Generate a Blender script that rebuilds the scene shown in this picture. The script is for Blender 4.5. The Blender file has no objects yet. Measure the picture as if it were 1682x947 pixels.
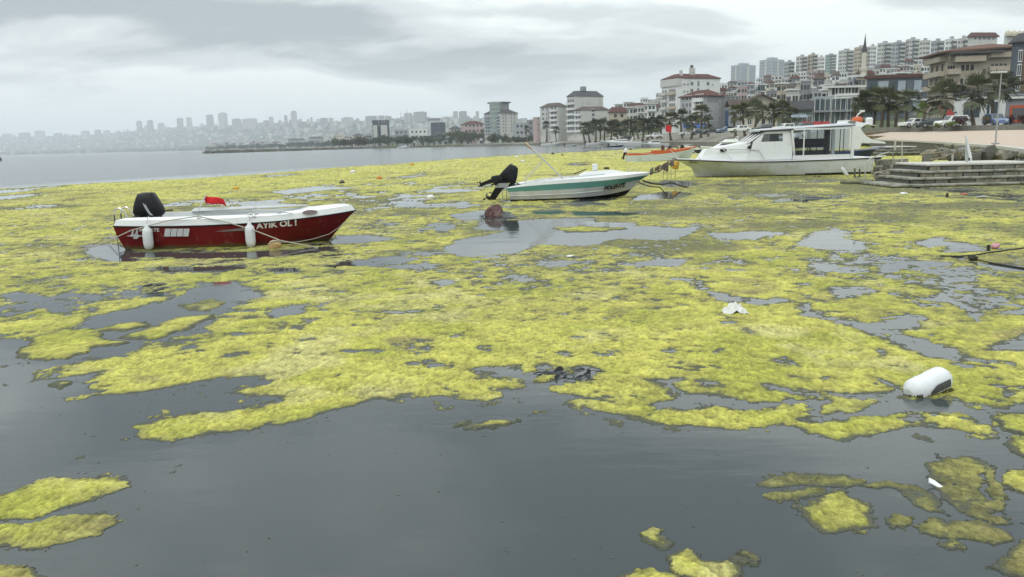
import bpy, math, random
import numpy as np
from mathutils import Vector, Matrix
R = math.radians
scene = bpy.context.scene
C = scene.collection

# ---------------------------------------------------------------- camera
CAM_H, FPX, IMW, IMH = 2.2, 1300.0, 1682.0, 947.0
PITCH, ROLL = math.atan(240.5 / 1300.0), R(-1.43)
cam_d = bpy.data.cameras.new('camera')
cam = bpy.data.objects.new('camera', cam_d); C.objects.link(cam)
cam_d.sensor_width = 36.0; cam_d.lens = 36.0 * FPX / IMW
cam_d.clip_start = 0.1; cam_d.clip_end = 40000
cam.matrix_world = Matrix.Translation((0, 0, CAM_H)) @ Matrix.Rotation(R(90) - PITCH, 4, 'X') @ Matrix.Rotation(ROLL, 4, 'Z')
scene.camera = cam

# ---------------------------------------------------------------- sky and sun: bright overcast
SUN_EL, SUN_AZ = R(52), R(205)            # compass-like: 0 = +Y, clockwise; behind the viewer, to the left
world = bpy.data.worlds.new('World'); scene.world = world; world.use_nodes = True
def N(nt, kind, **kw):
    n = nt.nodes.new(kind)
    for k, v in kw.items():
        if k.startswith('i_'):
            key = k[2:]; n.inputs[int(key) if key.isdigit() else key.replace('_', ' ')].default_value = v
        else: setattr(n, k, v)
    return n
def build_world():
    nt = world.node_tree; nt.nodes.clear(); L = nt.links.new
    out = N(nt, 'ShaderNodeOutputWorld'); bg = N(nt, 'ShaderNodeBackground'); bg.inputs['Strength'].default_value = 0.1
    sky = N(nt, 'ShaderNodeTexSky', sky_type='NISHITA', sun_disc=False, sun_elevation=SUN_EL, sun_rotation=SUN_AZ, air_density=1.0, dust_density=3.0)
    tc = N(nt, 'ShaderNodeTexCoord'); sep = N(nt, 'ShaderNodeSeparateXYZ'); L(tc.outputs['Generated'], sep.inputs[0])
    def M(op, a, b=None, clamp=False):
        m = N(nt, 'ShaderNodeMath', operation=op, use_clamp=clamp)
        for i, v in enumerate((a, b)):
            if v is None: continue
            if isinstance(v, (int, float)): m.inputs[i].default_value = v
            else: L(v, m.inputs[i])
        return m.outputs[0]
    z = M('ABSOLUTE', sep.outputs['Z'])
    zz = M('ADD', z, 0.22)
    u = M('DIVIDE', sep.outputs['X'], zz); v = M('DIVIDE', sep.outputs['Y'], zz)
    cmb = N(nt, 'ShaderNodeCombineXYZ'); L(u, cmb.inputs[0]); L(v, cmb.inputs[1])
    def noise(scale, off, detail, rough, dist=0.0):
        mp = N(nt, 'ShaderNodeMapping'); mp.inputs['Location'].default_value = off; mp.inputs['Scale'].default_value = (0.75, 1.0, 1.0); L(cmb.outputs[0], mp.inputs[0])
        n = N(nt, 'ShaderNodeTexNoise'); n.inputs['Scale'].default_value = scale; n.inputs['Detail'].default_value = detail
        n.inputs['Roughness'].default_value = rough; n.inputs['Distortion'].default_value = dist; L(mp.outputs[0], n.inputs['Vector']); return n.outputs['Fac']
    big = noise(0.85, (SKY_OFF[0], SKY_OFF[1], 0), 4, 0.52, 0.3)
    fine = noise(2.6, (7.7, 1.3, 0), 7, 0.60, 0.4)
    c = M('ADD', M('MULTIPLY', big, 0.76), M('MULTIPLY', fine, 0.24))
    ramp = N(nt, 'ShaderNodeValToRGB'); L(c, ramp.inputs[0])
    cr = ramp.color_ramp; cr.interpolation = 'EASE'
    cr.elements[0].position = 0.40; cr.elements[0].color = (0.335, 0.375, 0.40, 1)
    cr.elements[1].position = 0.56; cr.elements[1].color = (0.84, 0.885, 0.87, 1)
    e = cr.elements.new(0.475); e.color = (0.57, 0.615, 0.625, 1)
    # towards the horizon the layers merge into an even pale veil
    hz = N(nt, 'ShaderNodeMapRange'); hz.inputs['From Min'].default_value = 0.0; hz.inputs['From Max'].default_value = 0.11; L(z, hz.inputs['Value'])
    veil = N(nt, 'ShaderNodeMixRGB'); veil.inputs[1].default_value = (0.68, 0.735, 0.745, 1); L(hz.outputs[0], veil.inputs[0]); L(ramp.outputs[0], veil.inputs[2])
    # an overcast vault grows brighter towards the zenith
    cie = M('ADD', M('MULTIPLY', M('POWER', z, 1.3), 1.75), 0.80)
    lum = M('MULTIPLY', cie, 14.0)
    mul = N(nt, 'ShaderNodeMixRGB', blend_type='MULTIPLY'); mul.inputs[0].default_value = 1.0; L(veil.outputs[0], mul.inputs[1]); L(lum, mul.inputs[2])
    mix = N(nt, 'ShaderNodeMixRGB'); mix.inputs[0].default_value = 0.95; L(sky.outputs[0], mix.inputs[1]); L(mul.outputs[0], mix.inputs[2])
    L(mix.outputs[0], bg.inputs['Color']); L(bg.outputs[0], out.inputs[0])
SKY_OFF = (-8.428, 18.459)
build_world()
sun_d = bpy.data.lights.new('sun', 'SUN'); sun_d.energy = 1.0; sun_d.angle = R(14); sun_d.color = (1.0, 0.96, 0.9)
sun = bpy.data.objects.new('sun', sun_d); C.objects.link(sun)
to_sun = Vector((math.sin(SUN_AZ) * math.cos(SUN_EL), math.cos(SUN_AZ) * math.cos(SUN_EL), math.sin(SUN_EL)))
sun.rotation_euler = to_sun.to_track_quat('Z', 'Y').to_euler()
vs = scene.view_settings; vs.view_transform = 'Standard'; vs.look = 'None'; vs.exposure = 0.0; vs.gamma = 1.0; vs.use_curve_mapping = False
scene.cycles.max_bounces = 6; scene.cycles.diffuse_bounces = 2; scene.cycles.glossy_bounces = 3; scene.cycles.transmission_bounces = 4
scene.cycles.transparent_max_bounces = 8; scene.cycles.volume_bounces = 2
scene.cycles.use_denoising = True; scene.cycles.caustics_reflective = False; scene.cycles.caustics_refractive = False

# ---------------------------------------------------------------- surveying: points of the place, measured from the picture
_F = Vector((0, math.cos(PITCH), -math.sin(PITCH))); _U = Vector((0, math.sin(PITCH), math.cos(PITCH))); _X = Vector((1, 0, 0))
_RT = math.cos(ROLL) * _X + math.sin(ROLL) * _U; _UP = -math.sin(ROLL) * _X + math.cos(ROLL) * _U
def ray(px, py): return _F + (px - IMW / 2) / FPX * _RT - (py - IMH / 2) / FPX * _UP
def at(px, py, Y):                 # the point seen at a pixel that stands Y metres out
    d = ray(px, py); return Vector((0, 0, CAM_H)) + d * (Y / d.y)
def on_z(px, py, z=0.0):           # the point seen at a pixel that lies at height z
    d = ray(px, py); return Vector((0, 0, CAM_H)) + d * ((z - CAM_H) / d.z)
def px_per_m(Y): return FPX / Y

# ---------------------------------------------------------------- materials
MATS = {}
def mat(name, col, rough=0.7, spec=0.3, metal=0.0, var=0.12, vscale=3.0, bump=0.0, bscale=20.0, stain=None, stain_amt=0.0, sscale=1.2, alpha=None, coat=0.0, stretch=(1, 1, 1), slime=None):
    if name in MATS: return MATS[name]
    m = bpy.data.materials.new(name); m.use_nodes = True; nt = m.node_tree; nt.nodes.clear(); L = nt.links.new
    out = N(nt, 'ShaderNodeOutputMaterial'); b = N(nt, 'ShaderNodeBsdfPrincipled'); L(b.outputs[0], out.inputs[0])
    b.inputs['Roughness'].default_value = rough; b.inputs['Specular IOR Level'].default_value = spec; b.inputs['Metallic'].default_value = metal
    if coat: b.inputs['Coat Weight'].default_value = coat; b.inputs['Coat Roughness'].default_value = 0.15
    tc = N(nt, 'ShaderNodeTexCoord'); mp = N(nt, 'ShaderNodeMapping'); mp.inputs['Scale'].default_value = stretch; L(tc.outputs['Object'], mp.inputs[0])
    n1 = N(nt, 'ShaderNodeTexNoise'); n1.inputs['Scale'].default_value = vscale; n1.inputs['Detail'].default_value = 6; n1.inputs['Roughness'].default_value = 0.6; L(mp.outputs[0], n1.inputs['Vector'])
    mx = N(nt, 'ShaderNodeMixRGB'); L(n1.outputs['Fac'], mx.inputs[0])
    c = np.array(col[:3]); mx.inputs[1].default_value = (*np.clip(c * (1 - var * 1.6), 0, 1), 1); mx.inputs[2].default_value = (*np.clip(c * (1 + var), 0, 0.95), 1)
    src = mx.outputs[0]
    if stain is not None:
        n2 = N(nt, 'ShaderNodeTexNoise'); n2.inputs['Scale'].default_value = sscale; n2.inputs['Detail'].default_value = 8; n2.inputs['Roughness'].default_value = 0.7; L(mp.outputs[0], n2.inputs['Vector'])
        rp = N(nt, 'ShaderNodeMapRange'); rp.inputs['From Min'].default_value = 0.62 - 0.25 * stain_amt; rp.inputs['From Max'].default_value = 0.78 - 0.2 * stain_amt; L(n2.outputs['Fac'], rp.inputs['Value'])
        m2 = N(nt, 'ShaderNodeMixRGB'); L(rp.outputs[0], m2.inputs[0]); L(src, m2.inputs[1]); m2.inputs[2].default_value = (*stain, 1); src = m2.outputs[0]
    if slime is not None:          # weed and scum grown along the waterline, ragged at its upper edge
        sp = N(nt, 'ShaderNodeSeparateXYZ'); L(tc.outputs['Object'], sp.inputs[0]); n4 = N(nt, 'ShaderNodeTexNoise'); n4.inputs['Scale'].default_value = 5.0; n4.inputs['Detail'].default_value = 8; n4.inputs['Roughness'].default_value = 0.75; L(tc.outputs['Object'], n4.inputs['Vector'])
        ad = N(nt, 'ShaderNodeMath', operation='MULTIPLY_ADD'); L(n4.outputs['Fac'], ad.inputs[0]); ad.inputs[1].default_value = -slime * 2.2; L(sp.outputs['Z'], ad.inputs[2])
        r4 = N(nt, 'ShaderNodeMapRange'); r4.inputs['From Min'].default_value = -slime * .5; r4.inputs['From Max'].default_value = slime * .35; r4.inputs['To Min'].default_value = .85; r4.inputs['To Max'].default_value = 0; L(ad.outputs[0], r4.inputs['Value'])
        m4 = N(nt, 'ShaderNodeMixRGB'); L(r4.outputs[0], m4.inputs[0]); L(src, m4.inputs[1]); m4.inputs[2].default_value = (.075, .075, .03, 1); src = m4.outputs[0]
    L(src, b.inputs['Base Color'])
    if bump:
        n3 = N(nt, 'ShaderNodeTexNoise'); n3.inputs['Scale'].default_value = bscale; n3.inputs['Detail'].default_value = 5; L(mp.outputs[0], n3.inputs['Vector'])
        bp = N(nt, 'ShaderNodeBump'); bp.inputs['Strength'].default_value = bump; bp.inputs['Distance'].default_value = 1.0 / bscale; L(n3.outputs['Fac'], bp.inputs['Height']); L(bp.outputs[0], b.inputs['Normal'])
    if alpha is not None: b.inputs['Alpha'].default_value = alpha
    MATS[name] = m; return m

# ---------------------------------------------------------------- mesh helpers
class MB:
    """collects shapes of one mesh"""
    def __init__(s): s.v = []; s.f = []
    def add(s, v, f):
        o = len(s.v); s.v += [tuple(p) for p in v]; s.f += [tuple(i + o for i in q) for q in f]; return s
    def box(s, c, d, rz=0.0, rot=None):
        x, y, z = (k / 2 for k in d); m = rot if rot is not None else Matrix.Rotation(rz, 3, 'Z')
        P = [Vector(c) + m @ Vector((a * x, b * y, e * z)) for e in (-1, 1) for b in (-1, 1) for a in (-1, 1)]
        return s.add(P, [(0, 2, 3, 1), (4, 5, 7, 6), (0, 1, 5, 4), (2, 6, 7, 3), (0, 4, 6, 2), (1, 3, 7, 5)])
    def bevbox(s, c, d, b, rot=None):
        m = rot if rot is not None else Matrix.Identity(3); x, y, z = (k / 2 for k in d); rings = []
        for zz, ins in ((-z, b), (-z + b, 0), (z - b, 0), (z, b)):
            rings.append([(x - ins, -y + b + ins * .4, zz), (x - ins, y - b - ins * .4, zz), (x - b - ins * .4, y - ins, zz), (-x + b + ins * .4, y - ins, zz), (-x + ins, y - b - ins * .4, zz), (-x + ins, -y + b + ins * .4, zz), (-x + b + ins * .4, -y + ins, zz), (x - b - ins * .4, -y + ins, zz)])
        return s.loft([[Vector(c) + m @ Vector(p) for p in r] for r in rings], True, True, True)
    def loft(s, rings, closed=True, cap0=False, cap1=False):
        n = len(rings[0]); V = [p for r in rings for p in r]; Fc = []
        for i in range(len(rings) - 1):
            for j in range(n if closed else n - 1):
                a = i * n + j; b = i * n + (j + 1) % n; Fc.append((a, b, b + n, a + n))
        if cap0: Fc.append(tuple(range(n - 1, -1, -1)))
        if cap1: Fc.append(tuple((len(rings) - 1) * n + k for k in range(n)))
        return s.add(V, Fc)
    def tube(s, pts, r, n=6, cap=True):
        pts = [Vector(p) for p in pts]; rr = r if isinstance(r, (list, tuple)) else [r] * len(pts); rings = []
        for i, p in enumerate(pts):
            t = (pts[min(i + 1, len(pts) - 1)] - pts[max(i - 1, 0)]).normalized()
            a = t.cross(Vector((0, 0, 1))); a = a.normalized() if a.length > 1e-3 else Vector((1, 0, 0)); b = a.cross(t).normalized()
            rings.append([p + rr[i] * (math.cos(2 * math.pi * k / n) * a + math.sin(2 * math.pi * k / n) * b) for k in range(n)])
        return s.loft(rings, True, cap, cap)
    def lathe(s, prof, n=12, c=(0, 0, 0), rot=None):
        m = rot if rot is not None else Matrix.Identity(3)
        rings = [[Vector(c) + m @ Vector((r * math.cos(2 * math.pi * k / n), r * math.sin(2 * math.pi * k / n), z)) for k in range(n)] for r, z in prof]
        return s.loft(rings, True, prof[0][0] > 1e-4, prof[-1][0] > 1e-4)
    def prism(s, poly, h, m=None, z0=0.0):           # polygon in xy (ccw) extruded along z, then placed by a 4x4 matrix
        m = m if m is not None else Matrix.Identity(4); n = len(poly)
        V = [m @ Vector((x, y, z0)) for x, y in poly] + [m @ Vector((x, y, z0 + h)) for x, y in poly]
        return s.add(V, [tuple(range(n - 1, -1, -1)), tuple(range(n, 2 * n))] + [(i, (i + 1) % n, (i + 1) % n + n, i + n) for i in range(n)])
    def build(s, name, m, parent=None, smooth=False, label=None, loc=None):
        me = bpy.data.meshes.new(name); me.from_pydata(s.v, [], s.f); me.update()
        if m is not None: me.materials.append(m)
        if smooth:
            me.polygons.foreach_set('use_smooth', [True] * len(me.polygons))
            try: me.set_sharp_from_angle(angle=R(38))
            except Exception: pass
        o = bpy.data.objects.new(name, me); C.objects.link(o)
        if parent is not None: o.parent = parent
        if loc is not None: o.location = loc
        if label: o['label'] = label
        return o
def tag(o, label, cat, group=None, kind=None):
    o['label'] = label; o['category'] = cat
    if group: o['group'] = group
    if kind: o['kind'] = kind
    return o
def thing(name, label, cat, loc=(0, 0, 0), rz=0.0, group=None):
    o = bpy.data.objects.new(name, None); C.objects.link(o); o.location = loc; o.rotation_euler = (0, 0, rz); o.empty_display_size = 0.2
    return tag(o, label, cat, group)
def struct(o, kind='structure'): o['kind'] = kind; return o
def inst(src, name, parent, loc, rz=0.0, scale=None):       # another piece that shares the mesh of src
    o = bpy.data.objects.new(name, src.data if hasattr(src, 'data') else src); C.objects.link(o); o.parent = parent; o.location = loc; o.rotation_euler = (0, 0, rz)
    if scale is not None: o.scale = scale
    return o
def copy_tree(o, parent=None):
    c = o.copy(); C.objects.link(c); c.parent = parent
    for ch in list(o.children): copy_tree(ch, c)
    return c
FONT = bpy.data.fonts.load('<builtin>') if False else None
def lettering(name, text, size, m, parent, mw, depth=0.004, shear=0.0, bold=0.0):   # raised letters as a mesh
    cu = bpy.data.curves.new(name, 'FONT'); cu.body = text; cu.size = size; cu.extrude = depth; cu.shear = shear; cu.offset = bold; cu.resolution_u = 3
    t = bpy.data.objects.new(name + '_tmp', cu); C.objects.link(t)
    dg = bpy.context.evaluated_depsgraph_get(); me = bpy.data.meshes.new_from_object(t.evaluated_get(dg)); bpy.data.objects.remove(t); bpy.data.curves.remove(cu)
    me.name = name; me.materials.clear(); me.materials.append(m); o = bpy.data.objects.new(name, me); C.objects.link(o); o.parent = parent; o.matrix_local = mw; return o

# ---------------------------------------------------------------- noise on arrays
def _hash(ix, iy, seed):
    h = (ix.astype(np.int64) * 374761393 + iy.astype(np.int64) * 668265263 + seed * 982451653) & 0xffffffff
    h = ((h ^ (h >> 13)) * 1274126177) & 0xffffffff; h ^= h >> 16
    return (h & 0xffffff).astype(np.float32) / float(0xffffff)
def vnoise(x, y, seed=0):
    ix = np.floor(x); iy = np.floor(y); fx = (x - ix).astype(np.float32); fy = (y - iy).astype(np.float32)
    fx = fx * fx * fx * (fx * (fx * 6 - 15) + 10); fy = fy * fy * fy * (fy * (fy * 6 - 15) + 10)
    a = _hash(ix, iy, seed); b = _hash(ix + 1, iy, seed); c = _hash(ix, iy + 1, seed); d = _hash(ix + 1, iy + 1, seed)
    return (a + (b - a) * fx) * (1 - fy) + (c + (d - c) * fx) * fy
def fbm(x, y, seed=0, octv=4, gain=0.5):
    s = 0; a = 1.0; t = 0
    for k in range(octv):
        ca, sa = math.cos(k * 1.1), math.sin(k * 1.1); f = 2.03 ** k
        s = s + a * vnoise((ca * x - sa * y) * f + 17.3 * k, (sa * x + ca * y) * f - 9.1 * k, seed + k); t += a; a *= gain
    return s / t            # 0..1, mean 0.5
def sdf(px, py, poly):      # signed distance, positive inside
    P = np.array(poly, np.float32); d2 = np.full(px.shape, 1e12, np.float32); ins = np.zeros(px.shape, bool)
    for i in range(len(P)):
        ax, ay = P[i]; bx, by = P[(i + 1) % len(P)]; ex, ey = bx - ax, by - ay
        wx = px - ax; wy = py - ay; t = np.clip((wx * ex + wy * ey) / (ex * ex + ey * ey + 1e-9), 0, 1)
        qx = wx - ex * t; qy = wy - ey * t; d2 = np.minimum(d2, qx * qx + qy * qy)
        if ay != by:
            cr = ((ay > py) != (by > py)) & (px < (bx - ax) * (py - ay) / (by - ay) + ax); ins ^= cr
    d = np.sqrt(d2); return np.where(ins, d, -d)
def ORD(n): return ['first', 'second', 'third', 'fourth', 'fifth', 'sixth', 'seventh', 'eighth', 'ninth', 'tenth', 'eleventh', 'twelfth', 'thirteenth', 'fourteenth', 'fifteenth', 'sixteenth', 'seventeenth', 'eighteenth', 'nineteenth', 'twentieth', 'twenty-first', 'twenty-second', 'twenty-third', 'twenty-fourth', 'twenty-fifth', 'twenty-sixth', 'twenty-seventh', 'twenty-eighth', 'twenty-ninth', 'thirtieth', 'thirty-first', 'thirty-second', 'thirty-third', 'thirty-fourth', 'thirty-fifth', 'thirty-sixth', 'thirty-seventh', 'thirty-eighth', 'thirty-ninth', 'fortieth', 'forty-first', 'forty-second', 'forty-third', 'forty-fourth', 'forty-fifth'][n]
FIELD=[(-25.634,33.568),(-36.241,49.67),(-33.994,53.311),(-30.228,57.808),(-25.234,61.792),(-20.918,71.21),(-17.616,83.985),(-11.024,106.971),(-3.455,127.95),(7.203,147.181),(20.416,163.569),(30.395,178.46),(44.609,186.994),(56.114,159.243),(63.226,125.362),(52.617,71.733),(10.742,13.516),(5.25,6.434),(4.224,6.271),(4.048,5.996),(3.929,5.962),(3.736,5.795),(3.604,5.507),(3.346,5.524),(3.133,5.665),(2.829,5.635),(2.719,5.695),(2.628,5.574),(2.417,5.514),(2.196,5.641),(2.101,5.831),(1.81,5.758),(1.447,5.837),(1.343,5.858),(1.135,5.913),(0.913,5.998),(0.72,6.127),(0.554,6.258),(0.443,6.389),(0.459,6.468),(0.53,6.511),(0.679,6.483),(0.807,6.425),(0.684,6.531),(0.66,6.65),(0.507,6.679),(0.408,6.809),(0.368,6.956),(0.535,7.036),(0.746,7.113),(0.85,7.364),(0.856,7.575),(0.702,7.61),(0.593,7.534),(0.42,7.549),(0.409,7.681),(0.247,7.763),(0.2,7.462),(0.022,7.499),(-0.092,7.66),(-0.252,7.697),(-0.404,7.537),(-0.209,7.394),(-0.016,7.178),(0.096,7.016),(0.016,6.93),(-0.2,6.912),(-0.072,6.76),(-0.194,6.6),(-0.471,6.621),(-0.741,6.727),(-0.953,6.778),(-0.943,6.658),(-1.187,6.644),(-1.294,6.554),(-1.581,6.311),(-1.991,6.053),(-2.307,6.061),(-2.596,5.867),(-2.758,5.891),(-2.976,6.026),(-3.072,6.129),(-2.969,6.383),(-2.758,6.474),(-2.368,6.555),(-2.093,6.567),(-2.03,6.643),(-2.039,6.795),(-2.211,6.878),(-2.527,7.083),(-2.364,7.297),(-2.599,7.539),(-2.889,7.543),(-3.024,7.392),(-3.212,7.233),(-3.554,7.038),(-3.834,6.936),(-3.981,6.93),(-3.92,7.159),(-4.197,7.491),(-4.225,7.83),(-4.532,7.642),(-4.833,7.585),(-4.898,8.069),(-4.529,8.224),(-4.24,8.343),(-4.189,8.593),(-4.052,9.076),(-3.759,9.284),(-3.601,9.647),(-3.751,9.83),(-3.795,10.335),(-3.786,10.927),(-3.794,11.497),(-3.672,11.909),(-4.053,12.638),(-4.584,13.351),(-5.087,13.303),(-4.989,12.658),(-5.014,11.841),(-5.246,11.319),(-5.529,10.808),(-5.768,10.486),(-5.688,10.078),(-5.709,9.424),(-5.948,9.388),(-6.244,9.388),(-6.839,9.181),(-10.311,12.946)]
HOLES=[[(1.24,7.071),(1.403,7.155),(1.541,7.182),(1.473,6.995),(1.453,6.638),(1.62,6.625),(1.898,6.535),(2.023,6.395),(2.273,6.328),(2.046,6.176),(1.92,6.171),(1.838,6.268),(1.83,6.346),(1.643,6.314),(1.464,6.265),(1.22,6.208),(1.065,6.358),(1.162,6.413),(1.338,6.546),(1.315,6.842)],[(2.15,6.828),(2.426,6.663),(2.651,6.593),(2.928,6.537),(3.136,6.554),(3.356,6.639),(3.378,6.418),(3.658,6.363),(3.784,6.227),(3.952,6.092),(4.31,6.264),(4.131,5.99),(3.929,5.962),(3.736,5.795),(3.654,5.707),(3.579,5.752),(3.607,5.929),(3.38,5.988),(3.182,6.047),(2.963,5.976),(2.589,5.961),(2.357,5.908),(2.241,5.93),(2.223,6.002),(2.562,6.049),(2.883,6.143),(3.084,6.297),(3.07,6.377),(2.808,6.414),(2.51,6.487),(2.228,6.679)],[(3.735,10.052),(3.875,10.152),(3.745,9.679),(3.828,9.39),(4.037,9.168),(4.326,9.103),(4.614,9.267),(4.825,9.517),(5.112,9.379),(4.866,9.172),(4.586,8.764),(4.229,8.654),(4.286,8.421),(4.486,8.318),(4.569,7.897),(4.542,7.684),(4.299,7.35),(4.158,7.605),(4.019,7.877),(4.025,8.448),(3.932,8.775),(3.754,9.039),(3.699,9.304),(3.532,9.493)],[(2.733,12.171),(2.939,11.925),(2.96,11.315),(3.276,10.768),(3.691,10.501),(3.728,10.372),(3.338,10.298),(3.074,10.537),(2.836,10.609),(2.797,11.194)],[(4.431,10.976),(4.681,11.274),(5.122,11.311),(5.093,10.934),(4.635,10.507),(4.351,10.459)],[(5.332,10.334),(5.936,10.685),(6.501,11.367),(6.89,11.362),(6.596,11.01),(6.226,10.782),(5.902,10.22),(5.9,10.02),(5.88,9.716),(5.457,8.852),(5.482,9.135),(5.665,9.742),(5.682,10.126)],[(4.866,7.795),(5.096,8.02),(5.665,8.333),(5.213,7.644),(5.023,7.709)],[(2.61,6.994),(2.875,7.028),(2.855,6.935),(2.644,6.934)],[(1.611,7.059),(1.874,6.942),(1.819,6.819),(1.624,6.871)],[(3.233,6.998),(3.359,6.745),(3.326,6.642),(3.268,6.807)],[(-0.926,22.587),(1.447,22.696),(2.455,22.8),(2.419,21.402),(3.362,21.004),(3.325,20.088),(4.182,19.455),(4.902,20.007),(4.184,18.271),(3.687,17.322),(3.094,17.009),(2.843,17.496),(2.474,17.572),(1.584,16.391),(0.967,16.706),(0.51,16.998),(0.128,15.823),(-0.477,15.496),(-0.963,15.582),(-1.53,16.688),(-1.161,18.322),(-0.163,19.893),(-0.951,20.356)],[(6.773,17.825),(7.657,18.648),(7.736,17.982),(7.076,16.73),(7.239,16.074),(6.911,15.017),(6.356,14.862),(5.909,15.204),(5.616,15.714)],[(8.023,15.722),(8.867,16.464),(9.232,16.713),(8.91,15.938),(9.108,15.507),(9.131,15.04),(8.807,14.495),(8.099,14.46),(8.555,15.334),(8.089,15.149)],[(6.061,13.179),(6.6,13.646),(6.797,13.612),(7.595,13.406),(7.504,13.077),(7.217,12.926),(6.966,12.966),(6.679,13.079),(6.369,12.678),(5.919,12.208),(5.758,12.232),(5.907,12.75)],[(5.239,13.731),(5.527,13.133),(5.786,12.769),(5.728,12.593),(5.365,12.408),(4.863,12.727)],[(-8.216,12.509),(-8.086,12.809),(-7.245,12.279),(-7.221,12.8),(-6.726,12.063),(-7.328,11.899),(-7.746,11.765)],[(-2.699,14.457),(-2.002,14.639),(-1.399,14.766),(-1.378,14.033),(-2.04,13.999)],[(-1.301,12.755),(-1.138,12.966),(-0.842,12.922),(-0.858,12.52),(-1.166,12.13)],[(1.895,13.999),(2.419,14.13),(2.648,14.545),(3.204,14.296),(2.851,13.563),(2.367,13.573),(2.004,13.7)],[(-10.35,18.89),(-9.63,19.211),(-8.426,17.877),(-7.615,16.052),(-8.154,15.81),(-9.231,17.041)],[(-4.214,19.577),(-3.633,19.713),(-2.89,18.799),(-3.322,17.964),(-4.071,17.893)],[(-3.261,14.999),(-2.454,15.845),(-1.667,15.369),(-2.282,14.685),(-2.902,14.346)],[(-2.108,10.444),(-1.649,10.389),(-1.244,10.419),(-1.503,10.22),(-2.037,10.282)],[(-3.342,10.59),(-3.225,11.07),(-2.81,11.148),(-2.785,10.524),(-3.08,10.253)],[(0.453,14.533),(0.91,14.609),(1.329,14.237),(0.854,13.747),(0.433,13.953)],[(7.778,13.306),(8.172,13.102),(8.418,12.541),(8.063,11.998),(7.745,12.401)],[(6.577,11.939),(7.226,12.011),(6.849,11.523),(6.277,11.298)],[(4.548,18.315),(5.927,18.647),(6.221,17.825),(5.308,17.097),(4.554,17.254)],[(-8.027,42.593),(-10.504,38.492),(-11.964,41.01),(-10.895,45.07)],[(-4.056,38.754),(-2.323,39.548),(-1.351,37.623),(-2.696,36.324)],[(5.971,9.488),(6.519,9.639),(6.303,9.309),(5.95,9.215)],[(8.183,42.294),(9.08,40.523),(8.895,37.147),(7.22,35.879),(7.022,38.568)],[(4.442,28.589),(6.114,29.243),(7.323,31.567),(6.721,33.392),(5.049,30.972)],[(-8.623,17.709),(-7.203,17.25),(-5.567,17.146),(-3.786,17.519),(-3.613,16.69),(-5.155,16.233),(-6.801,16.256),(-8.105,16.751)],[(-6.803,14.968),(-5.871,15.119),(-5.18,15.16),(-4.782,14.646),(-5.463,14.327),(-6.386,14.4)],[(-4.424,14.588),(-3.891,14.723),(-3.643,14.182),(-4.12,13.917)],[(-3.534,14.665),(-3.034,14.733),(-3.118,14.309)],[(1.757,24.818),(3.228,24.396),(4.229,23.689),(3.585,23.068),(1.832,23.35)],[(0.633,25.593),(1.433,25.824),(1.698,23.986),(0.783,24.24)],[(-0.965,26.297),(-0.153,25.366),(0.212,23.207),(-0.668,22.699),(-1.398,23.253),(-1.881,24.979)]]
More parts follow.
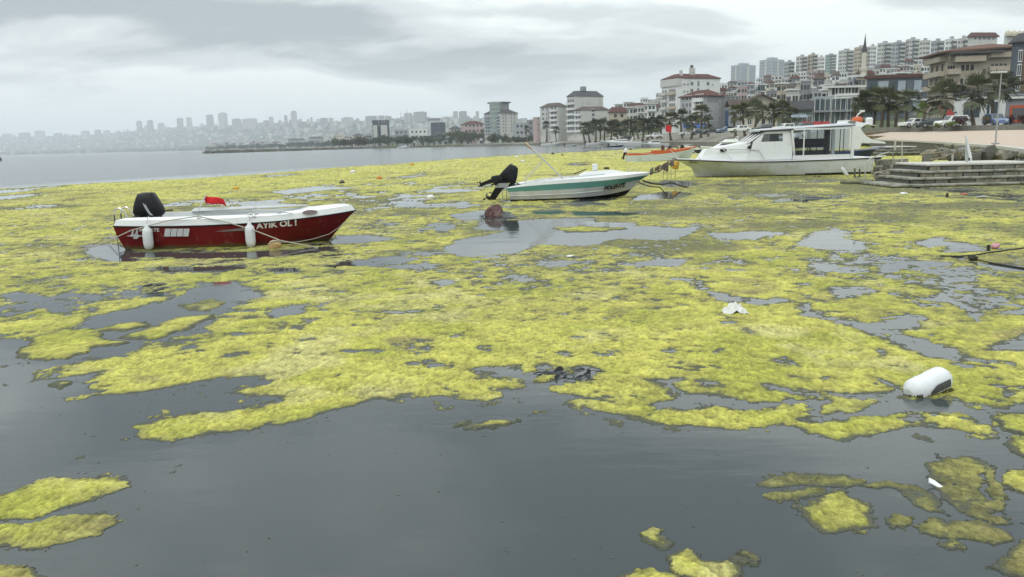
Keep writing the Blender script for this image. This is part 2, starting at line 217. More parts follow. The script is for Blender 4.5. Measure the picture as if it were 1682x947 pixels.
ISLES=[('long',0.15,[(-3.615,4.678),(-3.486,4.774),(-3.376,4.848),(-3.307,4.945),(-3.197,5.092),(-2.913,5.105),(-2.692,5.062),(-2.616,4.99),(-2.668,4.88),(-2.798,4.718),(-2.973,4.529),(-3.15,4.491),(-3.327,4.423)]),('second',0.35,[(-3.338,4.334),(-3.1,4.411),(-2.952,4.426),(-2.773,4.526),(-2.688,4.514),(-2.486,4.511),(-2.42,4.437),(-2.447,4.318),(-2.676,4.18),(-2.839,4.202),(-2.958,4.187),(-3.2,4.185)]),('corner',0.5,[(-3.026,3.979),(-2.846,4.009),(-2.737,3.978),(-2.601,3.928),(-2.514,3.851),(-2.457,3.688),(-2.771,3.647)]),('bright',0,[(1.692,4.437),(1.881,4.534),(1.942,4.651),(2.035,4.655),(2.041,4.559),(2.125,4.503),(2.093,4.367),(2.006,4.204),(1.85,4.14),(1.793,4.1),(1.688,4.113),(1.679,4.207),(1.655,4.313)]),('olive_upper',0.9,[(1.524,4.711),(1.642,4.872),(1.742,4.885),(1.863,4.956),(2.011,4.907),(2.152,4.86),(2.233,4.817),(2.159,4.728),(1.97,4.721),(1.772,4.788),(1.593,4.671)]),('olive_lower',1,[(1.533,4.57),(1.65,4.615),(1.823,4.712),(1.91,4.689),(1.884,4.619),(1.781,4.556),(1.587,4.517)]),('chain',1,[(2.167,4.746),(2.337,4.736),(2.455,4.622),(2.521,4.515),(2.49,4.345),(2.503,4.283),(2.438,4.301),(2.414,4.421),(2.428,4.537),(2.335,4.664),(2.238,4.688)]),('sheet',0.85,[(2.73,5.023),(2.882,5.108),(3.088,5.053),(3.054,4.883),(2.884,4.632),(2.861,4.529),(2.818,4.431),(2.94,4.457),(2.914,4.322),(2.8,4.162),(2.693,4.197),(2.597,4.324),(2.559,4.446),(2.643,4.646),(2.67,4.829)]),('strand',1,[(3.095,5.094),(3.123,4.918),(3.034,4.659),(2.939,4.449),(2.901,4.485),(3.02,4.733),(3.077,4.921)]),('flat',0.8,[(2.261,4.176),(2.391,4.213),(2.657,4.184),(2.717,4.095),(2.693,4.013),(2.595,3.984),(2.377,4.029),(2.259,4.119)]),('button',0.8,[(2.122,4.228),(2.215,4.29),(2.256,4.25),(2.193,4.18),(2.118,4.176)]),('crumb',0.6,[(2.293,3.953),(2.369,3.989),(2.386,3.948),(2.33,3.918)]),('edge_top',0.25,[(3.489,5.335),(3.604,5.421),(3.825,5.455),(3.462,4.907),(3.455,5.157)]),('edge_mid',0.1,[(3.092,4.692),(3.208,4.816),(3.488,4.946),(3.189,4.494),(3.079,4.586)]),('edge_low',0.3,[(2.425,3.692),(2.549,3.781),(2.696,3.932),(2.873,4.017),(2.572,3.517),(2.44,3.645)]),('leaf',0.3,[(0.738,4.154),(0.783,4.173),(0.82,4.08),(0.849,4.025),(0.804,4.0),(0.744,4.07)]),('bottom',0.25,[(0.812,3.903),(0.908,3.969),(0.964,3.87),(1.034,3.842),(1.104,3.851),(1.14,3.752),(1.092,3.584),(0.871,3.61),(0.833,3.802)]),('bottom_left',0.55,[(0.535,3.722),(0.593,3.754),(0.695,3.761),(0.785,3.71),(0.771,3.598),(0.506,3.61)]),('wisp',1,[(1.129,3.85),(1.22,3.895),(1.263,3.843),(1.238,3.783),(1.218,3.845),(1.125,3.789)]),('sliver',0.4,[(-0.394,5.886),(-0.183,6.035),(0.017,6.021),(-0.18,5.912),(-0.27,5.878)]),('fleck',0.4,[(-0.484,5.946),(-0.435,6.025),(-0.384,6.064),(-0.409,5.982)]),('edge_high',0.15,[(3.737,5.781),(3.921,5.948),(4.149,6.018),(3.825,5.455),(3.692,5.626)]),('pool_bar',0.3,[(-5.194,9.654),(-5.15,9.984),(-4.812,10.157),(-4.655,9.895),(-4.85,9.618)]),('pool_long',0.3,[(-4.646,9.315),(-4.577,9.654),(-4.48,10.302),(-4.039,10.515),(-3.989,10.137),(-4.108,9.604),(-4.296,9.189)]),('pool_dark',0.9,[(-4.761,11.216),(-4.456,11.535),(-4.202,11.278),(-4.258,10.86),(-4.545,10.894)]),('left_lobed',0.3,[(-5.67,8.708),(-5.606,8.974),(-5.843,9.723),(-5.288,9.762),(-5.058,9.388),(-4.557,9.127),(-4.681,8.883),(-4.91,8.405),(-5.172,8.307)]),('pool_streak',0.3,[(1.173,20.155),(1.882,20.582),(2.83,19.77),(2.274,19.208),(1.33,19.286)]),('stray',0.5,[(-4.491,7.357),(-4.386,7.487),(-4.291,7.399),(-4.323,7.267)]),('net_tuft',0.5,[(0.2,7.102),(0.28,7.251),(0.39,7.242),(0.397,7.162),(0.286,7.114)])]
# ---------------------------------------------------------------- water
def make_water():
    m = bpy.data.materials.new('sea_water'); m.use_nodes = True; nt = m.node_tree; nt.nodes.clear(); L = nt.links.new
    out = N(nt, 'ShaderNodeOutputMaterial'); b = N(nt, 'ShaderNodeBsdfPrincipled'); L(b.outputs[0], out.inputs[0])
    b.inputs['Base Color'].default_value = (0.045, 0.054, 0.055, 1); b.inputs['IOR'].default_value = 1.333
    b.inputs['Specular IOR Level'].default_value = 0.5
    geo = N(nt, 'ShaderNodeNewGeometry'); sep = N(nt, 'ShaderNodeSeparateXYZ'); L(geo.outputs['Position'], sep.inputs[0])
    # open water beyond the algae (the seaward side of a line) carries a small chop, the water among the mats lies still
    def M(op, a, b_=None, c_=None):
        n = N(nt, 'ShaderNodeMath', operation=op)
        for i, v in enumerate((a, b_, c_)):
            if v is None: continue
            if isinstance(v, (int, float)): n.inputs[i].default_value = v
            else: L(v, n.inputs[i])
        return n.outputs[0]
    side = M('SUBTRACT', sep.outputs['Y'], M('MULTIPLY_ADD', sep.outputs['X'], 2.05, 123.0))
    mr = N(nt, 'ShaderNodeMapRange'); mr.inputs['From Min'].default_value = -8; mr.inputs['From Max'].default_value = 12; L(side, mr.inputs['Value'])
    def wave(scale, sx, sy, det, seed):
        mp = N(nt, 'ShaderNodeMapping'); mp.inputs['Scale'].default_value = (sx, sy, 1); mp.inputs['Location'].default_value = (seed, seed, 0); mp.inputs['Rotation'].default_value = (0, 0, 0.35); L(geo.outputs['Position'], mp.inputs[0])
        n = N(nt, 'ShaderNodeTexNoise'); n.inputs['Scale'].default_value = scale; n.inputs['Detail'].default_value = det; n.inputs['Roughness'].default_value = 0.55; L(mp.outputs[0], n.inputs['Vector']); return n.outputs['Fac']
    chop = M('MULTIPLY', M('ADD', wave(1.3, 0.6, 1.5, 3, 0.0), M('MULTIPLY', wave(0.22, 0.5, 1.4, 2, 5.0), 2.0)), M('MULTIPLY', mr.outputs[0], 0.05))
    still = M('MULTIPLY', wave(0.9, 0.5, 1.6, 2, 9.0), 0.0045)
    rip = M('MULTIPLY', wave(7.0, 0.5, 1.7, 2, 3.0), 0.0008)
    bp = N(nt, 'ShaderNodeBump'); bp.inputs['Strength'].default_value = 1.0; bp.inputs['Distance'].default_value = 1.0
    L(M('ADD', chop, M('ADD', still, rip)), bp.inputs['Height']); L(bp.outputs[0], b.inputs['Normal'])
    rr = N(nt, 'ShaderNodeMapRange'); rr.inputs['To Min'].default_value = 0.03; rr.inputs['To Max'].default_value = 0.16; L(mr.outputs[0], rr.inputs['Value']); L(rr.outputs[0], b.inputs['Roughness'])
    w = MB(); xs = [-14000, -3000, -600, -120, 0, 120, 600, 3000, 14000]; ys = [-400, -40, 30, 90, 200, 600, 2000, 6000, 16000]
    w.add([(x, y, 0) for y in ys for x in xs], [(j * 9 + i, j * 9 + i + 1, j * 9 + i + 10, j * 9 + i + 9) for j in range(8) for i in range(8)])
    struct(w.build('water', m))
make_water()

# ---------------------------------------------------------------- floating algae
def algae_material():
    m = bpy.data.materials.new('floating_algae'); m.use_nodes = True; nt = m.node_tree; nt.nodes.clear(); L = nt.links.new
    out = N(nt, 'ShaderNodeOutputMaterial'); b = N(nt, 'ShaderNodeBsdfPrincipled'); L(b.outputs[0], out.inputs[0])
    b.inputs['Roughness'].default_value = 0.75; b.inputs['Specular IOR Level'].default_value = 0.2
    at_ = N(nt, 'ShaderNodeAttribute', attribute_name='tint'); geo = N(nt, 'ShaderNodeNewGeometry')
    n1 = N(nt, 'ShaderNodeTexNoise'); n1.inputs['Scale'].default_value = 58; n1.inputs['Detail'].default_value = 4; n1.inputs['Roughness'].default_value = 0.7; n1.inputs['Distortion'].default_value = 1.2; L(geo.outputs['Position'], n1.inputs['Vector'])
    n2 = N(nt, 'ShaderNodeTexNoise'); n2.inputs['Scale'].default_value = 3.1; n2.inputs['Detail'].default_value = 6; n2.inputs['Roughness'].default_value = 0.65; L(geo.outputs['Position'], n2.inputs['Vector'])
    r1 = N(nt, 'ShaderNodeMapRange'); r1.inputs['From Min'].default_value = 0.3; r1.inputs['From Max'].default_value = 0.7; r1.inputs['To Min'].default_value = 0.55; r1.inputs['To Max'].default_value = 1.32; L(n1.outputs['Fac'], r1.inputs['Value'])
    r2 = N(nt, 'ShaderNodeMapRange'); r2.inputs['From Min'].default_value = 0.3; r2.inputs['From Max'].default_value = 0.7; r2.inputs['To Min'].default_value = 0.85; r2.inputs['To Max'].default_value = 1.12; L(n2.outputs['Fac'], r2.inputs['Value'])
    mu = N(nt, 'ShaderNodeMath', operation='MULTIPLY'); L(r1.outputs[0], mu.inputs[0]); L(r2.outputs[0], mu.inputs[1])
    mx = N(nt, 'ShaderNodeMixRGB', blend_type='MULTIPLY'); mx.inputs[0].default_value = 1.0; L(at_.outputs['Color'], mx.inputs[1]); L(mu.outputs[0], mx.inputs[2]); L(mx.outputs[0], b.inputs['Base Color'])
    bp = N(nt, 'ShaderNodeBump'); bp.inputs['Strength'].default_value = 0.55; bp.inputs['Distance'].default_value = 0.012; L(n1.outputs['Fac'], bp.inputs['Height']); L(bp.outputs[0], b.inputs['Normal'])
    return m
M_ALGAE = algae_material()
YEL = np.array((0.40, 0.380, 0.082)); GRN = np.array((0.265, 0.285, 0.043)); OLV = np.array((0.135, 0.132, 0.050)); PAL = np.array((0.43, 0.40, 0.16)); BRN = np.array((0.20, 0.155, 0.085)); DRK = np.array((0.085, 0.09, 0.035))
def lerp(a, b, t): return a + (b - a) * np.clip(t, 0, 1)[..., None]
def algae_skin(X, Y, f, rr, olive):
    """height and tint of the mat where f (metres inside the edge) says it floats"""
    # the outermost band hangs half submerged: flush with the surface, its tint fading from weed to the look of water
    fr = (0.018 + 0.0045 * np.minimum(rr, 30)) * np.clip(2.6 * fbm(X * 4, Y * 4, 151, 3) - 0.55, 0.12, 2.0)
    sub_ = (f > 0) & (f < fr); g = np.clip(f / fr, 0, 1); f = f - fr
    w = 0.035 + 0.010 * rr
    t = np.clip(f / w, 0, 1); t = np.sqrt(t)
    lump = fbm(X * 2.2, Y * 2.2, 11, 3) - 0.5; tuft = fbm(X * 11, Y * 11, 21, 4, 0.62) - 0.5
    thin = np.clip(olive, 0, 1)
    z = t * (0.014 - 0.007 * thin) + t * (0.030 * lump + (0.030 - 0.012 * thin) * tuft) * np.clip(f / (3 * w) + 0.25, 0, 1)
    z = np.where(f > 0, np.maximum(z, 0.004 + 0.002 * t), np.where(sub_, 0.0025, -0.012))
    a = fbm(X * 0.42 + 3, Y * 0.42, 31, 4); b = fbm(X * 1.3, Y * 1.3 + 9, 41, 4); c = fbm(X * 4.5, Y * 4.5, 51, 3); e = fbm(X * 0.9 - 5, Y * 0.9, 61, 5, 0.6)
    col = lerp(np.broadcast_to(YEL, X.shape + (3,)), GRN, np.clip((b - 0.49) * 3.5, 0, 0.65))
    col = lerp(col, PAL, np.clip((e - 0.58) * 5.0, 0, 0.8))
    col = lerp(col, BRN, np.clip((fbm(X * 0.7, Y * 0.7 + 40, 71, 5, 0.6) - 0.68) * 5, 0, 0.7))
    col = lerp(col, OLV, (thin - 0.5) * 1.4 + (a - 0.5) * (0.9 + 1.3 * np.clip((rr - 11) / 5, 0, 1)) + (c - 0.5) * 1.1 + 0.04)
    col = lerp(col, OLV, (1 - t) * 0.75)                       # wet thin fringe
    col = lerp(col, DRK, np.clip((0.40 - c) * 3.0, 0, 0.45) * (0.35 + 0.65 * thin))
    grain = _hash(np.floor(X * 53), np.floor(Y * 31), 7) - 0.5; grain2 = fbm(X * 31, Y * 17, 23, 3, 0.7) - 0.5
    col = col * (1.0 + 0.8 * np.clip(tuft, -0.3, 0.3) + 1.0 * grain2 + 0.28 * grain)[..., None]
    z = np.where(f > 0, np.maximum(z + t * (0.022 * grain2 + 0.007 * grain) * (1 - 0.4 * thin), 0.003), z)
    col = np.where(sub_[..., None], lerp(np.broadcast_to(np.array((0.068, 0.076, 0.064)), X.shape + (3,)), OLV * 0.8, g ** 1.5 * (0.7 + 0.6 * c)), col)  # outer tint imitates water, with its reflection put into the colour
    return z, col
def grid_object(name, X, Y, f, z, col, eps):
    ny, nx = X.shape; idx = np.arange(nx * ny).reshape(ny, nx)
    cell = (np.maximum.reduce([f[:-1, :-1], f[1:, :-1], f[:-1, 1:], f[1:, 1:]]) > 0)
    q = np.stack([idx[:-1, :-1][cell], idx[:-1, 1:][cell], idx[1:, 1:][cell], idx[1:, :-1][cell]], 1)
    used, inv = np.unique(q.ravel(), return_inverse=True); q = inv.reshape(-1, 4)
    co = np.stack([X.ravel()[used], Y.ravel()[used], z.ravel()[used]], 1).astype(np.float32)
    me = bpy.data.meshes.new(name); me.vertices.add(len(co)); me.vertices.foreach_set('co', co.ravel())
    me.loops.add(q.size); me.loops.foreach_set('vertex_index', q.ravel().astype(np.int32))
    me.polygons.add(len(q)); me.polygons.foreach_set('loop_start', np.arange(0, q.size, 4, dtype=np.int32)); me.polygons.foreach_set('loop_total', np.full(len(q), 4, np.int32))
    me.update(calc_edges=True)
    at_ = me.color_attributes.new('tint', 'FLOAT_COLOR', 'POINT'); cc = np.ones((len(used), 4), np.float32); cc[:, :3] = np.clip(col.reshape(-1, 3)[used], 0.01, 0.8); at_.data.foreach_set('color', cc.ravel())
    me.polygons.foreach_set('use_smooth', np.ones(len(q), bool)); me.materials.append(M_ALGAE)
    o = bpy.data.objects.new(name, me); C.objects.link(o); return o
def make_field():
    nr, nc = 780, 1080
    rinv = np.linspace(1 / 4.4, 1 / 190.0, nr); rad = (1 / rinv).astype(np.float32)
    az = np.linspace(R(-38.5), R(38.5), nc).astype(np.float32)
    A, Q = np.meshgrid(az, rad); X = Q * np.sin(A); Y = Q * np.cos(A); rr = Q
    wx = (fbm(X * 1.6 / np.maximum(rr / 9, 1), Y * 1.6 / np.maximum(rr / 9, 1), 3, 4) - 0.5) * 0.050 * rr; wy = (fbm(X * 1.6 / np.maximum(rr / 9, 1) + 50, Y * 1.6 / np.maximum(rr / 9, 1), 5, 4) - 0.5) * 0.050 * rr
    f = sdf(X + wx, Y + wy, FIELD)
    for h in HOLES:
        P = np.array(h); m = 0.12 * P[:, 1].max() + 0.3
        s = (X > P[:, 0].min() - m) & (X < P[:, 0].max() + m) & (Y > P[:, 1].min() - m) & (Y < P[:, 1].max() + m)
        if s.any(): f[s] = np.minimum(f[s], -sdf((X + 0.7 * wx)[s], (Y + 0.7 * wy)[s], h))
    # open leads between the drifting rafts, many in the middle distance, few in the dense mat near the viewer
    n = fbm(X * 0.30 + 2.0, Y * 0.24, 81, 5, 0.58); n2 = fbm(X * 1.1, Y * 0.8 + 7, 91, 4, 0.55)
    side = np.clip((X / np.maximum(Y, 1) + 0.75) / 1.2, 0, 1)
    mid = np.clip((rr - 9.5) / 4.0, 0, 1) * np.clip((62 - rr) / 26.0, 0, 1)
    lead = 0.55 * n + 0.45 * n2 - 0.405 + 0.07 * np.clip((0.45 - side) / 0.25, 0, 1) * np.clip((rr - 11) / 4, 0, 1) + 0.04 * np.clip((side - 0.5) / 0.25, 0, 1) * np.clip((rr - 15) / 5, 0, 1)
    f = np.minimum(f, np.where(mid > 0.02, (lead + 0.16 * (1 - mid)) * 0.11 * rr * 0.6, 9.0))
    far_lead = fbm(X * 0.16, Y * 0.05 + 3, 96, 4) - 0.22; f = np.where(rr > 40, np.minimum(f, far_lead * rr * 0.1), f)
    sp = fbm(X * 3.0, Y * 3.0, 101, 4, 0.6) - 0.262; f = np.minimum(f, sp * 0.9 + np.clip((rr - 30) / 30, 0, 1))
    f = f + (fbm(X * 5.5, Y * 5.5, 121, 4, 0.65) - 0.5) * 0.20 * np.clip(rr / 8, 0.7, 1.6)
    f = f + 0.008 + 0.0018 * np.minimum(rr, 30)
    # frayed rims and loose crumbs drifting off the edge
    f = f + (fbm(X * 15, Y * 12, 131, 4, 0.7) - 0.5) * 0.16 * np.exp(-np.abs(f) / 0.12) * np.clip(rr / 8, 0.6, 2.0)
    crumb = (fbm(X * 5.0, Y * 4.2, 141, 5, 0.72) - 0.635 - 0.05 * np.clip((rr - 11) / 4, 0, 2) - 0.10 * np.clip(-f / (0.06 * rr), 0, 3)) * 0.30
    f = np.where((f < 0) & (f > -0.14 * rr), np.maximum(f, crumb), f)
    ol = fbm(X * 0.33 + 11, Y * 0.30, 111, 5, 0.55)
    right = np.clip((X - 2.0) / 9.0, 0, 1) * np.clip((rr - 12) / 6, 0, 1) * np.clip((75 - rr) / 30, 0, 1)
    olive = 0.15 + (ol - 0.5) * 3.0 * (0.22 + 0.78 * np.clip((rr - 10) / 4, 0, 1)) * np.clip(1.4 - rr / 70, 0.35, 1) + 0.40 * right + 0.24 * np.clip((rr - 11) / 3, 0, 1) * np.clip((48 - rr) / 14, 0, 1)
    olive = olive + np.clip(0.35 - f / (0.02 * rr), 0, 0.35)
    z, col = algae_skin(X, Y, f, rr, olive)
    z = np.where(f > 0, z * np.clip(1 + (rr - 25) / 60, 1, 1.6), z)
    o = grid_object('floating_algae', X, Y, f, z, col, 0)
    tag(o, 'yellow-green field of floating algae spread across the bay between the boats', 'algae', kind='stuff')
make_field()
ISLE_LABELS = {
 'long': 'long yellow-green algae mat at the left edge, the upper of two in dark water', 'second': 'yellow-green algae mat at the left edge just below the long one',
 'corner': 'green algae mat cut off by the bottom left corner', 'bright': 'bright lime algae clump alone in dark water among olive scraps',
 'olive_upper': 'olive lobed algae scrap just above the bright lime clump', 'olive_lower': 'narrow olive algae scrap directly left above the bright lime clump',
 'chain': 'thin olive algae chain trailing right from the lobed scrap', 'sheet': 'large olive algae sheet beside the small white shard', 'strand': 'curved olive algae strand along the right side of the large olive sheet',
 'flat': 'flat olive algae oval below the large olive sheet', 'button': 'small olive algae button left of the flat olive oval', 'crumb': 'tiny algae crumb below the flat olive oval',
 'edge_top': 'yellow algae patch at the right edge above the olive sheet', 'edge_mid': 'bright yellow algae patch at the right edge beside the olive sheet', 'edge_low': 'green algae patch at the right edge near the bottom corner',
 'leaf': 'small leaf-shaped algae scrap above the bottom edge', 'bottom': 'green lumpy algae mat cut by the bottom edge', 'bottom_left': 'low olive-green algae mat at the bottom edge left of the lumpy one',
 'wisp': 'thin dark algae wisp curling right of the lumpy bottom mat', 'sliver': 'long algae sliver floating alone in the dark water', 'fleck': 'tiny algae fleck left of the floating sliver',
 'edge_high': 'yellow algae mat at the right edge below the white canister', 'pool_bar': 'short algae bar in the left pool, nearer the left edge', 'pool_long': 'long slanting algae raft in the left pool',
 'pool_dark': 'small dark olive algae raft in the middle of the left pool', 'left_lobed': 'lobed yellow algae raft at the left between two dark channels', 'pool_streak': 'narrow algae streak in the pale pool before the striped boat',
 'stray': 'small stray algae fleck off the tip of the big mat at left', 'net_tuft': 'small algae tuft caught in front of the dark netting'}
def make_isles():
    for i_, (name, ol, poly) in enumerate(ISLES):
        P = np.array(poly, np.float32); cy = P[:, 1].mean(); st = float(np.clip(cy * cy / (790 * 2.2) * 0.55, 0.006, 0.05)); m = 0.05 + 0.02 * cy
        xs = np.arange(P[:, 0].min() - m, P[:, 0].max() + m, max(st * 0.8, 0.008)); ys = np.arange(P[:, 1].min() - m, P[:, 1].max() + m, st)
        X, Y = np.meshgrid(xs.astype(np.float32), ys.astype(np.float32)); rr = np.hypot(X, Y); k = min(0.036 * min(cy, 9.0), 0.22 * math.sqrt(float(np.ptp(P[:, 0]) * np.ptp(P[:, 1]))) + 0.03)
        wx = (fbm(X * 3.2, Y * 3.2, 3, 5, 0.6) - 0.5) * k * 1.5; wy = (fbm(X * 3.2 + 50, Y * 3.2, 5, 5, 0.6) - 0.5) * k * 1.5
        f = sdf(X + wx, Y + wy, poly)
        if ol > 0.7: f = np.minimum(f, (fbm(X * 7, Y * 7, 301, 4, 0.6) - 0.30) * 0.25)
        f = f + (fbm(X * 9, Y * 9, 321, 4, 0.65) - 0.5) * 0.055
        f = f + 0.020
        f = f + (fbm(X * 26, Y * 22, 331, 4, 0.7) - 0.5) * 0.075 * np.exp(-np.abs(f) / 0.05)
        crumb = (fbm(X * 13, Y * 11, 341, 4, 0.7) - 0.62 - 0.35 * np.clip(-f / 0.08, 0, 3)) * 0.2; f = np.where((f < 0) & (f > -0.12), np.maximum(f, crumb), f)
        olive = ol + (fbm(X * 2.2 + 4, Y * 2.2, 311, 3) - 0.5) * 0.7
        z, col = algae_skin(X, Y, f, rr, olive)
        z = np.where(z > 0, z + 0.0004 * (i_ + 1), z)          # drifting mats overlap: each rides a little differently
        o = grid_object('algae_mat', X, Y, f, z, col, 0)
        tag(o, ISLE_LABELS[name], 'algae mat', 'separate algae mats on the dark water')
make_isles()
def specks():
    rnd = random.Random(19); m = MB()
    for k in range(130):
        a = rnd.uniform(-.62, .62); r = 1 / rnd.uniform(1 / 11.0, 1 / 3.9); x, y = r * math.sin(a), r * math.cos(a); s = rnd.uniform(.002, .007) * (.6 + r / 9); n = rnd.choice((4, 5, 6)); p0 = rnd.uniform(0, 6)
        m.add([(x + s * rnd.uniform(.7, 1.9) * math.cos(p0 + 6.283 * j / n), y + s * rnd.uniform(.7, 1.3) * math.sin(p0 + 6.283 * j / n), .0025) for j in range(n)] + [(x, y, .006)], [(j, (j + 1) % n, n) for j in range(n)])
    tag(m.build('floating_specks', mat('speck', (.13, .13, .09), .8, .2, var=.5, vscale=30)), 'scattered algae crumbs and specks floating on the dark water', 'specks', kind='stuff')
specks()
# ---------------------------------------------------------------- boats
M_WHITE = mat('gelcoat_white', (0.64, 0.66, 0.66), 0.35, 0.5, var=0.06, vscale=2.5, stain=(0.52, 0.52, 0.47), stain_amt=0.25, sscale=2.5)
M_OFFWHITE = mat('gelcoat_weathered', (0.55, 0.57, 0.57), 0.45, 0.4, var=0.08, vscale=2.0, stain=(0.42, 0.41, 0.35), stain_amt=0.4, sscale=1.6, slime=.06)
M_RED = mat('hull_red_paint', (0.145, 0.0085, 0.0105), 0.35, 0.22, var=0.15, vscale=3, stain=(0.21, 0.085, 0.075), stain_amt=0.2, sscale=5, slime=.07)
M_BLACK = mat('black_rubber', (0.010, 0.010, 0.011), 0.5, 0.25, var=0.2)
M_ENGINE = mat('engine_black', (0.010, 0.011, 0.013), 0.5, 0.22, var=0.3, bump=0.25, bscale=14)
M_STEEL = mat('stainless_tube', (0.50, 0.50, 0.48), 0.3, 0.5, metal=0.8, var=0.1)
M_GREYMETAL = mat('galvanised_metal', (0.33, 0.34, 0.34), 0.55, 0.4, metal=0.4, var=0.2, vscale=8)
M_LETTER = mat('letter_white', (0.62, 0.61, 0.58), 0.5, 0.3, var=0.2, vscale=30)
M_DECAL = mat('decal_silver', (0.52, 0.54, 0.55), 0.4, 0.4, var=0.15, vscale=12)
M_DECALG = mat('decal_grey', (0.20, 0.16, 0.16), 0.5, 0.3, var=0.2, vscale=20)
M_FENDER = mat('fender_vinyl', (0.60, 0.62, 0.63), 0.4, 0.4, var=0.1, vscale=6, stain=(0.38, 0.38, 0.33), stain_amt=0.3, sscale=7)
M_ROPE = mat('mooring_rope', (0.42, 0.39, 0.33), 0.9, 0.1, var=0.25, vscale=40, bump=0.6, bscale=120)
M_DARKROPE = mat('wet_dark_rope', (0.045, 0.042, 0.035), 0.8, 0.2, var=0.3, vscale=20, bump=0.6, bscale=60)
M_FLAG = mat('flag_red_cloth', (0.55, 0.025, 0.03), 0.8, 0.1, var=0.12, vscale=9)
M_TEAL = mat('teal_stripe_paint', (0.10, 0.26, 0.235), 0.35, 0.45, var=0.12, vscale=4)
M_ANTIFOUL = mat('antifouling_black', (0.012, 0.011, 0.012), 0.7, 0.15, var=0.3, vscale=5, stain=(0.06, 0.065, 0.035), stain_amt=0.5, sscale=6)
M_GREYIN = mat('deck_grey', (0.45, 0.46, 0.46), 0.6, 0.3, var=0.12, vscale=6)
M_GLASSD = mat('dark_glass', (0.035, 0.042, 0.048), 0.08, 0.6, var=0.3, vscale=1.0)
M_YELLOWP = mat('yellow_plastic', (0.52, 0.30, 0.035), 0.55, 0.35, var=0.2, vscale=10, stain=(0.22, 0.15, 0.05), stain_amt=0.5, sscale=8)
M_ORANGE = mat('orange_paint', (0.52, 0.105, 0.028), 0.5, 0.4, var=0.15, vscale=6)
M_NAVY = mat('navy_blue_paint', (0.012, 0.026, 0.095), 0.4, 0.45, var=0.2, vscale=4)
def clear_plastic():
    m = bpy.data.materials.new('clear_vinyl'); m.use_nodes = True; nt = m.node_tree; nt.nodes.clear(); L = nt.links.new
    out = N(nt, 'ShaderNodeOutputMaterial'); t = N(nt, 'ShaderNodeBsdfTransparent'); t.inputs[0].default_value = (0.62, 0.65, 0.67, 1); g = N(nt, 'ShaderNodeBsdfGlossy'); g.inputs['Roughness'].default_value = 0.08; g.inputs[0].default_value = (0.8, 0.8, 0.8, 1)
    fr = N(nt, 'ShaderNodeFresnel'); fr.inputs[0].default_value = 1.4; mx = N(nt, 'ShaderNodeMixShader'); L(fr.outputs[0], mx.inputs[0]); L(t.outputs[0], mx.inputs[1]); L(g.outputs[0], mx.inputs[2]); L(mx.outputs[0], out.inputs[0]); return m
M_VINYL = clear_plastic()

def interp(x, xs, ys): return float(np.interp(x, xs, ys))
class Hull:
    """a boat hull from stations: xs along the keel, rows of (x shift, half beam, height) per line from keel to gunwale"""
    def __init__(s, L, lines, n=22):
        # lines: list of dict(x=[..], b=[..], z=[..]) sampled at t = 0..1 (stern..bow)
        s.n = n; s.rows = []
        for ln in lines:
            T = np.linspace(0, 1, n); k = np.linspace(0, 1, len(ln['z']))
            def sm(v):
                # smooth interpolation through the control values
                kk = np.linspace(0, 1, len(v)); y = np.interp(T, kk, v); return y
            s.rows.append([(interp(t, ln.get('tx', [0, 1]), ln['x']), interp(t, ln['t'], ln['b']), interp(t, ln['t'], ln['z'])) for t in T])
    def strip(s, a, b, side):          # ribbon between line a and line b on one side (-1 starboard, +1 port)
        return [[(x, side * y, z) for x, y, z in s.rows[k]] for k in range(a, b + 1)]
    def shell(s, mb, a, b, out=0.0):
        for side in (-1, 1):
            R_ = s.strip(a, b, side)
            if out: R_ = [[(x, y + side * out, z) for x, y, z in r] for r in R_]
            if side > 0: mb.loft(R_, False)
            else: mb.loft([r[::-1] for r in R_], False)
        return mb
    def transom(s, mb, a, b):
        pts = [(s.rows[k][0][0], -s.rows[k][0][1], s.rows[k][0][2]) for k in range(b, a - 1, -1)] + [(s.rows[k][0][0], s.rows[k][0][1], s.rows[k][0][2]) for k in range(a, b + 1)]
        mb.add(pts, [tuple(range(len(pts)))]); return mb
    def deck(s, mb, k, dz=0.0, t0=0, t1=None):
        r = s.rows[k][t0:t1]; mb.loft([[(x, -y, z + dz) for x, y, z in r], [(x, y, z + dz) for x, y, z in r]], False); return mb
    def line(s, k, side, out=0.0, dz=0.0): return [(x, side * (y + out), z + dz) for x, y, z in s.rows[k]]
TT = [0, .1, .25, .4, .55, .7, .82, .9, .95, 1.0]

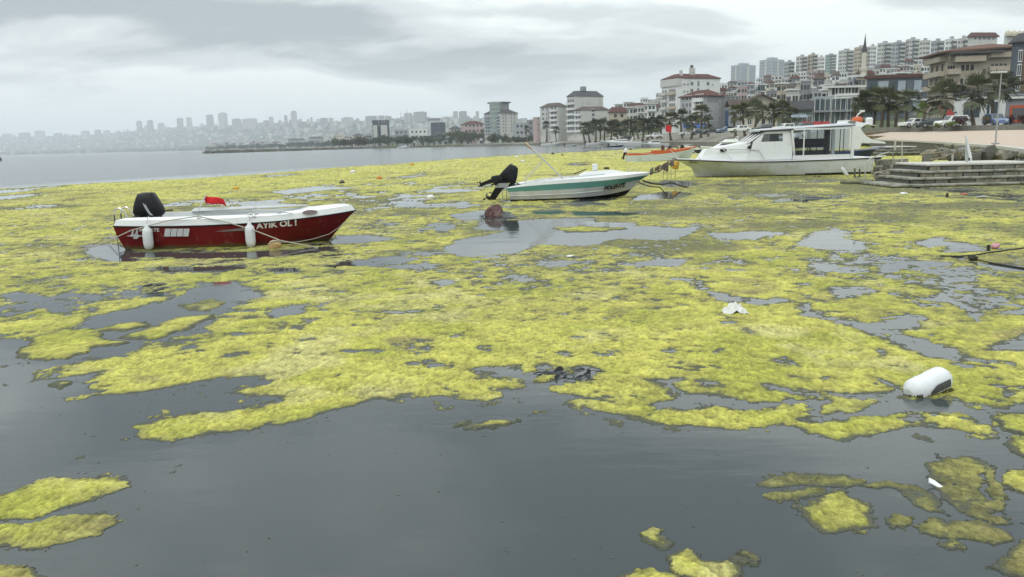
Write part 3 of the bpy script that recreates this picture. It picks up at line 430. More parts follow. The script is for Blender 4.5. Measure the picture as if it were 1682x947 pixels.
def outboard(parent, x, z, s=1.0, tilt=0.0, cover=True, name='outboard_motor', label=None):
    o = bpy.data.objects.new(name, None); C.objects.link(o); o.parent = parent; o.location = (x, 0, z); o.rotation_euler = (0, tilt, 0); o.scale = (s, s, s)
    if label: o['label'] = label
    h = MB(); prof = [(-.30, .26, .0), (-.33, .30, .08), (-.30, .30, .24), (-.235, .27, .42), (-.19, .23, .52), (-.12, .12, .545)]
    rings = []
    for i, (x0, hw, zz) in enumerate(prof):
        x1 = (.28, .29, .25, .18, .13, .06)[i]; w = (.15, .18, .18, .165, .135, .08)[i]; cx = (x0 + x1) / 2; hx = (x1 - x0) / 2
        rings.append([(cx + hx * math.copysign(abs(math.cos(a)) ** .42, math.cos(a)), w * math.copysign(abs(math.sin(a)) ** .6, math.sin(a)), zz + 0.02 * math.sin(3 * a + i)) for a in [2 * math.pi * k / 16 for k in range(16)]])
    h.loft(rings, True, True, True); h.build('cowling', M_ENGINE, o, True)
    if cover:
        d = MB()
        for k in range(2): d.tube([(-.03 + .035 * k, -.195, .30 - .03 * k), (.0 + .03 * k, -.20, .20), (.06 + .03 * k, -.198, .06), (.10 + .03 * k, -.185, .0)], .009, 4)
        d.build('side_stripe', M_DECAL, o)
    l = MB(); l.loft([[(-.20, -.07, .02), (.10, -.07, .02), (.10, .07, .02), (-.20, .07, .02)], [(-.26, -.05, -.45), (-.02, -.05, -.45), (-.02, .05, -.45), (-.26, .05, -.45)], [(-.27, -.035, -.78), (-.06, -.035, -.78), (-.06, .035, -.78), (-.27, .035, -.78)]], True, True, True)
    l.box((-.20, 0, -.60), (.34, .16, .02)); l.loft([[(-.15, -.012, -.78), (-.05, -.012, -.78), (-.05, .012, -.78), (-.15, .012, -.78)], [(-.18, -.008, -.98), (-.10, -.008, -.98), (-.10, .008, -.98), (-.18, .008, -.98)]], True, True, True)
    l.build('leg', M_ENGINE, o, True)
    g = MB(); g.lathe([(.0, -.20), (.05, -.15), (.065, 0), (.05, .15), (.0, .22)], 8, (-.20, 0, -.78), Matrix.Rotation(R(90), 3, 'Y')); g.build('gearcase', M_ENGINE, o, True)
    p = MB()
    for k in range(3):
        a = 2 * math.pi * k / 3 + .4; ca, sa = math.cos(a), math.sin(a)
        p.add([(-.38, .02 * ca, -.78 + .02 * sa), (-.36, .16 * ca - .06 * sa, -.78 + .16 * sa + .06 * ca), (-.40, .19 * ca, -.78 + .19 * sa), (-.44, .15 * ca + .07 * sa, -.78 + .15 * sa - .07 * ca)], [(0, 1, 2, 3), (3, 2, 1, 0)])
    p.build('propeller', M_BLACK, o)
    b = MB(); b.box((.16, 0, -.10), (.10, .18, .26)); b.tube([(.15, 0, .05), (.40, 0, .10), (.48, 0, .10)], .018); b.build('clamp_bracket', M_BLACK, o)
    return o
def sag(a, b, s, n=10): 
    a = Vector(a); b = Vector(b); return [a.lerp(b, t) - Vector((0, 0, s * 4 * t * (1 - t))) for t in [k / n for k in range(n + 1)]]
def rope(label, pts, r=0.012, m=None, cat='rope', name='mooring_rope', group=None):
    o = MB().tube(pts, r, 5).build(name, m or M_ROPE, None, True); return tag(o, label, cat, group)

def red_boat():
    a = on_z(203, 409); b = on_z(541, 404); L = 5.30
    root = thing('motorboat', 'red motorboat with white gunwale lettered AYIK OL, moored in the algae', 'boat', (a.x + 0.02, (a.y + b.y) / 2 + .9, 0), 0.0)
    x0 = [-.20, 0, .02, 5.14]
    H = Hull(L, [
        dict(x=[0.10, 4.55], t=TT, b=[.0] * 10, z=[-.20, -.21, -.22, -.22, -.21, -.19, -.15, -.10, -.06, .0]),
        dict(x=[0.05, 4.66], t=TT, b=[.70, .76, .80, .80, .76, .64, .46, .28, .16, .02], z=[-.06, -.07, -.07, -.07, -.06, -.03, .01, .05, .09, .14]),
        dict(x=[-.08, 5.05], t=TT, b=[.82, .88, .93, .94, .92, .82, .62, .40, .22, .02], z=[.32, .30, .29, .29, .31, .35, .42, .48, .52, .56]),
        dict(x=[-.12, 5.22], t=TT, b=[.86, .92, .97, .98, .96, .88, .68, .44, .25, .02], z=[.545, .53, .52, .52, .535, .565, .61, .645, .67, .70]),
        dict(x=[-.06, 5.14], t=TT, b=[.83, .89, .94, .95, .93, .85, .65, .42, .24, .03], z=[.68, .67, .665, .665, .68, .70, .745, .785, .81, .83]),
        dict(x=[0.10, 4.95], t=TT, b=[.66, .72, .77, .78, .76, .67, .46, .24, .10, .01], z=[.715, .72, .72, .72, .725, .745, .79, .83, .855, .875]),
        dict(x=[0.16, 4.80], t=TT, b=[.62, .68, .73, .74, .72, .62, .42, .20, .07, .005], z=[.66, .40, .20, .20, .22, .40, .60, .70, .80, .86]),
    ])
    h = MB(); H.shell(h, 0, 3); H.transom(h, 0, 3); h.build('hull', M_RED, root, True)
    w = MB(); H.shell(w, 3, 6); H.transom(w, 3, 5); H.deck(w, 5, -.005, 17); w.build('gunwale', M_WHITE, root, True)
    r = MB()
    for sd in (-1, 1): r.tube(H.line(3, sd, .008, .0), .016, 5)
    r.build('rub_rail', M_BLACK, root, True)
    fl = MB(); H.deck(fl, 6, -.02, 1, 18); fl.build('cockpit_floor', M_GREYIN, root)
    MB().bevbox((1.55, 0, .50), (.34, 1.42, .06), .02).build('thwart', M_WHITE, root, True); MB().bevbox((3.0, 0, .52), (.34, 1.36, .06), .02).build('thwart', M_WHITE, root, True)
    # raised far coaming and stern quarter
    c = MB(); c.loft([[(1.05, .80, .70), (1.05, .66, .72), (4.0, .50, .80), (4.0, .58, .79)], [(1.15, .78, .80), (1.15, .67, .81), (3.9, .50, .83), (3.9, .56, .83)]], True, False, True); c.build('coaming', M_WHITE, root)
    # hull lettering and marks on the starboard side
    def side_mark(px, pz, text, size, m, name, sh=0.0, bold=0.0, sx=1.0):
        # the starboard topside between lines 2 and 3 leans out: follow it
        t = (px - 0) / 5.15; i = min(int(t * (H.n - 1)), H.n - 2); p0 = Vector(H.rows[2][i]); p1 = Vector(H.rows[3][i]); q0 = Vector(H.rows[2][i + 1])
        for v in (p0, p1, q0): v.y = -v.y
        ex = (q0 - p0).normalized(); n = ex.cross(p1 - p0).normalized(); n = -n if n.y > 0 else n; ey = n.cross(ex)
        k = (pz - p0.z) / (p1.z - p0.z); o = p0 + (p1 - p0) * k + ex * (px - p0.x) + n * .012
        mw = Matrix((( ex.x * sx, ey.x, n.x, o.x), (ex.y * sx, ey.y, n.y, o.y), (ex.z * sx, ey.z, n.z, o.z), (0, 0, 0, 1)))
        return lettering(name, text, size, m, root, mw, .004, sh, bold), mw
    side_mark(3.10, .405, 'AYIK OL !', .185, M_LETTER, 'lettering', .12, .006, 1.12)
    side_mark(.50, .42, 'MARATE', .11, M_LETTER, 'maker_lettering', .1, .002, 1.1)
    def flat_mark(px, pz, lift=.012):
        o_, mw_ = side_mark(px, pz, '.', .004, M_DECAL, 'decal_dot'); bpy.data.objects.remove(o_); return mw_ @ Matrix.Translation((0, 0, lift))
    mw = flat_mark(1.08, .30, .0)
    for k in range(4):
        o = MB().prism([(.0, 0), (.13, 0), (.19, .18), (.06, .18)], .006).build('decal_bar', M_DECAL, root); o.matrix_local = mw @ Matrix.Translation((k * .145 - .04, .0, 0))
    lg = MB().prism([(-.02, 0), (.10, .03), (.16, .16), (.20, .16), (.16, .05), (.20, .05), (.26, .17), (.30, .17), (.26, .04), (.36, .02), (.62, .03), (.62, .015), (.3, .0), (.22, -.06), (.14, -.06), (.16, -.01)], .006).build('winged_emblem', M_DECAL, root); lg.matrix_local = flat_mark(.20, .34, .03)
    wv = MB().prism([(0, 0), (.75, .0), (.85, .10), (.5, .055), (.2, .03)], .003).build('wave_decal', M_DECALG, root); wv.matrix_local = flat_mark(2.2, .37, .0)
    em = MB(); em.lathe([(.0, .004), (.10, .004), (.10, 0)], 14); e = em.build('bow_emblem', M_DECALG, root); e.matrix_local = Matrix.Translation((4.30, -.665, .735)) @ Matrix.Rotation(R(32), 4, 'Z') @ Matrix.Rotation(R(80), 4, 'X') @ Matrix.Scale(1.8, 4, (1, 0, 0)) @ Matrix.Scale(.55, 4, (0, 1, 0))
    # outboard, ladder, cleats, rails, flag
    om = outboard(root, -.02, .72, 1.0, 0.0, True, label='black outboard motor under a loose cover'); om.location.x = .36; om.scale = (1.12, 1.18, .94)
    lad = MB()
    for y in (-.52, -.20): lad.tube([(-.22, y, -.22), (-.24, y, .78), (-.20, y, .90), (-.10, y, .93), (.0, y, .86), (.06, y, .72)], .017, 6)
    for z in (-.10, .12, .34, .56): lad.tube([(-.235, -.52, z), (-.235, -.20, z)], .014, 5)
    lad.build('boarding_ladder', M_STEEL, root, True)
    MB().bevbox((-.38, .10, .52), (.28, .36, .16), .05).build('auxiliary_block', M_BLACK, root, True); MB().bevbox((-.36, .08, .26), (.22, .30, .12), .04).build('auxiliary_block', M_BLACK, root, True)
    for (cx, cy, cz) in ((1.85, -.90, .69), (3.62, -.72, .74), (4.95, .0, .90), (1.85, .85, .79), (3.1, -.93, .69)):
        MB().tube([(cx - .10, cy, cz + .05), (cx - .03, cy, cz + .055), (cx - .03, cy, cz), (cx + .03, cy, cz), (cx + .03, cy, cz + .055), (cx + .10, cy, cz + .05)], .012, 5).build('cleat', M_STEEL, root, True)
    ra = MB(); ra.tube([(2.98, -.955, .69), (2.98, -.96, .76), (3.75, -.86, .77), (3.95, -.80, .73)], .011, 5); ra.build('grab_rail', M_STEEL, root, True)
    st = MB(); st.tube([(1.28, .50, .72), (1.52, .50, 1.12)], .014, 6); fs = st.build('flag_staff', M_OFFWHITE, root, True)
    fg = MB(); rows = []
    for i in range(9):
        u = i / 8; rows.append([(1.47 + .46 * u + .05 * u * k, .50 + .05 * math.sin(u * 7 + k * 1.2), 1.10 - .17 * k - .10 * u * u - .02 * math.sin(u * 6)) for k in (0, .33, .66, 1)])
    fg.loft(rows, False); fgo = fg.build('flag', M_FLAG, root, True)
    so = fgo.modifiers.new('cloth', 'SOLIDIFY'); so.thickness = .004
    # fenders hang on lines: things of their own
    fenders = []
    for i, (fx, lab) in enumerate(((.72, 'white cylindrical fender hanging near the stern of the red boat'), (3.02, 'white cylindrical fender hanging amidships beside the red boat lettering'))):
        f = thing('boat_fender', lab, 'fender', (root.location.x + fx, root.location.y - 1.04, .02), 0, 'fenders of the red boat')
        MB().lathe([(.0, .0), (.05, .0), (.095, .05), (.11, .14), (.11, .38), (.095, .46), (.05, .50), (.035, .56), (.0, .57)], 14).build('fender_body', M_FENDER, f, True)
        MB().tube([(0, 0, .56), (0, .04, .62), (0, .10, .70), (0, .16, .74)], .008, 5).build('hanging_line', M_ROPE, f, True)
        fenders.append(f)
    X, Y = root.location.x, root.location.y
    rope('pale mooring rope drooping along the red hull from its amidships cleat', [(X - .9, Y - 1.3, .01), (X - .25, Y - 1.06, .20), (X + .35, Y - 1.02, .46), (X + 1.2, Y - 1.02, .66), (X + 1.85, Y - .96, .735), (X + 2.5, Y - 1.04, .60), (X + 3.2, Y - 1.12, .38), (X + 3.75, Y - 1.22, .17), (X + 4.3, Y - 1.3, .06), (X + 4.6, Y - 1.35, .0)], .013)
    rope('thin line curving round the bow of the red boat at the waterline', [(X + 3.7, Y - 1.1, .12), (X + 4.0, Y - .93, .09), (X + 4.35, Y - .72, .13), (X + 4.65, Y - .40, .20), (X + 4.85, Y - .12, .34), (X + 4.95, Y + .02, .46), (X + 4.80, Y - .04, .40), (X + 4.88, Y - .1, .30)], .008)
    bu = thing('mooring_buoy', 'tan plastic buoy with a rope strop floating beside the red hull', 'buoy', (X + 3.62, Y - 1.28, 0), .3)
    MB().lathe([(.0, -.10), (.10, -.08), (.14, .0), (.13, .08), (.07, .13), (.0, .14)], 12, (0, 0, .05), Matrix.Rotation(R(24), 3, 'Y')).build('buoy_body', mat('buoy_tan', (.42, .28, .12), .6, .3, var=.2, vscale=8), bu, True)
    MB().tube([(-.13, -.02, .10), (-.05, -.10, .17), (.06, -.08, .19), (.14, .0, .12), (.06, .09, .18)], .018, 5).build('strop', M_ROPE, bu, True)
red_boat()

def polente():
    a = on_z(838, 329); b = on_z(1033, 327)
    L = 5.4; cx, cy = a.x, (a.y + b.y) / 2 + .9
    root = thing('motorboat', 'white motorboat with a teal stripe lettered POLENTE and folded canopy frame', 'boat', (cx, cy, 0), R(-1.0))
    H = Hull(L, [
        dict(x=[.08, 4.45], t=TT, b=[.0] * 10, z=[-.18, -.19, -.20, -.20, -.18, -.14, -.08, -.02, .02, .06]),
        dict(x=[.03, 4.70], t=TT, b=[.78, .82, .85, .84, .80, .66, .46, .28, .16, .02], z=[.05, .05, .055, .065, .08, .11, .16, .22, .26, .30]),
        dict(x=[-.02, 4.88], t=TT, b=[.84, .89, .92, .92, .88, .76, .55, .34, .20, .02], z=[.20, .20, .21, .225, .25, .30, .36, .42, .46, .50]),
        dict(x=[-.06, 5.10], t=TT, b=[.88, .93, .97, .97, .94, .84, .63, .40, .24, .02], z=[.355, .365, .38, .40, .43, .48, .54, .60, .64, .67]),
        dict(x=[-.10, 5.36], t=TT, b=[.91, .97, 1.01, 1.02, .99, .90, .70, .46, .28, .03], z=[.50, .55, .60, .635, .67, .71, .755, .79, .81, .825]),
        dict(x=[-.02, 5.40], t=TT, b=[.90, .95, .99, 1.0, .97, .88, .69, .46, .28, .03], z=[.54, .64, .74, .78, .81, .845, .875, .90, .91, .92]),
        dict(x=[.35, 5.2], t=TT, b=[.70, .76, .80, .80, .76, .64, .46, .26, .12, .01], z=[.56, .67, .78, .82, .86, .92, .95, .95, .95, .95]),
        dict(x=[.45, 4.9], t=TT, b=[.66, .70, .74, .74, .70, .58, .38, .18, .07, .01], z=[.40, .30, .30, .32, .36, .60, .80, .90, .93, .94]),
    ])
    h = MB(); H.shell(h, 1, 3); H.transom(h, 0, 4); h.build('hull', M_OFFWHITE, root, True)
    k = MB(); H.shell(k, 0, 1); k.build('bottom', M_ANTIFOUL, root, True)
    s = MB(); H.shell(s, 3, 4); s.build('teal_stripe', M_TEAL, root, True)
    w = MB(); H.shell(w, 4, 7); H.deck(w, 6, -.004, 14); w.build('gunwale', M_WHITE, root, True)
    f = MB(); H.deck(f, 7, -.01, 0, 16); f.build('cockpit_floor', M_GREYIN, root)
    for kk, zz in ((2, 0.0),):
        c = MB()
        for sd in (-1, 1): c.tube(H.line(kk, sd, .004), .018, 4)
        c.build('spray_chine', M_OFFWHITE, root, True)
    d = MB(); d.loft([[(2.7, -.50, .88), (2.7, .50, .88), (4.5, .22, .95), (4.5, -.22, .95)], [(2.95, -.42, .99), (2.95, .42, .99), (4.0, .2, 1.05), (4.0, -.2, 1.05)]], True, False, True); d.build('foredeck_hatch', M_WHITE, root, True)
    wb = MB(); wb.bevbox((3.32, .30, 1.16), (.20, .20, .26), .03); wb.build('white_tub', M_WHITE, root, True)
    i = 15; p0 = Vector(H.rows[2][i]); p1 = Vector(H.rows[3][i]); q0 = Vector(H.rows[2][i + 2])
    for v in (p0, p1, q0): v.y = -v.y
    ex = (q0 - p0).normalized(); n = ex.cross(p1 - p0).normalized(); n = -n if n.y > 0 else n; n = Vector((n.x, n.y, 0)).normalized(); n = (n + Vector((0, 0, -.25))).normalized(); ex = (ex - n * ex.dot(n)).normalized(); ey = n.cross(ex); o = p0 + (p1 - p0) * .25 + n * .10
    mw = Matrix(((ex.x, ey.x, n.x, o.x), (ex.y, ey.y, n.y, o.y), (ex.z, ey.z, n.z, o.z), (0, 0, 0, 1)))
    lettering('lettering', 'POLENTE', .21, mat('letter_black', (.02, .02, .02), .5, .3), root, mw, .004, .35, .008)
    i = 2; o = Vector((.62, -.905, .27)); mw = Matrix(((1, 0, 0, o.x), (0, -.4, -1, o.y), (0, 1, 0, o.z), (0, 0, 0, 1)))
    lettering('registration_number', '620', .09, M_DECALG, root, mw, .004, 0, .002)
    # canopy frame folded: a bundle of tubes leaning aft with a strut
    fr = MB()
    for y in (-.86, .86):
        for j in range(3): fr.tube([(2.02, y, .80 + .01 * j), (.72 + .07 * j, y * .96, 2.08 - .05 * j)], .024, 5)
        fr.tube([(.55, y, .72), (1.28, y, 1.44)], .014, 5); fr.tube([(.62, y, .74), (.62, y, .60)], .014, 5)
    for j in range(3): fr.tube([(.72 + .05 * j, -.83, 2.08 - .04 * j), (.66 + .05 * j, 0, 2.16 - .04 * j), (.72 + .05 * j, .83, 2.08 - .04 * j)], .016, 5)
    fr.build('canopy_frame', mat('frame_tube_pale', (.50, .49, .46), .45, .4, var=.12), root, True)
    cl = MB(); cl.tube([(.70, -.85, 2.10), (.74, -.85, 2.02), (.86, -.86, 1.93)], [.03, .045, .03], 7); cl.tube([(.66, .0, 2.17), (.72, -.5, 2.12), (.74, -.85, 2.04)], .035, 6); cl.build('canopy_wrap', mat('canvas_tan', (.40, .30, .20), .9, .1, var=.25), root, True)
    om = outboard(root, -.28, .66, 1.0, R(30), False, label='black outboard motor tilted up out of the water'); om.location = (-.10, .10, .72); om.scale = (1.12, 1.1, 1.18)
    om2 = outboard(root, -.5, .6, .6, R(64), False, 'small_outboard', label='smaller outboard raised on a bracket behind the big one'); om2.location = (-.62, -.45, .74)
    br = MB(); br.box((-.30, -.42, .58), (.50, .10, .16)); MB().tube([(-.12, -.5, .5), (-.12, -.5, -.15)], .02, 5).build('ladder_tube', M_GREYMETAL, root); MB().tube([(-.28, -.5, .45), (-.28, -.5, -.1)], .016, 5).build('ladder_tube', M_GREYMETAL, root); br.build('motor_bracket', M_GREYMETAL, root)
    for (x, y, z) in ((1.0, -.92, .70), (1.55, -.95, .77), (2.35, -.95, .82), (4.95, .0, .93), (4.6, -.25, .93), (4.6, .25, .93)):
        MB().tube([(x - .04, y, z), (x - .04, y, z + .07), (x + .04, y, z + .07), (x + .04, y, z)], .012, 5).build('cleat', M_STEEL, root, True)
    MB().tube([(2.5, .2, .92), (2.75, .1, 1.02), (2.95, .0, 1.10)], .02, 5).build('boat_hook', M_BLACK, root, True); MB().bevbox((3.75, .1, 1.12), (.22, .10, .07), .02).build('deck_gear', M_BLACK, root, True)
    X, Y = cx + 5.28, cy
    P = at(1088, 262, cy + 10); 
    rope('dark weed-hung mooring rope rising from the bow of the striped boat', [(X, Y, .86), (X + .9, Y + 2.2, .85), (X + 2.0, Y + 6.0, .95), (X + 3.0, cy + 9.5, 1.02)], .030, M_DARKROPE)
    # a loop of chain and rope sagging from the stem down into the water
    rope('dark mooring chain hanging from the stem of the striped boat into the water', sag((X - .32, Y, .56), (X + .55, Y + .15, .34), .06, 6) + [(X + .75, Y + .2, .12), (X + .92, Y + .22, -.05)], .022, M_DARKROPE)
    rope('drooping weed-covered line between striped boat and white cabin boat', sag((X - .1, Y + .1, .60), (X + 1.6, Y + 3.0, .34), .10, 8) + [(X + 2.3, Y + 4.2, .10), (X + 2.8, Y + 5.0, -.02)], .035, M_DARKROPE)
    return cx, cy
PCX, PCY = polente()

def cabin_boat():
    a = on_z(1136, 292); b = on_z(1425, 287); yy = (a.y + b.y) / 2
    k = yy / FPX; L = 10.5; bow = at(1108, 262, yy + 1.5).x; ang = math.pi
    root = thing('cabin_boat', 'long white cabin boat with clear vinyl side windows moored by the steps', 'boat', (bow + L, yy + 1.4, 0), ang)
    # local x runs to the bow, which points to the left of the view; the visible side is port (+y)
    H = Hull(L, [
        dict(x=[.0, 9.2], t=TT, b=[.0] * 10, z=[-.3] * 10),
        dict(x=[.0, 9.55], t=TT, b=[1.18, 1.22, 1.25, 1.22, 1.12, .92, .62, .38, .2, .03], z=[.10, .08, .07, .07, .08, .12, .22, .36, .44, .52]),
        dict(x=[-.05, 10.0], t=TT, b=[1.28, 1.34, 1.38, 1.38, 1.32, 1.14, .84, .54, .30, .03], z=[.45, .43, .42, .42, .44, .48, .58, .68, .73, .78]),
        dict(x=[-.10, 10.5], t=TT, b=[1.32, 1.40, 1.45, 1.46, 1.42, 1.28, 1.0, .68, .40, .03], z=[.86, .84, .82, .80, .80, .83, .90, .95, .98, 1.0]),
        dict(x=[-.10, 10.5], t=TT, b=[1.30, 1.38, 1.43, 1.44, 1.40, 1.26, .98, .66, .38, .03], z=[.93, .91, .89, .87, .87, .90, .97, 1.02, 1.05, 1.07]),
    ])
    hu = mat('cabin_hull_grey_white', (.54, .57, .58), .4, .4, var=.06, vscale=1.0, stain=(.40, .40, .34), stain_amt=.4, sscale=1.4, slime=.045)
    h = MB(); H.shell(h, 0, 3); H.transom(h, 0, 3); h.build('hull', hu, root, True)
    w = MB(); H.shell(w, 3, 4); H.deck(w, 4, 0); w.build('deck', M_WHITE, root, True)
    r = MB()
    for sd in (-1, 1): r.tube(H.line(3, sd, .012), .032, 5)
    r.build('rub_rail', M_BLACK, root, True)
    for sd in (-1, 1): MB().loft([[(x, sd * (y + .012), .0) for x, y, z in H.rows[1][:9]], [(x, sd * (y + .03), .13) for x, y, z in H.rows[1][:9]]], False).build('boot_stripe', M_ANTIFOUL, root)
    # trunk cabin (fore), wheelhouse, canopy with windows
    Lx = lambda px: (bow + L) - at(px, 250, yy).x            # picture column -> local x
    t = MB(); x1, x2, x3 = Lx(1156), Lx(1167), Lx(1236); 
    t.loft([[(x1, -.55, .95), (x1, .55, .95), (x3, 1.16, .90), (x3, -1.16, .90)], [(x2, -.46, 1.52), (x2, .46, 1.52), (x3, .96, 1.88), (x3, -.96, 1.88)]], True, False, True); t.build('trunk_cabin', M_WHITE, root)
    x4, x5, x6, x7 = Lx(1232), Lx(1260), Lx(1290), Lx(1304)
    wl = MB()
    zt = 2.44
    for sd in (-1, 1):
        wl = MB(); y0, y1 = sd * 1.20, sd * 1.08
        # side wall of the wheelhouse with a window opening: four pieces round it
        P = lambda x, z: (x, y0 + (y1 - y0) * (z - .9) / 1.5, z)
        xf = lambda z: x4 + (x5 - x4) * (z - 1.70) / (zt - 1.70) if z > 1.7 else x4
        wx0, wx1, wz0, wz1 = Lx(1252), Lx(1288), 1.88, 2.30
        quads = [[(x4 + .02, .9), (x7, .9), (x7, wz0), (xf(wz0), wz0)], [(xf(wz1), wz1), (x7, wz1), (x7, zt), (x5, zt)], [(xf(wz0), wz0), (wx0 , wz0), (wx0 - .16, wz1), (xf(wz1), wz1)], [(wx1, wz0), (x7, wz0), (x7, wz1), (wx1, wz1)]]
        for q in quads: wl.add([P(*c) for c in q], [(0, 1, 2, 3)])
        wl.build('wheelhouse_wall', M_WHITE, root)
    for sd in (-1, 1): MB().add([(wx0, sd * 1.115, wz0), (wx1, sd * 1.115, wz0), (wx1, sd * 1.085, wz1), (wx0 - .16, sd * 1.085, wz1)], [(0, 1, 2, 3)]).build('side_window', M_VINYL, root)
    ws = MB(); ws.add([(x4, -.95, 1.85), (x4, .95, 1.85), (x5 + .02, .9, 2.40), (x5 + .02, -.9, 2.40)], [(0, 1, 2, 3)]); ws.build('windshield', M_GLASSD, root)
    wf = MB()
    for y in (-1.0, -.33, .33, 1.0): wf.tube([(x4 + .02, y, 1.82), (x5 + .02, y * .95, 2.44)], .035, 5)
    wf.tube([(x4 + .03, -1.0, 1.84), (x4 + .03, 1.0, 1.84)], .035, 5); wf.build('windshield_frame', M_WHITE, root)
    x8, x9 = Lx(1398), Lx(1404)
    ro = MB(); xr = Lx(1250)
    ro.loft([[(xr, -1.12, 2.42), (xr, 1.12, 2.42), (x9, 1.28, 2.60), (x9, -1.28, 2.60)], [(xr, -1.12, 2.50), (xr, 1.12, 2.50), (x9, 1.28, 2.69), (x9, -1.28, 2.69)], [(xr - .3, -.7, 2.58), (xr - .3, .7, 2.58), (x9 + .3, .8, 2.78), (x9 + .3, -.8, 2.78)]], True, True, True); ro.build('roof', mat('roof_canvas_grey', (.42, .44, .45), .7, .2, var=.1, vscale=3), root)
    re = MB()
    for sd in (-1, 1): re.tube([(xr + .02, sd * 1.15, 2.44), (x9, sd * 1.31, 2.62)], .028, 5)
    re.build('roof_edge', M_BLACK, root)
    # canopy frame posts
    for sd in (-1, 1):
        po = MB(); po.box(((x8 + x9) / 2, sd * 1.30, 1.75), (.16, .08, 1.72)); po.box((Lx(1321), sd * 1.28, 1.70), (.06, .05, 1.60)); po.box(((x7 + x8) / 2, sd * 1.29, 1.0), (abs(x8 - x7), .06, .22)); po.box(((x7 + x8) / 2, sd * 1.24, 2.50), (abs(x8 - x7), .06, .10))
        po.box((x7 - .03, sd * 1.2, 1.7), (.10, .07, 1.55), rot=Matrix.Rotation(R(8), 3, 'Y'))
        po.build('canopy_frame', M_WHITE, root)
    for sd, lab in ((1, None), (-1, None)):
        for (pa, pb) in ((1307, 1319), (1323, 1360), (1361, 1396)):
            v = MB(); xa, xb = Lx(pa), Lx(pb); v.add([(xa, sd * 1.29, 1.11), (xb, sd * 1.29, 1.11), (xb, sd * 1.25, 2.45), (xa, sd * 1.25, 2.45)], [(0, 1, 2, 3)]); v.build('vinyl_window', M_VINYL, root)
    rb = MB()
    for (pa) in (1312, 1335, 1347, 1352, 1371, 1380, 1385, 1391): rb.tube([(Lx(pa), .9 if pa % 2 else -.9, .9), (Lx(pa), .9 if pa % 2 else -.9, 2.48)], .022, 5)
    rb.tube([(Lx(1325), .6, 2.2), (Lx(1342), .6, 1.3)], .03, 5); rb.box((Lx(1377), -.2, 1.7), (.20, .25, 1.5)); rb.box((Lx(1350), -.5, 1.18), (1.8, .4, .3)); rb.build('inside_frame', mat('inside_grey', (.07, .075, .085), .6, .3, var=.2), root)
    sb = MB(); sb.box((Lx(1352), -1.10, 1.72), (2.1, .04, .5)); sb.build('folded_cover', mat('cover_slate', (.055, .065, .09), .8, .2, var=.15), root)
    # porthole shades, handrail, name, bow rail
    for (pa, z, s) in ((1193, 1.50, 1.0), (1236, 1.62, 1.0)):
        f = (x1 - Lx(pa)) / (x1 - x3); y = .5 + (1.06 - .5) * f if pa < 1230 else 1.06
        MB().lathe([(.0, .0), (.17, .0), (.17, .03), (.10, .07), (.0, .08)], 14).build('porthole', M_BLACK, root, True).matrix_local = Matrix.Translation((Lx(pa), y + .0, z - .02)) @ Matrix.Rotation(R(-72), 4, 'X') @ Matrix.Scale(.62, 4, (0, 1, 0)) @ Matrix.Scale(1.1, 4, (1, 0, 0))
    hr = MB(); hr.tube([(Lx(1140), .55, 1.62), (Lx(1190), .92, 1.55), (Lx(1248), 1.26, 1.45), (Lx(1257), 1.36, .95)], .022, 5)
    for pa, y in ((1150, .62), (1198, 1.0)): hr.tube([(Lx(pa) + .25, y - .03, 1.57), (Lx(pa) - .2, y + .2, .96)], .02, 5)
    hr.build('handrail', M_STEEL, root, True)
    nm = mat('name_dark', (.06, .06, .07), .6, .2); i = 20; p0 = Vector(H.rows[2][i]); p1 = Vector(H.rows[3][i]); q0 = Vector(H.rows[2][i - 1]); ex = (q0 - p0).normalized(); n = ex.cross(p1 - p0).normalized(); n = n if n.y > 0 else -n; ey = n.cross(ex); o = p0 + (p1 - p0) * .5 + n * .03 
    lettering('name_lettering', 'SELALI', .16, nm, root, Matrix(((ex.x, ey.x, n.x, o.x), (ex.y, ey.y, n.y, o.y), (ex.z, ey.z, n.z, o.z), (0, 0, 0, 1))), .004, 0, .003)
    rp = MB()
    rp.tube(sag((x1 + 1.4, .2, 1.10), (Lx(1112), .0, 1.16), .0, 2), .05, 6); rp.build('anchor_roller', M_GREYMETAL, root)
    f = MB(); f.lathe([(.0, .0), (.08, .02), (.10, .1), (.10, .55), (.07, .62), (.0, .64)], 10, (0, 0, 0), Matrix.Rotation(R(38), 3, 'Y'))
    fo = f.build('boat_fender', M_FENDER, None, True, loc=at(1393, 287, yy - .3) + Vector((0, 0, -.1))); fo.rotation_euler = (0, R(-75), 0); tag(fo, 'white fender slanting against the stern of the cabin boat', 'fender')
    rope('slack pale bow line of the white cabin boat running to the orange boat', [(bow + .2, yy + 1.4, 1.05), (bow - .3, yy + 8, 1.25), (bow - .2, yy + 20, 1.2), (bow + .6, yy + 32, .9)], .02)
    # clutter hung from the mooring rope under the bow
    bk = thing('yellow_bucket', 'yellow plastic drum hanging from the rope under the cabin boat bow', 'bucket', (bow - .25, yy + .2, 0))
    MB().lathe([(.0, .0), (.15, .01), (.19, .08), (.20, .36), (.16, .44), (.0, .46)], 12, (0, 0, .52), Matrix.Rotation(R(10), 3, 'Y')).build('drum_body', M_YELLOWP, bk, True)
    MB().tube([(-.19, 0, .94), (-.1, 0, 1.08), (.05, 0, 1.10), (.18, 0, .94)], .014, 5).build('handle', M_BLACK, bk, True)
    cl = thing('hanging_net', 'ragged net and weed hanging under the mooring rope between two boats', 'net', (bow - 1.2, yy - 1.2, 0))
    rnd = random.Random(4)
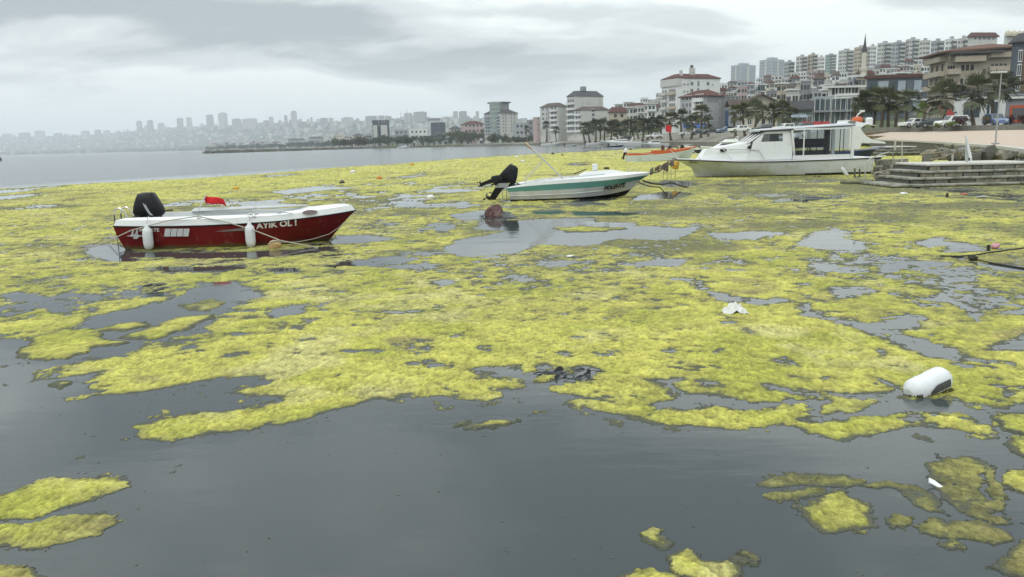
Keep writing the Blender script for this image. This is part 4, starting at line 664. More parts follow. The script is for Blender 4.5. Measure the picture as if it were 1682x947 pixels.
    for j in range(5):
        xx = -.55 + j * .26 + rnd.uniform(-.05, .05); top = .66 + .10 * j; w_ = rnd.uniform(.16, .30); dp = rnd.uniform(.22, .55); q = MB(); rows = []
        for i in range(6):
            u = i / 5; rows.append([(xx + (k / 4 - .5) * w_ * (1 - .35 * u * rnd.random()) + .03 * math.sin(3 * u + j), .05 * math.sin(k * 1.7 + 4 * u + j), top + .045 * (k - 2) * (1 - u) - dp * u * rnd.uniform(.85, 1.1)) for k in range(5)])
        q.loft(rows, False); o = q.build('net_rag', mat('net_rag_brown', (.17, .12, .09), .9, .1, var=.35, vscale=9) if j % 2 else mat('net_rag_grey', (.20, .19, .165), .9, .1, var=.35, vscale=9), cl, True); md = o.modifiers.new('t', 'SOLIDIFY'); md.thickness = .02
    for j in range(4): MB().tube([(.05 + j * .21 + rnd.uniform(-.05, .05), 0, .7 + .03 * j), (.05 + j * .21, 0, -.05)], .010, 4).build('hanging_line', M_DARKROPE, cl)
    return yy, bow
CY, CBOW = cabin_boat()

def orange_boat():
    a = on_z(1033, 266); b = on_z(1130, 263); cy = (a.y + b.y) / 2 + .9
    root = thing('open_boat', 'pale open boat with orange gunwale and small white outboard, behind the striped boat', 'boat', (a.x, cy, 0), R(4))
    L = (at(1146, 250, cy).x - a.x)
    H = Hull(L, [
        dict(x=[.1, L - .8], t=TT, b=[.0] * 10, z=[-.2] * 10),
        dict(x=[.05, L - .6], t=TT, b=[.75, .8, .84, .84, .8, .68, .48, .3, .16, .02], z=[.02, .02, .02, .03, .05, .08, .14, .2, .24, .3]),
        dict(x=[.0, L - .1], t=TT, b=[.88, .94, .98, .98, .95, .84, .63, .4, .24, .02], z=[.62, .62, .64, .68, .74, .84, .96, 1.05, 1.1, 1.16]),
        dict(x=[-.02, L], t=TT, b=[.90, .96, 1.0, 1.0, .97, .86, .65, .42, .25, .02], z=[.78, .79, .82, .87, .94, 1.04, 1.16, 1.24, 1.29, 1.34]),
        dict(x=[.2, L - .3], t=TT, b=[.76, .8, .84, .84, .8, .7, .5, .3, .14, .01], z=[.78, .79, .82, .87, .94, 1.04, 1.16, 1.24, 1.29, 1.33]),
        dict(x=[.3, L - .5], t=TT, b=[.7, .74, .78, .78, .74, .62, .4, .2, .1, .01], z=[.3, .3, .3, .3, .34, .5, .7, .9, 1.0, 1.1]),
    ])
    h = MB(); H.shell(h, 0, 2); H.transom(h, 0, 2); h.build('hull', mat('pale_blue_white', (.55, .61, .66), .45, .4, var=.06, stain=(.4, .4, .38), stain_amt=.3), root, True)
    g = MB(); H.shell(g, 2, 5); H.transom(g, 2, 4); g.build('gunwale', M_ORANGE, root, True)
    MB().box((L * .45, 0, .95), (1.1, 1.3, .2)).build('seat', M_ORANGE, root); MB().box((L * .62, 0, 1.05), (.5, 1.1, .25)).build('seat', M_ORANGE, root)
    c = MB(); c.bevbox((L * .52, .1, 1.25), (.30, .35, .55), .06); c.build('console', mat('console_brown', (.09, .06, .05), .7, .2), root, True)
    om = outboard(root, 0, .95, .75, R(10), False, label='small white outboard motor'); om.location = (-.12, 0, .90)
    for ch in om.children:
        if ch.name.startswith('cowling'): ch.data.materials.clear(); ch.data.materials.append(M_WHITE)
    rope('taut pale line slanting from the orange boat to the cabin boat bow', [at(1101, 245, cy - 2), at(1117, 263, CY + 2.5)], .02)
orange_boat()

def small_cruiser(label, px0, px1, pyw, style, Y=None, hullm=None, group='boats moored along the far quay'):
    a = on_z(px0, pyw); Y = Y or a.y; xa = at(px0, pyw, Y).x; xb = at(px1, pyw, Y).x; Ln = abs(xb - xa)
    root = thing('moored_boat', label, 'boat', (xa, Y, 0), 0.0 if xb > xa else math.pi, group); L = Ln; s = L / 8.0
    H = Hull(L, [
        dict(x=[.1, L - 1.4 * s], t=TT, b=[.0] * 10, z=[-.2] * 10),
        dict(x=[.05, L - 1.0 * s], t=TT, b=[1.0 * s, 1.05 * s, 1.08 * s, 1.05 * s, .98 * s, .8 * s, .55 * s, .34 * s, .18 * s, .02], z=[.06] * 6 + [.12, .2, .26, .32]),
        dict(x=[.0, L], t=TT, b=[1.15 * s, 1.22 * s, 1.27 * s, 1.26 * s, 1.2 * s, 1.04 * s, .78 * s, .5 * s, .3 * s, .02], z=[z * s for z in (.78, .78, .80, .84, .90, .98, 1.06, 1.12, 1.16, 1.2)]),
        dict(x=[.0, L], t=TT, b=[1.12 * s, 1.19 * s, 1.24 * s, 1.23 * s, 1.17 * s, 1.01 * s, .75 * s, .48 * s, .28 * s, .02], z=[z * s for z in (.92, .92, .94, .98, 1.04, 1.12, 1.20, 1.26, 1.30, 1.34)]),
    ])
    h = MB(); H.shell(h, 0, 2); H.transom(h, 0, 2); h.build('hull', hullm or M_WHITE, root, True)
    d = MB(); H.shell(d, 2, 3); H.deck(d, 3); d.build('deck', M_WHITE, root, True)
    if style in ('cabin', 'fly'):
        c = MB(); c.loft([[(2.6 * s, -.95 * s, .95 * s), (2.6 * s, .95 * s, .95 * s), (5.9 * s, .7 * s, 1.15 * s), (5.9 * s, -.7 * s, 1.15 * s)], [(2.7 * s, -.85 * s, 1.75 * s), (2.7 * s, .85 * s, 1.75 * s), (4.7 * s, .7 * s, 1.75 * s), (4.7 * s, -.7 * s, 1.75 * s)]], True, False, True); c.build('cabin', M_WHITE, root)
        g = MB(); g.loft([[(2.75 * s, -.93 * s, 1.36 * s), (2.75 * s, .93 * s, 1.36 * s), (5.25 * s, .76 * s, 1.42 * s), (5.25 * s, -.76 * s, 1.42 * s)], [(2.75 * s, -.90 * s, 1.62 * s), (2.75 * s, .90 * s, 1.62 * s), (4.9 * s, .74 * s, 1.62 * s), (4.9 * s, -.74 * s, 1.62 * s)]], True); g.build('window_band', M_GLASSD, root)
        r = MB(); r.bevbox((2.9 * s, 0, 1.82 * s), (4.0 * s, 1.9 * s, .10 * s), .04); r.build('roof', M_WHITE, root)
        p = MB()
        for y in (-.9, .9): p.tube([(1.1 * s, y * s, .9 * s), (1.1 * s, y * s, 1.8 * s)], .04 * s, 5); p.tube([(2.0 * s, y * s, .9 * s), (2.0 * s, y * s, 1.8 * s)], .03 * s, 5)
        p.build('roof_post', M_STEEL, root)
    if style == 'fly':
        f = MB(); f.loft([[(2.4 * s, -.8 * s, 1.87 * s), (2.4 * s, .8 * s, 1.87 * s), (4.6 * s, .6 * s, 1.87 * s), (4.6 * s, -.6 * s, 1.87 * s)], [(2.6 * s, -.7 * s, 2.25 * s), (2.6 * s, .7 * s, 2.25 * s), (4.1 * s, .5 * s, 2.25 * s), (4.1 * s, -.5 * s, 2.25 * s)]], True, False, True); f.build('flybridge', M_WHITE, root)
        k = MB(); k.box((1.2 * s, 0, 1.35 * s), (1.9 * s, 1.7 * s, .8 * s)); k.build('aft_enclosure', mat('enclosure_tan', (.33, .27, .24), .8, .2, var=.25, vscale=2), root)
        m = MB(); m.tube([(2.7 * s, -.6 * s, 2.2 * s), (2.4 * s, -.6 * s, 2.6 * s), (2.4 * s, .6 * s, 2.6 * s), (2.7 * s, .6 * s, 2.2 * s)], .05 * s, 5); m.build('radar_arch', M_WHITE, root)
    if style == 'sport':
        c = MB(); c.loft([[(2.4 * s, -.9 * s, .95 * s), (2.4 * s, .9 * s, .95 * s), (6.6 * s, .5 * s, 1.2 * s), (6.6 * s, -.5 * s, 1.2 * s)], [(2.9 * s, -.6 * s, 1.5 * s), (2.9 * s, .6 * s, 1.5 * s), (4.2 * s, .45 * s, 1.5 * s), (4.2 * s, -.45 * s, 1.5 * s)]], True, False, True); c.build('cabin', M_WHITE, root, True)
        g = MB(); g.loft([[(2.55 * s, -.86 * s, 1.15 * s), (2.55 * s, .86 * s, 1.15 * s), (5.4 * s, .58 * s, 1.26 * s), (5.4 * s, -.58 * s, 1.26 * s)], [(2.75 * s, -.74 * s, 1.36 * s), (2.75 * s, .74 * s, 1.36 * s), (4.75 * s, .55 * s, 1.38 * s), (4.75 * s, -.55 * s, 1.38 * s)]], True); g.build('window_band', M_GLASSD, root)
        a_ = MB(); a_.tube([(1.9 * s, -.95 * s, .95 * s), (1.5 * s, -.8 * s, 1.8 * s), (1.5 * s, .8 * s, 1.8 * s), (1.9 * s, .95 * s, .95 * s)], .07 * s, 5); a_.build('arch', M_WHITE, root)
    if style == 'open':
        w = MB(); w.loft([[(3.8 * s, -.8 * s, 1.0 * s), (4.6 * s, .0, 1.15 * s), (3.8 * s, .8 * s, 1.0 * s)], [(3.4 * s, -.7 * s, 1.5 * s), (4.0 * s, .0, 1.55 * s), (3.4 * s, .7 * s, 1.5 * s)]], False); w.build('windscreen', M_GLASSD, root)
        om = outboard(root, 0, 1.0 * s, 1.1, 0, False); om.location = (-.1, 0, .95 * s)
    return root
M_DARKHULL = mat('hull_dark_green', (.018, .026, .030), .35, .5, var=.15)
small_cruiser('white flybridge cruiser with a tan aft enclosure behind the cabin boat bow', 1237, 1150, 252, 'fly')
small_cruiser('dark-hulled open speedboat between the flybridge cruiser and the orange boat', 1122, 1182, 252, 'open', hullm=M_DARKHULL)
small_cruiser('white pilothouse boat with a black roof canopy beneath the red flag', 1098, 1052, 240.5, 'cabin')
small_cruiser('low white sport cruiser left of the black-roofed pilothouse boat', 1052, 985, 240, 'sport')
small_cruiser('small grey-white boat lying flat against the far quay wall', 962, 1000, 239, 'open')
small_cruiser('short open boat moored at the beach below the apartment blocks', 888, 925, 240.2, 'open')
small_cruiser('white launch with a red waterline beside the dome tents', 652, 674, 243.6, 'cabin')
small_cruiser('grey inflatable-sided open boat left of the dark speedboat', 1101, 1126, 248, 'open', hullm=MATS['deck_grey'])
small_cruiser('white day cruiser just right of the flagpole boat', 1140, 1112, 243, 'cabin')
small_cruiser('blue-hulled open boat between sport cruiser and beach', 1000, 1026, 241.5, 'open', hullm=M_NAVY)
small_cruiser('white sport boat lying beyond the flybridge cruiser', 1186, 1222, 246.5, 'sport')
small_cruiser('small pale dinghy at the far beach, left of the grey-white one', 928, 950, 240.4, 'open', hullm=M_OFFWHITE)
small_cruiser('navy-blue hulled boat behind the stone steps and handrail', 1395, 1456, 246, 'open', Y=62, hullm=M_NAVY)

def roof_boat():   # the second white boat lying behind the cabin boat, seen above its roof
    Y = CY + 9; x0 = at(1300, 240, Y).x; x1 = at(1440, 232, Y).x
    root = thing('motor_yacht', 'white motor yacht with an orange buoy on its roof behind the cabin boat', 'boat', (x0, Y, 0), 0)
    L = x1 - x0; up = lambda px, py: (at(px, py, Y).x - x0, at(px, py, Y).z)
    H = Hull(L, [dict(x=[0, L - .9], t=TT, b=[0.] * 10, z=[-.2] * 10), dict(x=[0, L - .6], t=TT, b=[1.1, 1.15, 1.2, 1.2, 1.1, .9, .6, .4, .2, .02], z=[.1] * 6 + [.2, .3, .35, .4]),
        dict(x=[0, L], t=TT, b=[1.2, 1.25, 1.3, 1.3, 1.25, 1.1, .8, .5, .3, .02], z=[.9] * 5 + [.95, 1.0, 1.1, 1.15, 1.2]), dict(x=[0, L + .9], t=TT, b=[1.1, 1.2, 1.2, 1.2, 1.15, 1.0, .7, .45, .28, .02], z=[1.1] * 5 + [1.15, 1.2, 1.3, 1.35, 1.4])])
    h = MB(); H.shell(h, 0, 3); H.transom(h, 0, 3); H.deck(h, 3); h.build('hull', M_NAVY, root, True)
    (xa, za), (xb, zb), (xc, zc) = up(1372, 214), up(1384, 197), up(1434, 207)
    prof = [up(px, py) for px, py in ((1302, 244), (1399, 244), (1402, 234), (1441, 235.5), (1440, 233), (1436, 232), (1420, 229), (1409, 223), (1402, 214), (1399, 206), (1384, 212), (1302, 219))]
    for sd in (-1, 1): MB().prism(prof, .12, Matrix.Translation((0, sd * 1.15 + .06, 0)) @ Matrix.Rotation(R(90), 4, 'X')).build('side_coaming', M_WHITE, root)
    r = MB(); r.loft([[(xa - 3.4, -1.2, za - .42), (xa - 3.4, 1.2, za - .42), (xa + .9, 1.2, za + .05), (xa + .9, -1.2, za + .05)], [(xa - 3.2, -1.1, za - .30), (xa - 3.2, 1.1, za - .30), (xa + .5, 1.1, za + .36), (xa + .5, -1.1, za + .36)]], True, True, True); r.build('roof', MATS['roof_canvas_grey'], root)
    f = MB(); f.loft([[(xa, -.9, za + .02), (xa, .9, za + .02), (xa + 1.1, .9, za + .0), (xa + 1.1, -.9, za + .0)], [(xb, -.8, zb - .1), (xb, .8, zb - .1), (xc - .8, .8, zc + .14), (xc - .8, -.8, zc + .14)], [(xb, -.8, zb), (xb, .8, zb), (xc, .7, zc + .02), (xc, -.7, zc + .02)]], True, True, True); f.build('flybridge', M_WHITE, root)
    w = MB(); w.add([(xa + .12, -.915, za + .16), (xa + .75, -.93, za + .10), (xb + .55, -.83, zb - .06), (xb + .12, -.83, zb - .06)], [(0, 1, 2, 3)]); w.build('side_window', mat('tinted_brown', (.16, .14, .13), .2, .5), root)
    b = MB(); px, pz = up(1408, 196); b.lathe([(.0, .0), (.28, .04), (.36, .2), (.30, .38), (.0, .46)], 12, (px, 0, pz - .25)); bo = b.build('orange_buoy', M_ORANGE, None, True, loc=(x0, Y, 0)); tag(bo, 'round orange buoy lying on the roof of the motor yacht', 'buoy')
    g = MB(); q = up(1405, 190); g.tube([(q[0], .2, q[1] - .35), (q[0] + .25, .2, q[1] + .1), (q[0] + .5, .2, q[1] + .28)], .045, 5); g.box((q[0] + .52, .2, q[1] + .3), (.28, .12, .12)); g.build('searchlight_arm', M_WHITE, root)
    k = MB(); q = up(1424, 198); k.bevbox((q[0], -.3, q[1] - .05), (.45, .3, .5), .08); k.build('deck_box', M_WHITE, root)
roof_boat()
# ---------------------------------------------------------------- land, promenade, steps
M_PAVE = mat('promenade_paving', (.43, .345, .275), .85, .2, var=.06, vscale=1.2, stain=(.42, .36, .31), stain_amt=.3, sscale=.35)
M_KERB = mat('pale_concrete', (.47, .46, .42), .85, .2, var=.12, vscale=4, stain=(.30, .29, .25), stain_amt=.4, sscale=2, bump=.2, bscale=25)
M_CONC = mat('weathered_concrete', (.27, .265, .225), .9, .2, var=.18, vscale=5, stain=(.085, .09, .055), stain_amt=.7, sscale=2.2, bump=.35, bscale=18)
M_STONES = [mat('sea_stone_%s' % n, c, .9, .2, var=.28, vscale=5, stain=(.10, .105, .07), stain_amt=.55, sscale=3, bump=.5, bscale=14) for n, c in (('grey', (.19, .19, .165)), ('tan', (.27, .245, .185)), ('dark', (.105, .105, .09)))]
M_ALGSTONE = mat('weedy_stone', (.085, .085, .045), .8, .3, var=.35, vscale=6, bump=.5, bscale=14)
M_ASPH = mat('asphalt', (.055, .055, .057), .9, .2, var=.15, vscale=2)
M_GRASS = mat('hill_vegetation', (.075, .095, .045), .95, .1, var=.35, vscale=.06, stain=(.20, .18, .13), stain_amt=.45, sscale=.03)
PXN = [560, 800, 900, 960, 1000, 1050, 1100, 1200, 1300, 1400, 1430, 1500, 1600, 1700, 1800]
SHORE = [640, 560, 430, 400, 300, 250, 215, 165, 142, 130, 126, 118, 110, 104, 98]
SCL_X = [560, 800, 900, 1000, 1100, 1200, 1300, 1400, 1500, 1600, 1700, 1800]; SCL = [.05, .08, .12, .44, .60, .65, .75, .80, .85, .92, 1.1, 1.2]
GE = [0, 30, 80, 150, 250, 350, 500, 700, 1000, 1500, 2200]; GZ = [0.6, 1.0, 4, 11, 22, 34, 50, 66, 80, 90, 94]
def shore(px): return interp(px, PXN, SHORE)
def ground_z(px, Y): return 1.5 + interp(px, SCL_X, SCL) * interp(max(Y - shore(px), 0), GE, GZ)
def make_terrain():
    t = MB(); pxs = list(range(600, 1821, 20)); rows = []
    es = [14, 16, 30, 50, 80, 120, 170, 230, 300, 380, 480, 600, 750, 950, 1250, 1700]
    for e in es:
        rows.append([])
        for px in pxs:
            Y = shore(px) + e; p = at(px, 220, Y); z = -1.5 if e == 14 else ground_z(px, Y) - .4 + (1.2 * (vnoise(np.array([p.x * .03]), np.array([p.y * .03]), 4)[0] - .5) * min(e / 60, 3) if e > 20 else 0)
            rows[-1].append((p.x, p.y, z))
    t.loft(rows, False); struct(t.build('hillside', M_GRASS, None, True))
make_terrain()

# promenade: a paved sheet that rises gently from the quay edge to the road
QUAY = [(1760, 251), (1682, 245), (1640, 239.5), (1600, 236.5), (1550, 233), (1500, 230.5), (1450, 229), (1428, 228.2)]
def make_promenade():
    edge = [on_z(px, py, 1.2) for px, py in QUAY]
    back = [at(px, py, Y) for px, py, Y in ((1900, 209, 96), (1760, 211.5, 104), (1700, 212.5, 108), (1640, 213.5, 113), (1580, 214.5, 118), (1520, 215.5, 124), (1460, 216.5, 130), (1400, 218, 138))]
    p = MB(); n = len(edge); mid = [a.lerp(b, .5) for a, b in zip(edge, back)]
    p.loft([edge, mid, back], False); struct(p.build('promenade', M_PAVE))
    k = MB()
    for i in range(n - 1):
        a, b = edge[i], edge[i + 1]; d = (b - a).normalized(); nn = Vector((-d.y, d.x, 0))
        nn = nn if nn.x < 0 else -nn
        k.add([a + nn * .10 + Vector((0, 0, .03)), b + nn * .10 + Vector((0, 0, .03)), b - nn * .35 + Vector((0, 0, .03)), a - nn * .35 + Vector((0, 0, .03)), a + nn * .10 - Vector((0, 0, .16)), b + nn * .10 - Vector((0, 0, .16))], [(0, 1, 2, 3), (4, 5, 1, 0)])
    struct(k.build('quay_coping', M_KERB))
    w = MB(); w.loft([[e - Vector((0, 0, .12)) for e in edge], [e + Vector((-.15, -.1, -1.6)) for e in edge]], False); quay = w.build('quay_wall', M_STONES[2]); tag(quay, 'rough stone quay wall below the pink promenade', 'wall')
    # facing stones, each its own piece, on the near stretch
    rnd = random.Random(8); protos = []
    for j in range(6):
        s = MB(); s.bevbox((0, 0, 0), (.5 + .12 * (j % 3), .22, .26 + .04 * (j % 2)), .05); s.v = [tuple(c + rnd.uniform(-.03, .03) for c in v) for v in s.v]
        me = bpy.data.meshes.new('stone'); me.from_pydata(s.v, [], s.f); me.materials.append(M_STONES[j % 3]); me.polygons.foreach_set('use_smooth', [True] * len(me.polygons)); protos.append(me)
    cnt = 0
    for i in range(6):
        a, b = edge[i], edge[i + 1]; Ln = (b - a).length; d = (b - a).normalized(); ang = math.atan2(d.y, d.x); nrm = Vector((d.y, -d.x, 0)); nrm = nrm if nrm.x < 0 else -nrm
        if a.y > 75: continue
        step = .62 if a.y < 55 else .9
        for row in range(4):
            x = rnd.uniform(0, .3)
            while x < Ln and cnt < 230:
                p = a + d * x + nrm * rnd.uniform(.02, .12) + Vector((0, 0, -.28 - .31 * row))
                inst(protos[rnd.randrange(6)], 'stone', quay, p, ang + rnd.uniform(-.08, .08), (step / .62, 1, 1)); cnt += 1; x += step + rnd.uniform(-.06, .12)
    # low stone wall along the road at the back of the promenade
    lw = MB()
    for i in range(len(back) - 1):
        a, b = back[i], back[i + 1]; d = (b - a).normalized(); nn = Vector((-d.y, d.x, 0)) * .25
        lw.add([a, b, b + Vector((0, 0, .75)), a + Vector((0, 0, .75)), a + nn + Vector((0, 0, .75)), b + nn + Vector((0, 0, .75)), a + nn, b + nn], [(0, 1, 2, 3), (3, 2, 5, 4), (4, 5, 7, 6)])
    low = lw.build('low_stone_wall', M_STONES[0]); tag(low, 'low grey stone wall along the road behind the promenade', 'wall')
    for i in range(len(back) - 1):
        a, b = back[i], back[i + 1]; d = (b - a).normalized(); Ln = (b - a).length; x = 0.1
        while x < Ln:
            for row in range(2):
                l = rnd.uniform(.7, 1.3); s = inst(protos[rnd.randrange(6)], 'stone', low, a + d * (x + row * .4) + Vector((0, -.03, .2 + .34 * row)), math.atan2(d.y, d.x), (l * 1.8, 1, 1.15))
            x += 1.15
    rd = MB(); bk = [b + Vector((0, 0, .02)) for b in back]; far = [at(px, 211, Y + 13) for px, Y in ((1900, 96), (1760, 104), (1700, 108), (1640, 113), (1580, 118), (1520, 124), (1460, 130), (1400, 138))]
    for q, b in zip(far, bk): q.z = b.z + .15
    rd.loft([[b + Vector((0, .4, 0)) for b in bk], far], False); struct(rd.build('road', M_ASPH))
    return edge, back
EDGE, BACK = make_promenade()

def make_steps():
    rnd = random.Random(5)
    def stepped(px0, px1, py_base, levels, label, depth, name='stone_steps'):
        a = on_z(px0, py_base); b = on_z(px1, py_base); Y = (a.y + b.y) / 2; root = thing(name, label, 'steps', (a.x, Y, 0), 0); W = b.x - a.x; y0 = 0.0
        z0 = -.3
        for j, (z, inset, run) in enumerate(levels):
            x0 = inset; hgt = z - z0
            s = MB(); s.bevbox(((x0 + W) / 2, y0 + depth / 2, z - .045), (W - x0, depth, .09), .02); s.v = [tuple(c + rnd.uniform(-.008, .008) for c in v) for v in s.v]; s.build('step_slab', M_CONC if j < len(levels) - 1 else M_KERB, root)
            # riser built of rough stones
            x = x0 + .1
            while x < W - .1:
                l = rnd.uniform(.35, .7); q = MB(); q.bevbox((0, 0, 0), (l, .2, max(hgt - .08, .1)), .035); q.v = [tuple(c + rnd.uniform(-.02, .02) for c in v) for v in q.v]
                q.build('riser_stone', M_ALGSTONE if j == 0 else M_STONES[rnd.randrange(3)], root, True, loc=(min(x + l / 2, W - l / 2), y0 + .14 + rnd.uniform(-.01, .02), z - .09 - max(hgt - .08, .1) / 2)); x += l + .015
            core = MB(); core.box(((x0 + W) / 2, y0 + .25 + depth / 2, (z + z0) / 2 - .06), (W - x0 - .08, depth, max(z - z0 - .1, .05))); core.build('core', M_STONES[2], root)
            y0 += run; z0 = z - .02
        return root, Y, a.x, W
    r1 = stepped(1437, 1790, 305.5, [(.12, 0, .45), (.36, .95, .5), (.60, 1.55, .55), (.86, 2.2, .5)], 'weathered concrete steps leading down to the algae at the right edge', 3.0)
    r2 = stepped(1425, 1540, 256, [(.35, 0, .5), (.62, .5, .5), (.88, 1.0, .5)], 'older stone steps farther back beside the navy boat', 3.4)
    # low landing at the left of the near steps
    a = on_z(1395, 303); 
    l = MB(); l.bevbox((.9, .5, .03), (1.9, .8, .16), .03); o = l.build('landing_slab', M_ALGSTONE, None, True, loc=(a.x, a.y, 0)); tag(o, 'low weedy slab at the waterline left of the near steps', 'slab')
    # broken blocks at the corner
    pile = []
    for i in range(14):
        px = 1428 + rnd.uniform(0, 44); p = on_z(px, 300 - rnd.uniform(0, 9)); s = MB(); s.bevbox((0, 0, 0), (rnd.uniform(.18, .42), rnd.uniform(.18, .4), rnd.uniform(.14, .32)), .04, Matrix.Rotation(rnd.uniform(-.5, .5), 3, 'X') @ Matrix.Rotation(rnd.uniform(0, 3), 3, 'Z')); s.v = [tuple(c + rnd.uniform(-.03, .03) for c in v) for v in s.v]
        o = s.build('rubble_stone', M_STONES[i % 3], None, True, loc=(p.x, p.y, .10 + .22 * (i % 3) * (1 if i > 5 else .3))); pile.append((px, o, ('grey', 'tan', 'dark')[i % 3]))
    for i, (px, o, cn) in enumerate(sorted(pile, key=lambda t: t[0])): tag(o, '%s broken stone at the left corner of the near steps, %s from the left' % (cn, ORD(i)), 'stone', 'rubble at the corner of the steps')
    # side ledges stepping back between the two flights
    for j, (pa, pb, py, z) in enumerate(((1448, 1500, 283, .32), (1452, 1512, 272, .42), (1446, 1520, 262, .45))):
        p = on_z(pa, py, z); q = on_z(pb, py, z); s = MB(); s.bevbox(((q.x - p.x) / 2, .4, -.2), (q.x - p.x, .9, .4), .04); s.v = [tuple(c + rnd.uniform(-.03, .03) for c in v) for v in s.v]; o = s.build('stone_ledge', M_CONC if j else M_STONES[1], None, True, loc=(p.x, p.y, z)); tag(o, ('lowest', 'middle', 'highest')[j] + ' stone ledge left of the near steps under the pipe handrail', 'ledge', 'ledges between the steps')
    # pipe handrail
    Y = on_z(1440, 300).y + .2
    rl = MB(); P = [at(px, py, Y + d) for px, py, d in ((1420, 296, 0), (1421, 285, 0), (1425, 266, 0), (1430, 260, .1), (1445, 254, .6), (1460, 249.5, 1.1), (1466, 251, 1.3), (1467.5, 258, 1.4), (1467, 284, 1.4))]
    o = rl.tube(P, .030, 7).build('pipe_handrail', mat('rail_pipe', (.40, .40, .33), .5, .4, metal=.3, var=.2, vscale=12), None, True); tag(o, 'bent metal pipe handrail standing at the left end of the near steps', 'handrail')
    # low mooring bollard posts in front of the stern
    for i, (px, pa, pb) in enumerate(((1404, 276, 291), (1412, 277, 290))):
        a = on_z(px, pb); t = at(px, pa, a.y); o = MB().tube([(a.x, a.y, -.2), t], .045, 6).build('mooring_post', M_STONES[2], None, True); tag(o, ('thicker', 'thinner')[i] + ' short dark mooring post in the water behind the cabin boat stern', 'post', 'mooring posts')
    # white slanting board on a post
    Yb = on_z(1592, 299).y; root = thing('white_post_panel', 'tall slim white panel with a slanting cap standing on the near steps', 'panel', (at(1593, 299, Yb).x, Yb, .1))
    org = root.location; q = lambda px, py, d=0: at(px, py, Yb + d) - org
    MB().tube([q(1594, 299), q(1595, 259)], .035, 6).build('post', M_WHITE, root, True)
    c = MB(); c.loft([[q(1586.5, 223) + Vector((dx, dy, 0)) for dx, dy in ((-.03, -.05), (.03, -.05), (.03, .05), (-.03, .05))], [q(1594, 259) + Vector((dx, dy, 0)) for dx, dy in ((-.05, -.05), (.05, -.05), (.05, .05), (-.05, .05))]], True, True, True); c.build('slanting_cap', M_WHITE, root)
    g = MB(); g.loft([[q(1586.5, 232, .1), q(1589.5, 240, .1), q(1592, 292, .1), q(1588.5, 292, .1), q(1586, 262, .1)], [p + Vector((0, .04, 0)) for p in (q(1586.5, 232, .1), q(1589.5, 240, .1), q(1592, 292, .1), q(1588.5, 292, .1), q(1586, 262, .1))]], True, True, True); g.build('grey_panel', mat('panel_grey', (.42, .45, .43), .6, .3), root)
    # thin white posts on the steps behind
    for i, (px, pa, pb, lab) in enumerate(((1470.5, 229, 238, 'short white post on the coping by the older steps'), (1482, 232, 256, 'grey stake standing at the older steps'), (1481, 261, 273, 'pale stake stuck between the two flights of steps'), (1565, 251, 261, 'white stub post behind the top slab of the near steps'))):
        Yp = 46 - 4 * (i > 1) - 3 * (i > 2); a = at(px, pb, Yp); t = at(px, pa, Yp); o = MB().tube([a - Vector((0, 0, .3)), t], .05 if i in (0, 3) else .03, 6).build('stake', M_KERB, None, True); tag(o, lab, 'post')
    # driftwood and branches against the quay wall
    for i in range(9):
        p = at(1535 + i * 9 + rnd.uniform(-4, 4), 252 + rnd.uniform(-5, 5), 38 + rnd.uniform(0, 2)); d = Vector((rnd.uniform(-1.1, 1.1), rnd.uniform(-.3, .3), rnd.uniform(-.15, .4)))
        o = MB().tube([p - d, p - d * .3 + Vector((0, 0, rnd.uniform(-.05, .1))), p + d * .4 + Vector((0, 0, rnd.uniform(-.1, .1))), p + d], [.05, .045, .035, .02], 5).build('branch', mat('driftwood', (.26, .23, .17), .9, .1, var=.3, vscale=8), None, True); tag(o, 'bleached driftwood branch against the quay wall, %s from the left' % ORD(i), 'branch', 'driftwood against the quay wall')
    for i in range(16):
        p = at(1520 + i * 9.2 + rnd.uniform(-4, 4), 254 + rnd.uniform(-7, 5), 39.5 + rnd.uniform(0, 1.5)); s = MB(); s.bevbox((0, 0, 0), (rnd.uniform(.3, .9), rnd.uniform(.3, .6), rnd.uniform(.25, .55)), .07, Matrix.Rotation(rnd.uniform(-.5, .5), 3, 'Y') @ Matrix.Rotation(rnd.uniform(0, 3), 3, 'Z')); s.v = [tuple(c + rnd.uniform(-.05, .05) for c in v) for v in s.v]
        o = s.build('rubble_stone', M_STONES[i % 3], None, True, loc=(p.x, p.y, max(p.z - .1, .2))); tag(o, 'boulder at the foot of the quay wall, %s from the left' % ORD(i), 'stone', 'boulders at the foot of the quay wall')
make_steps()
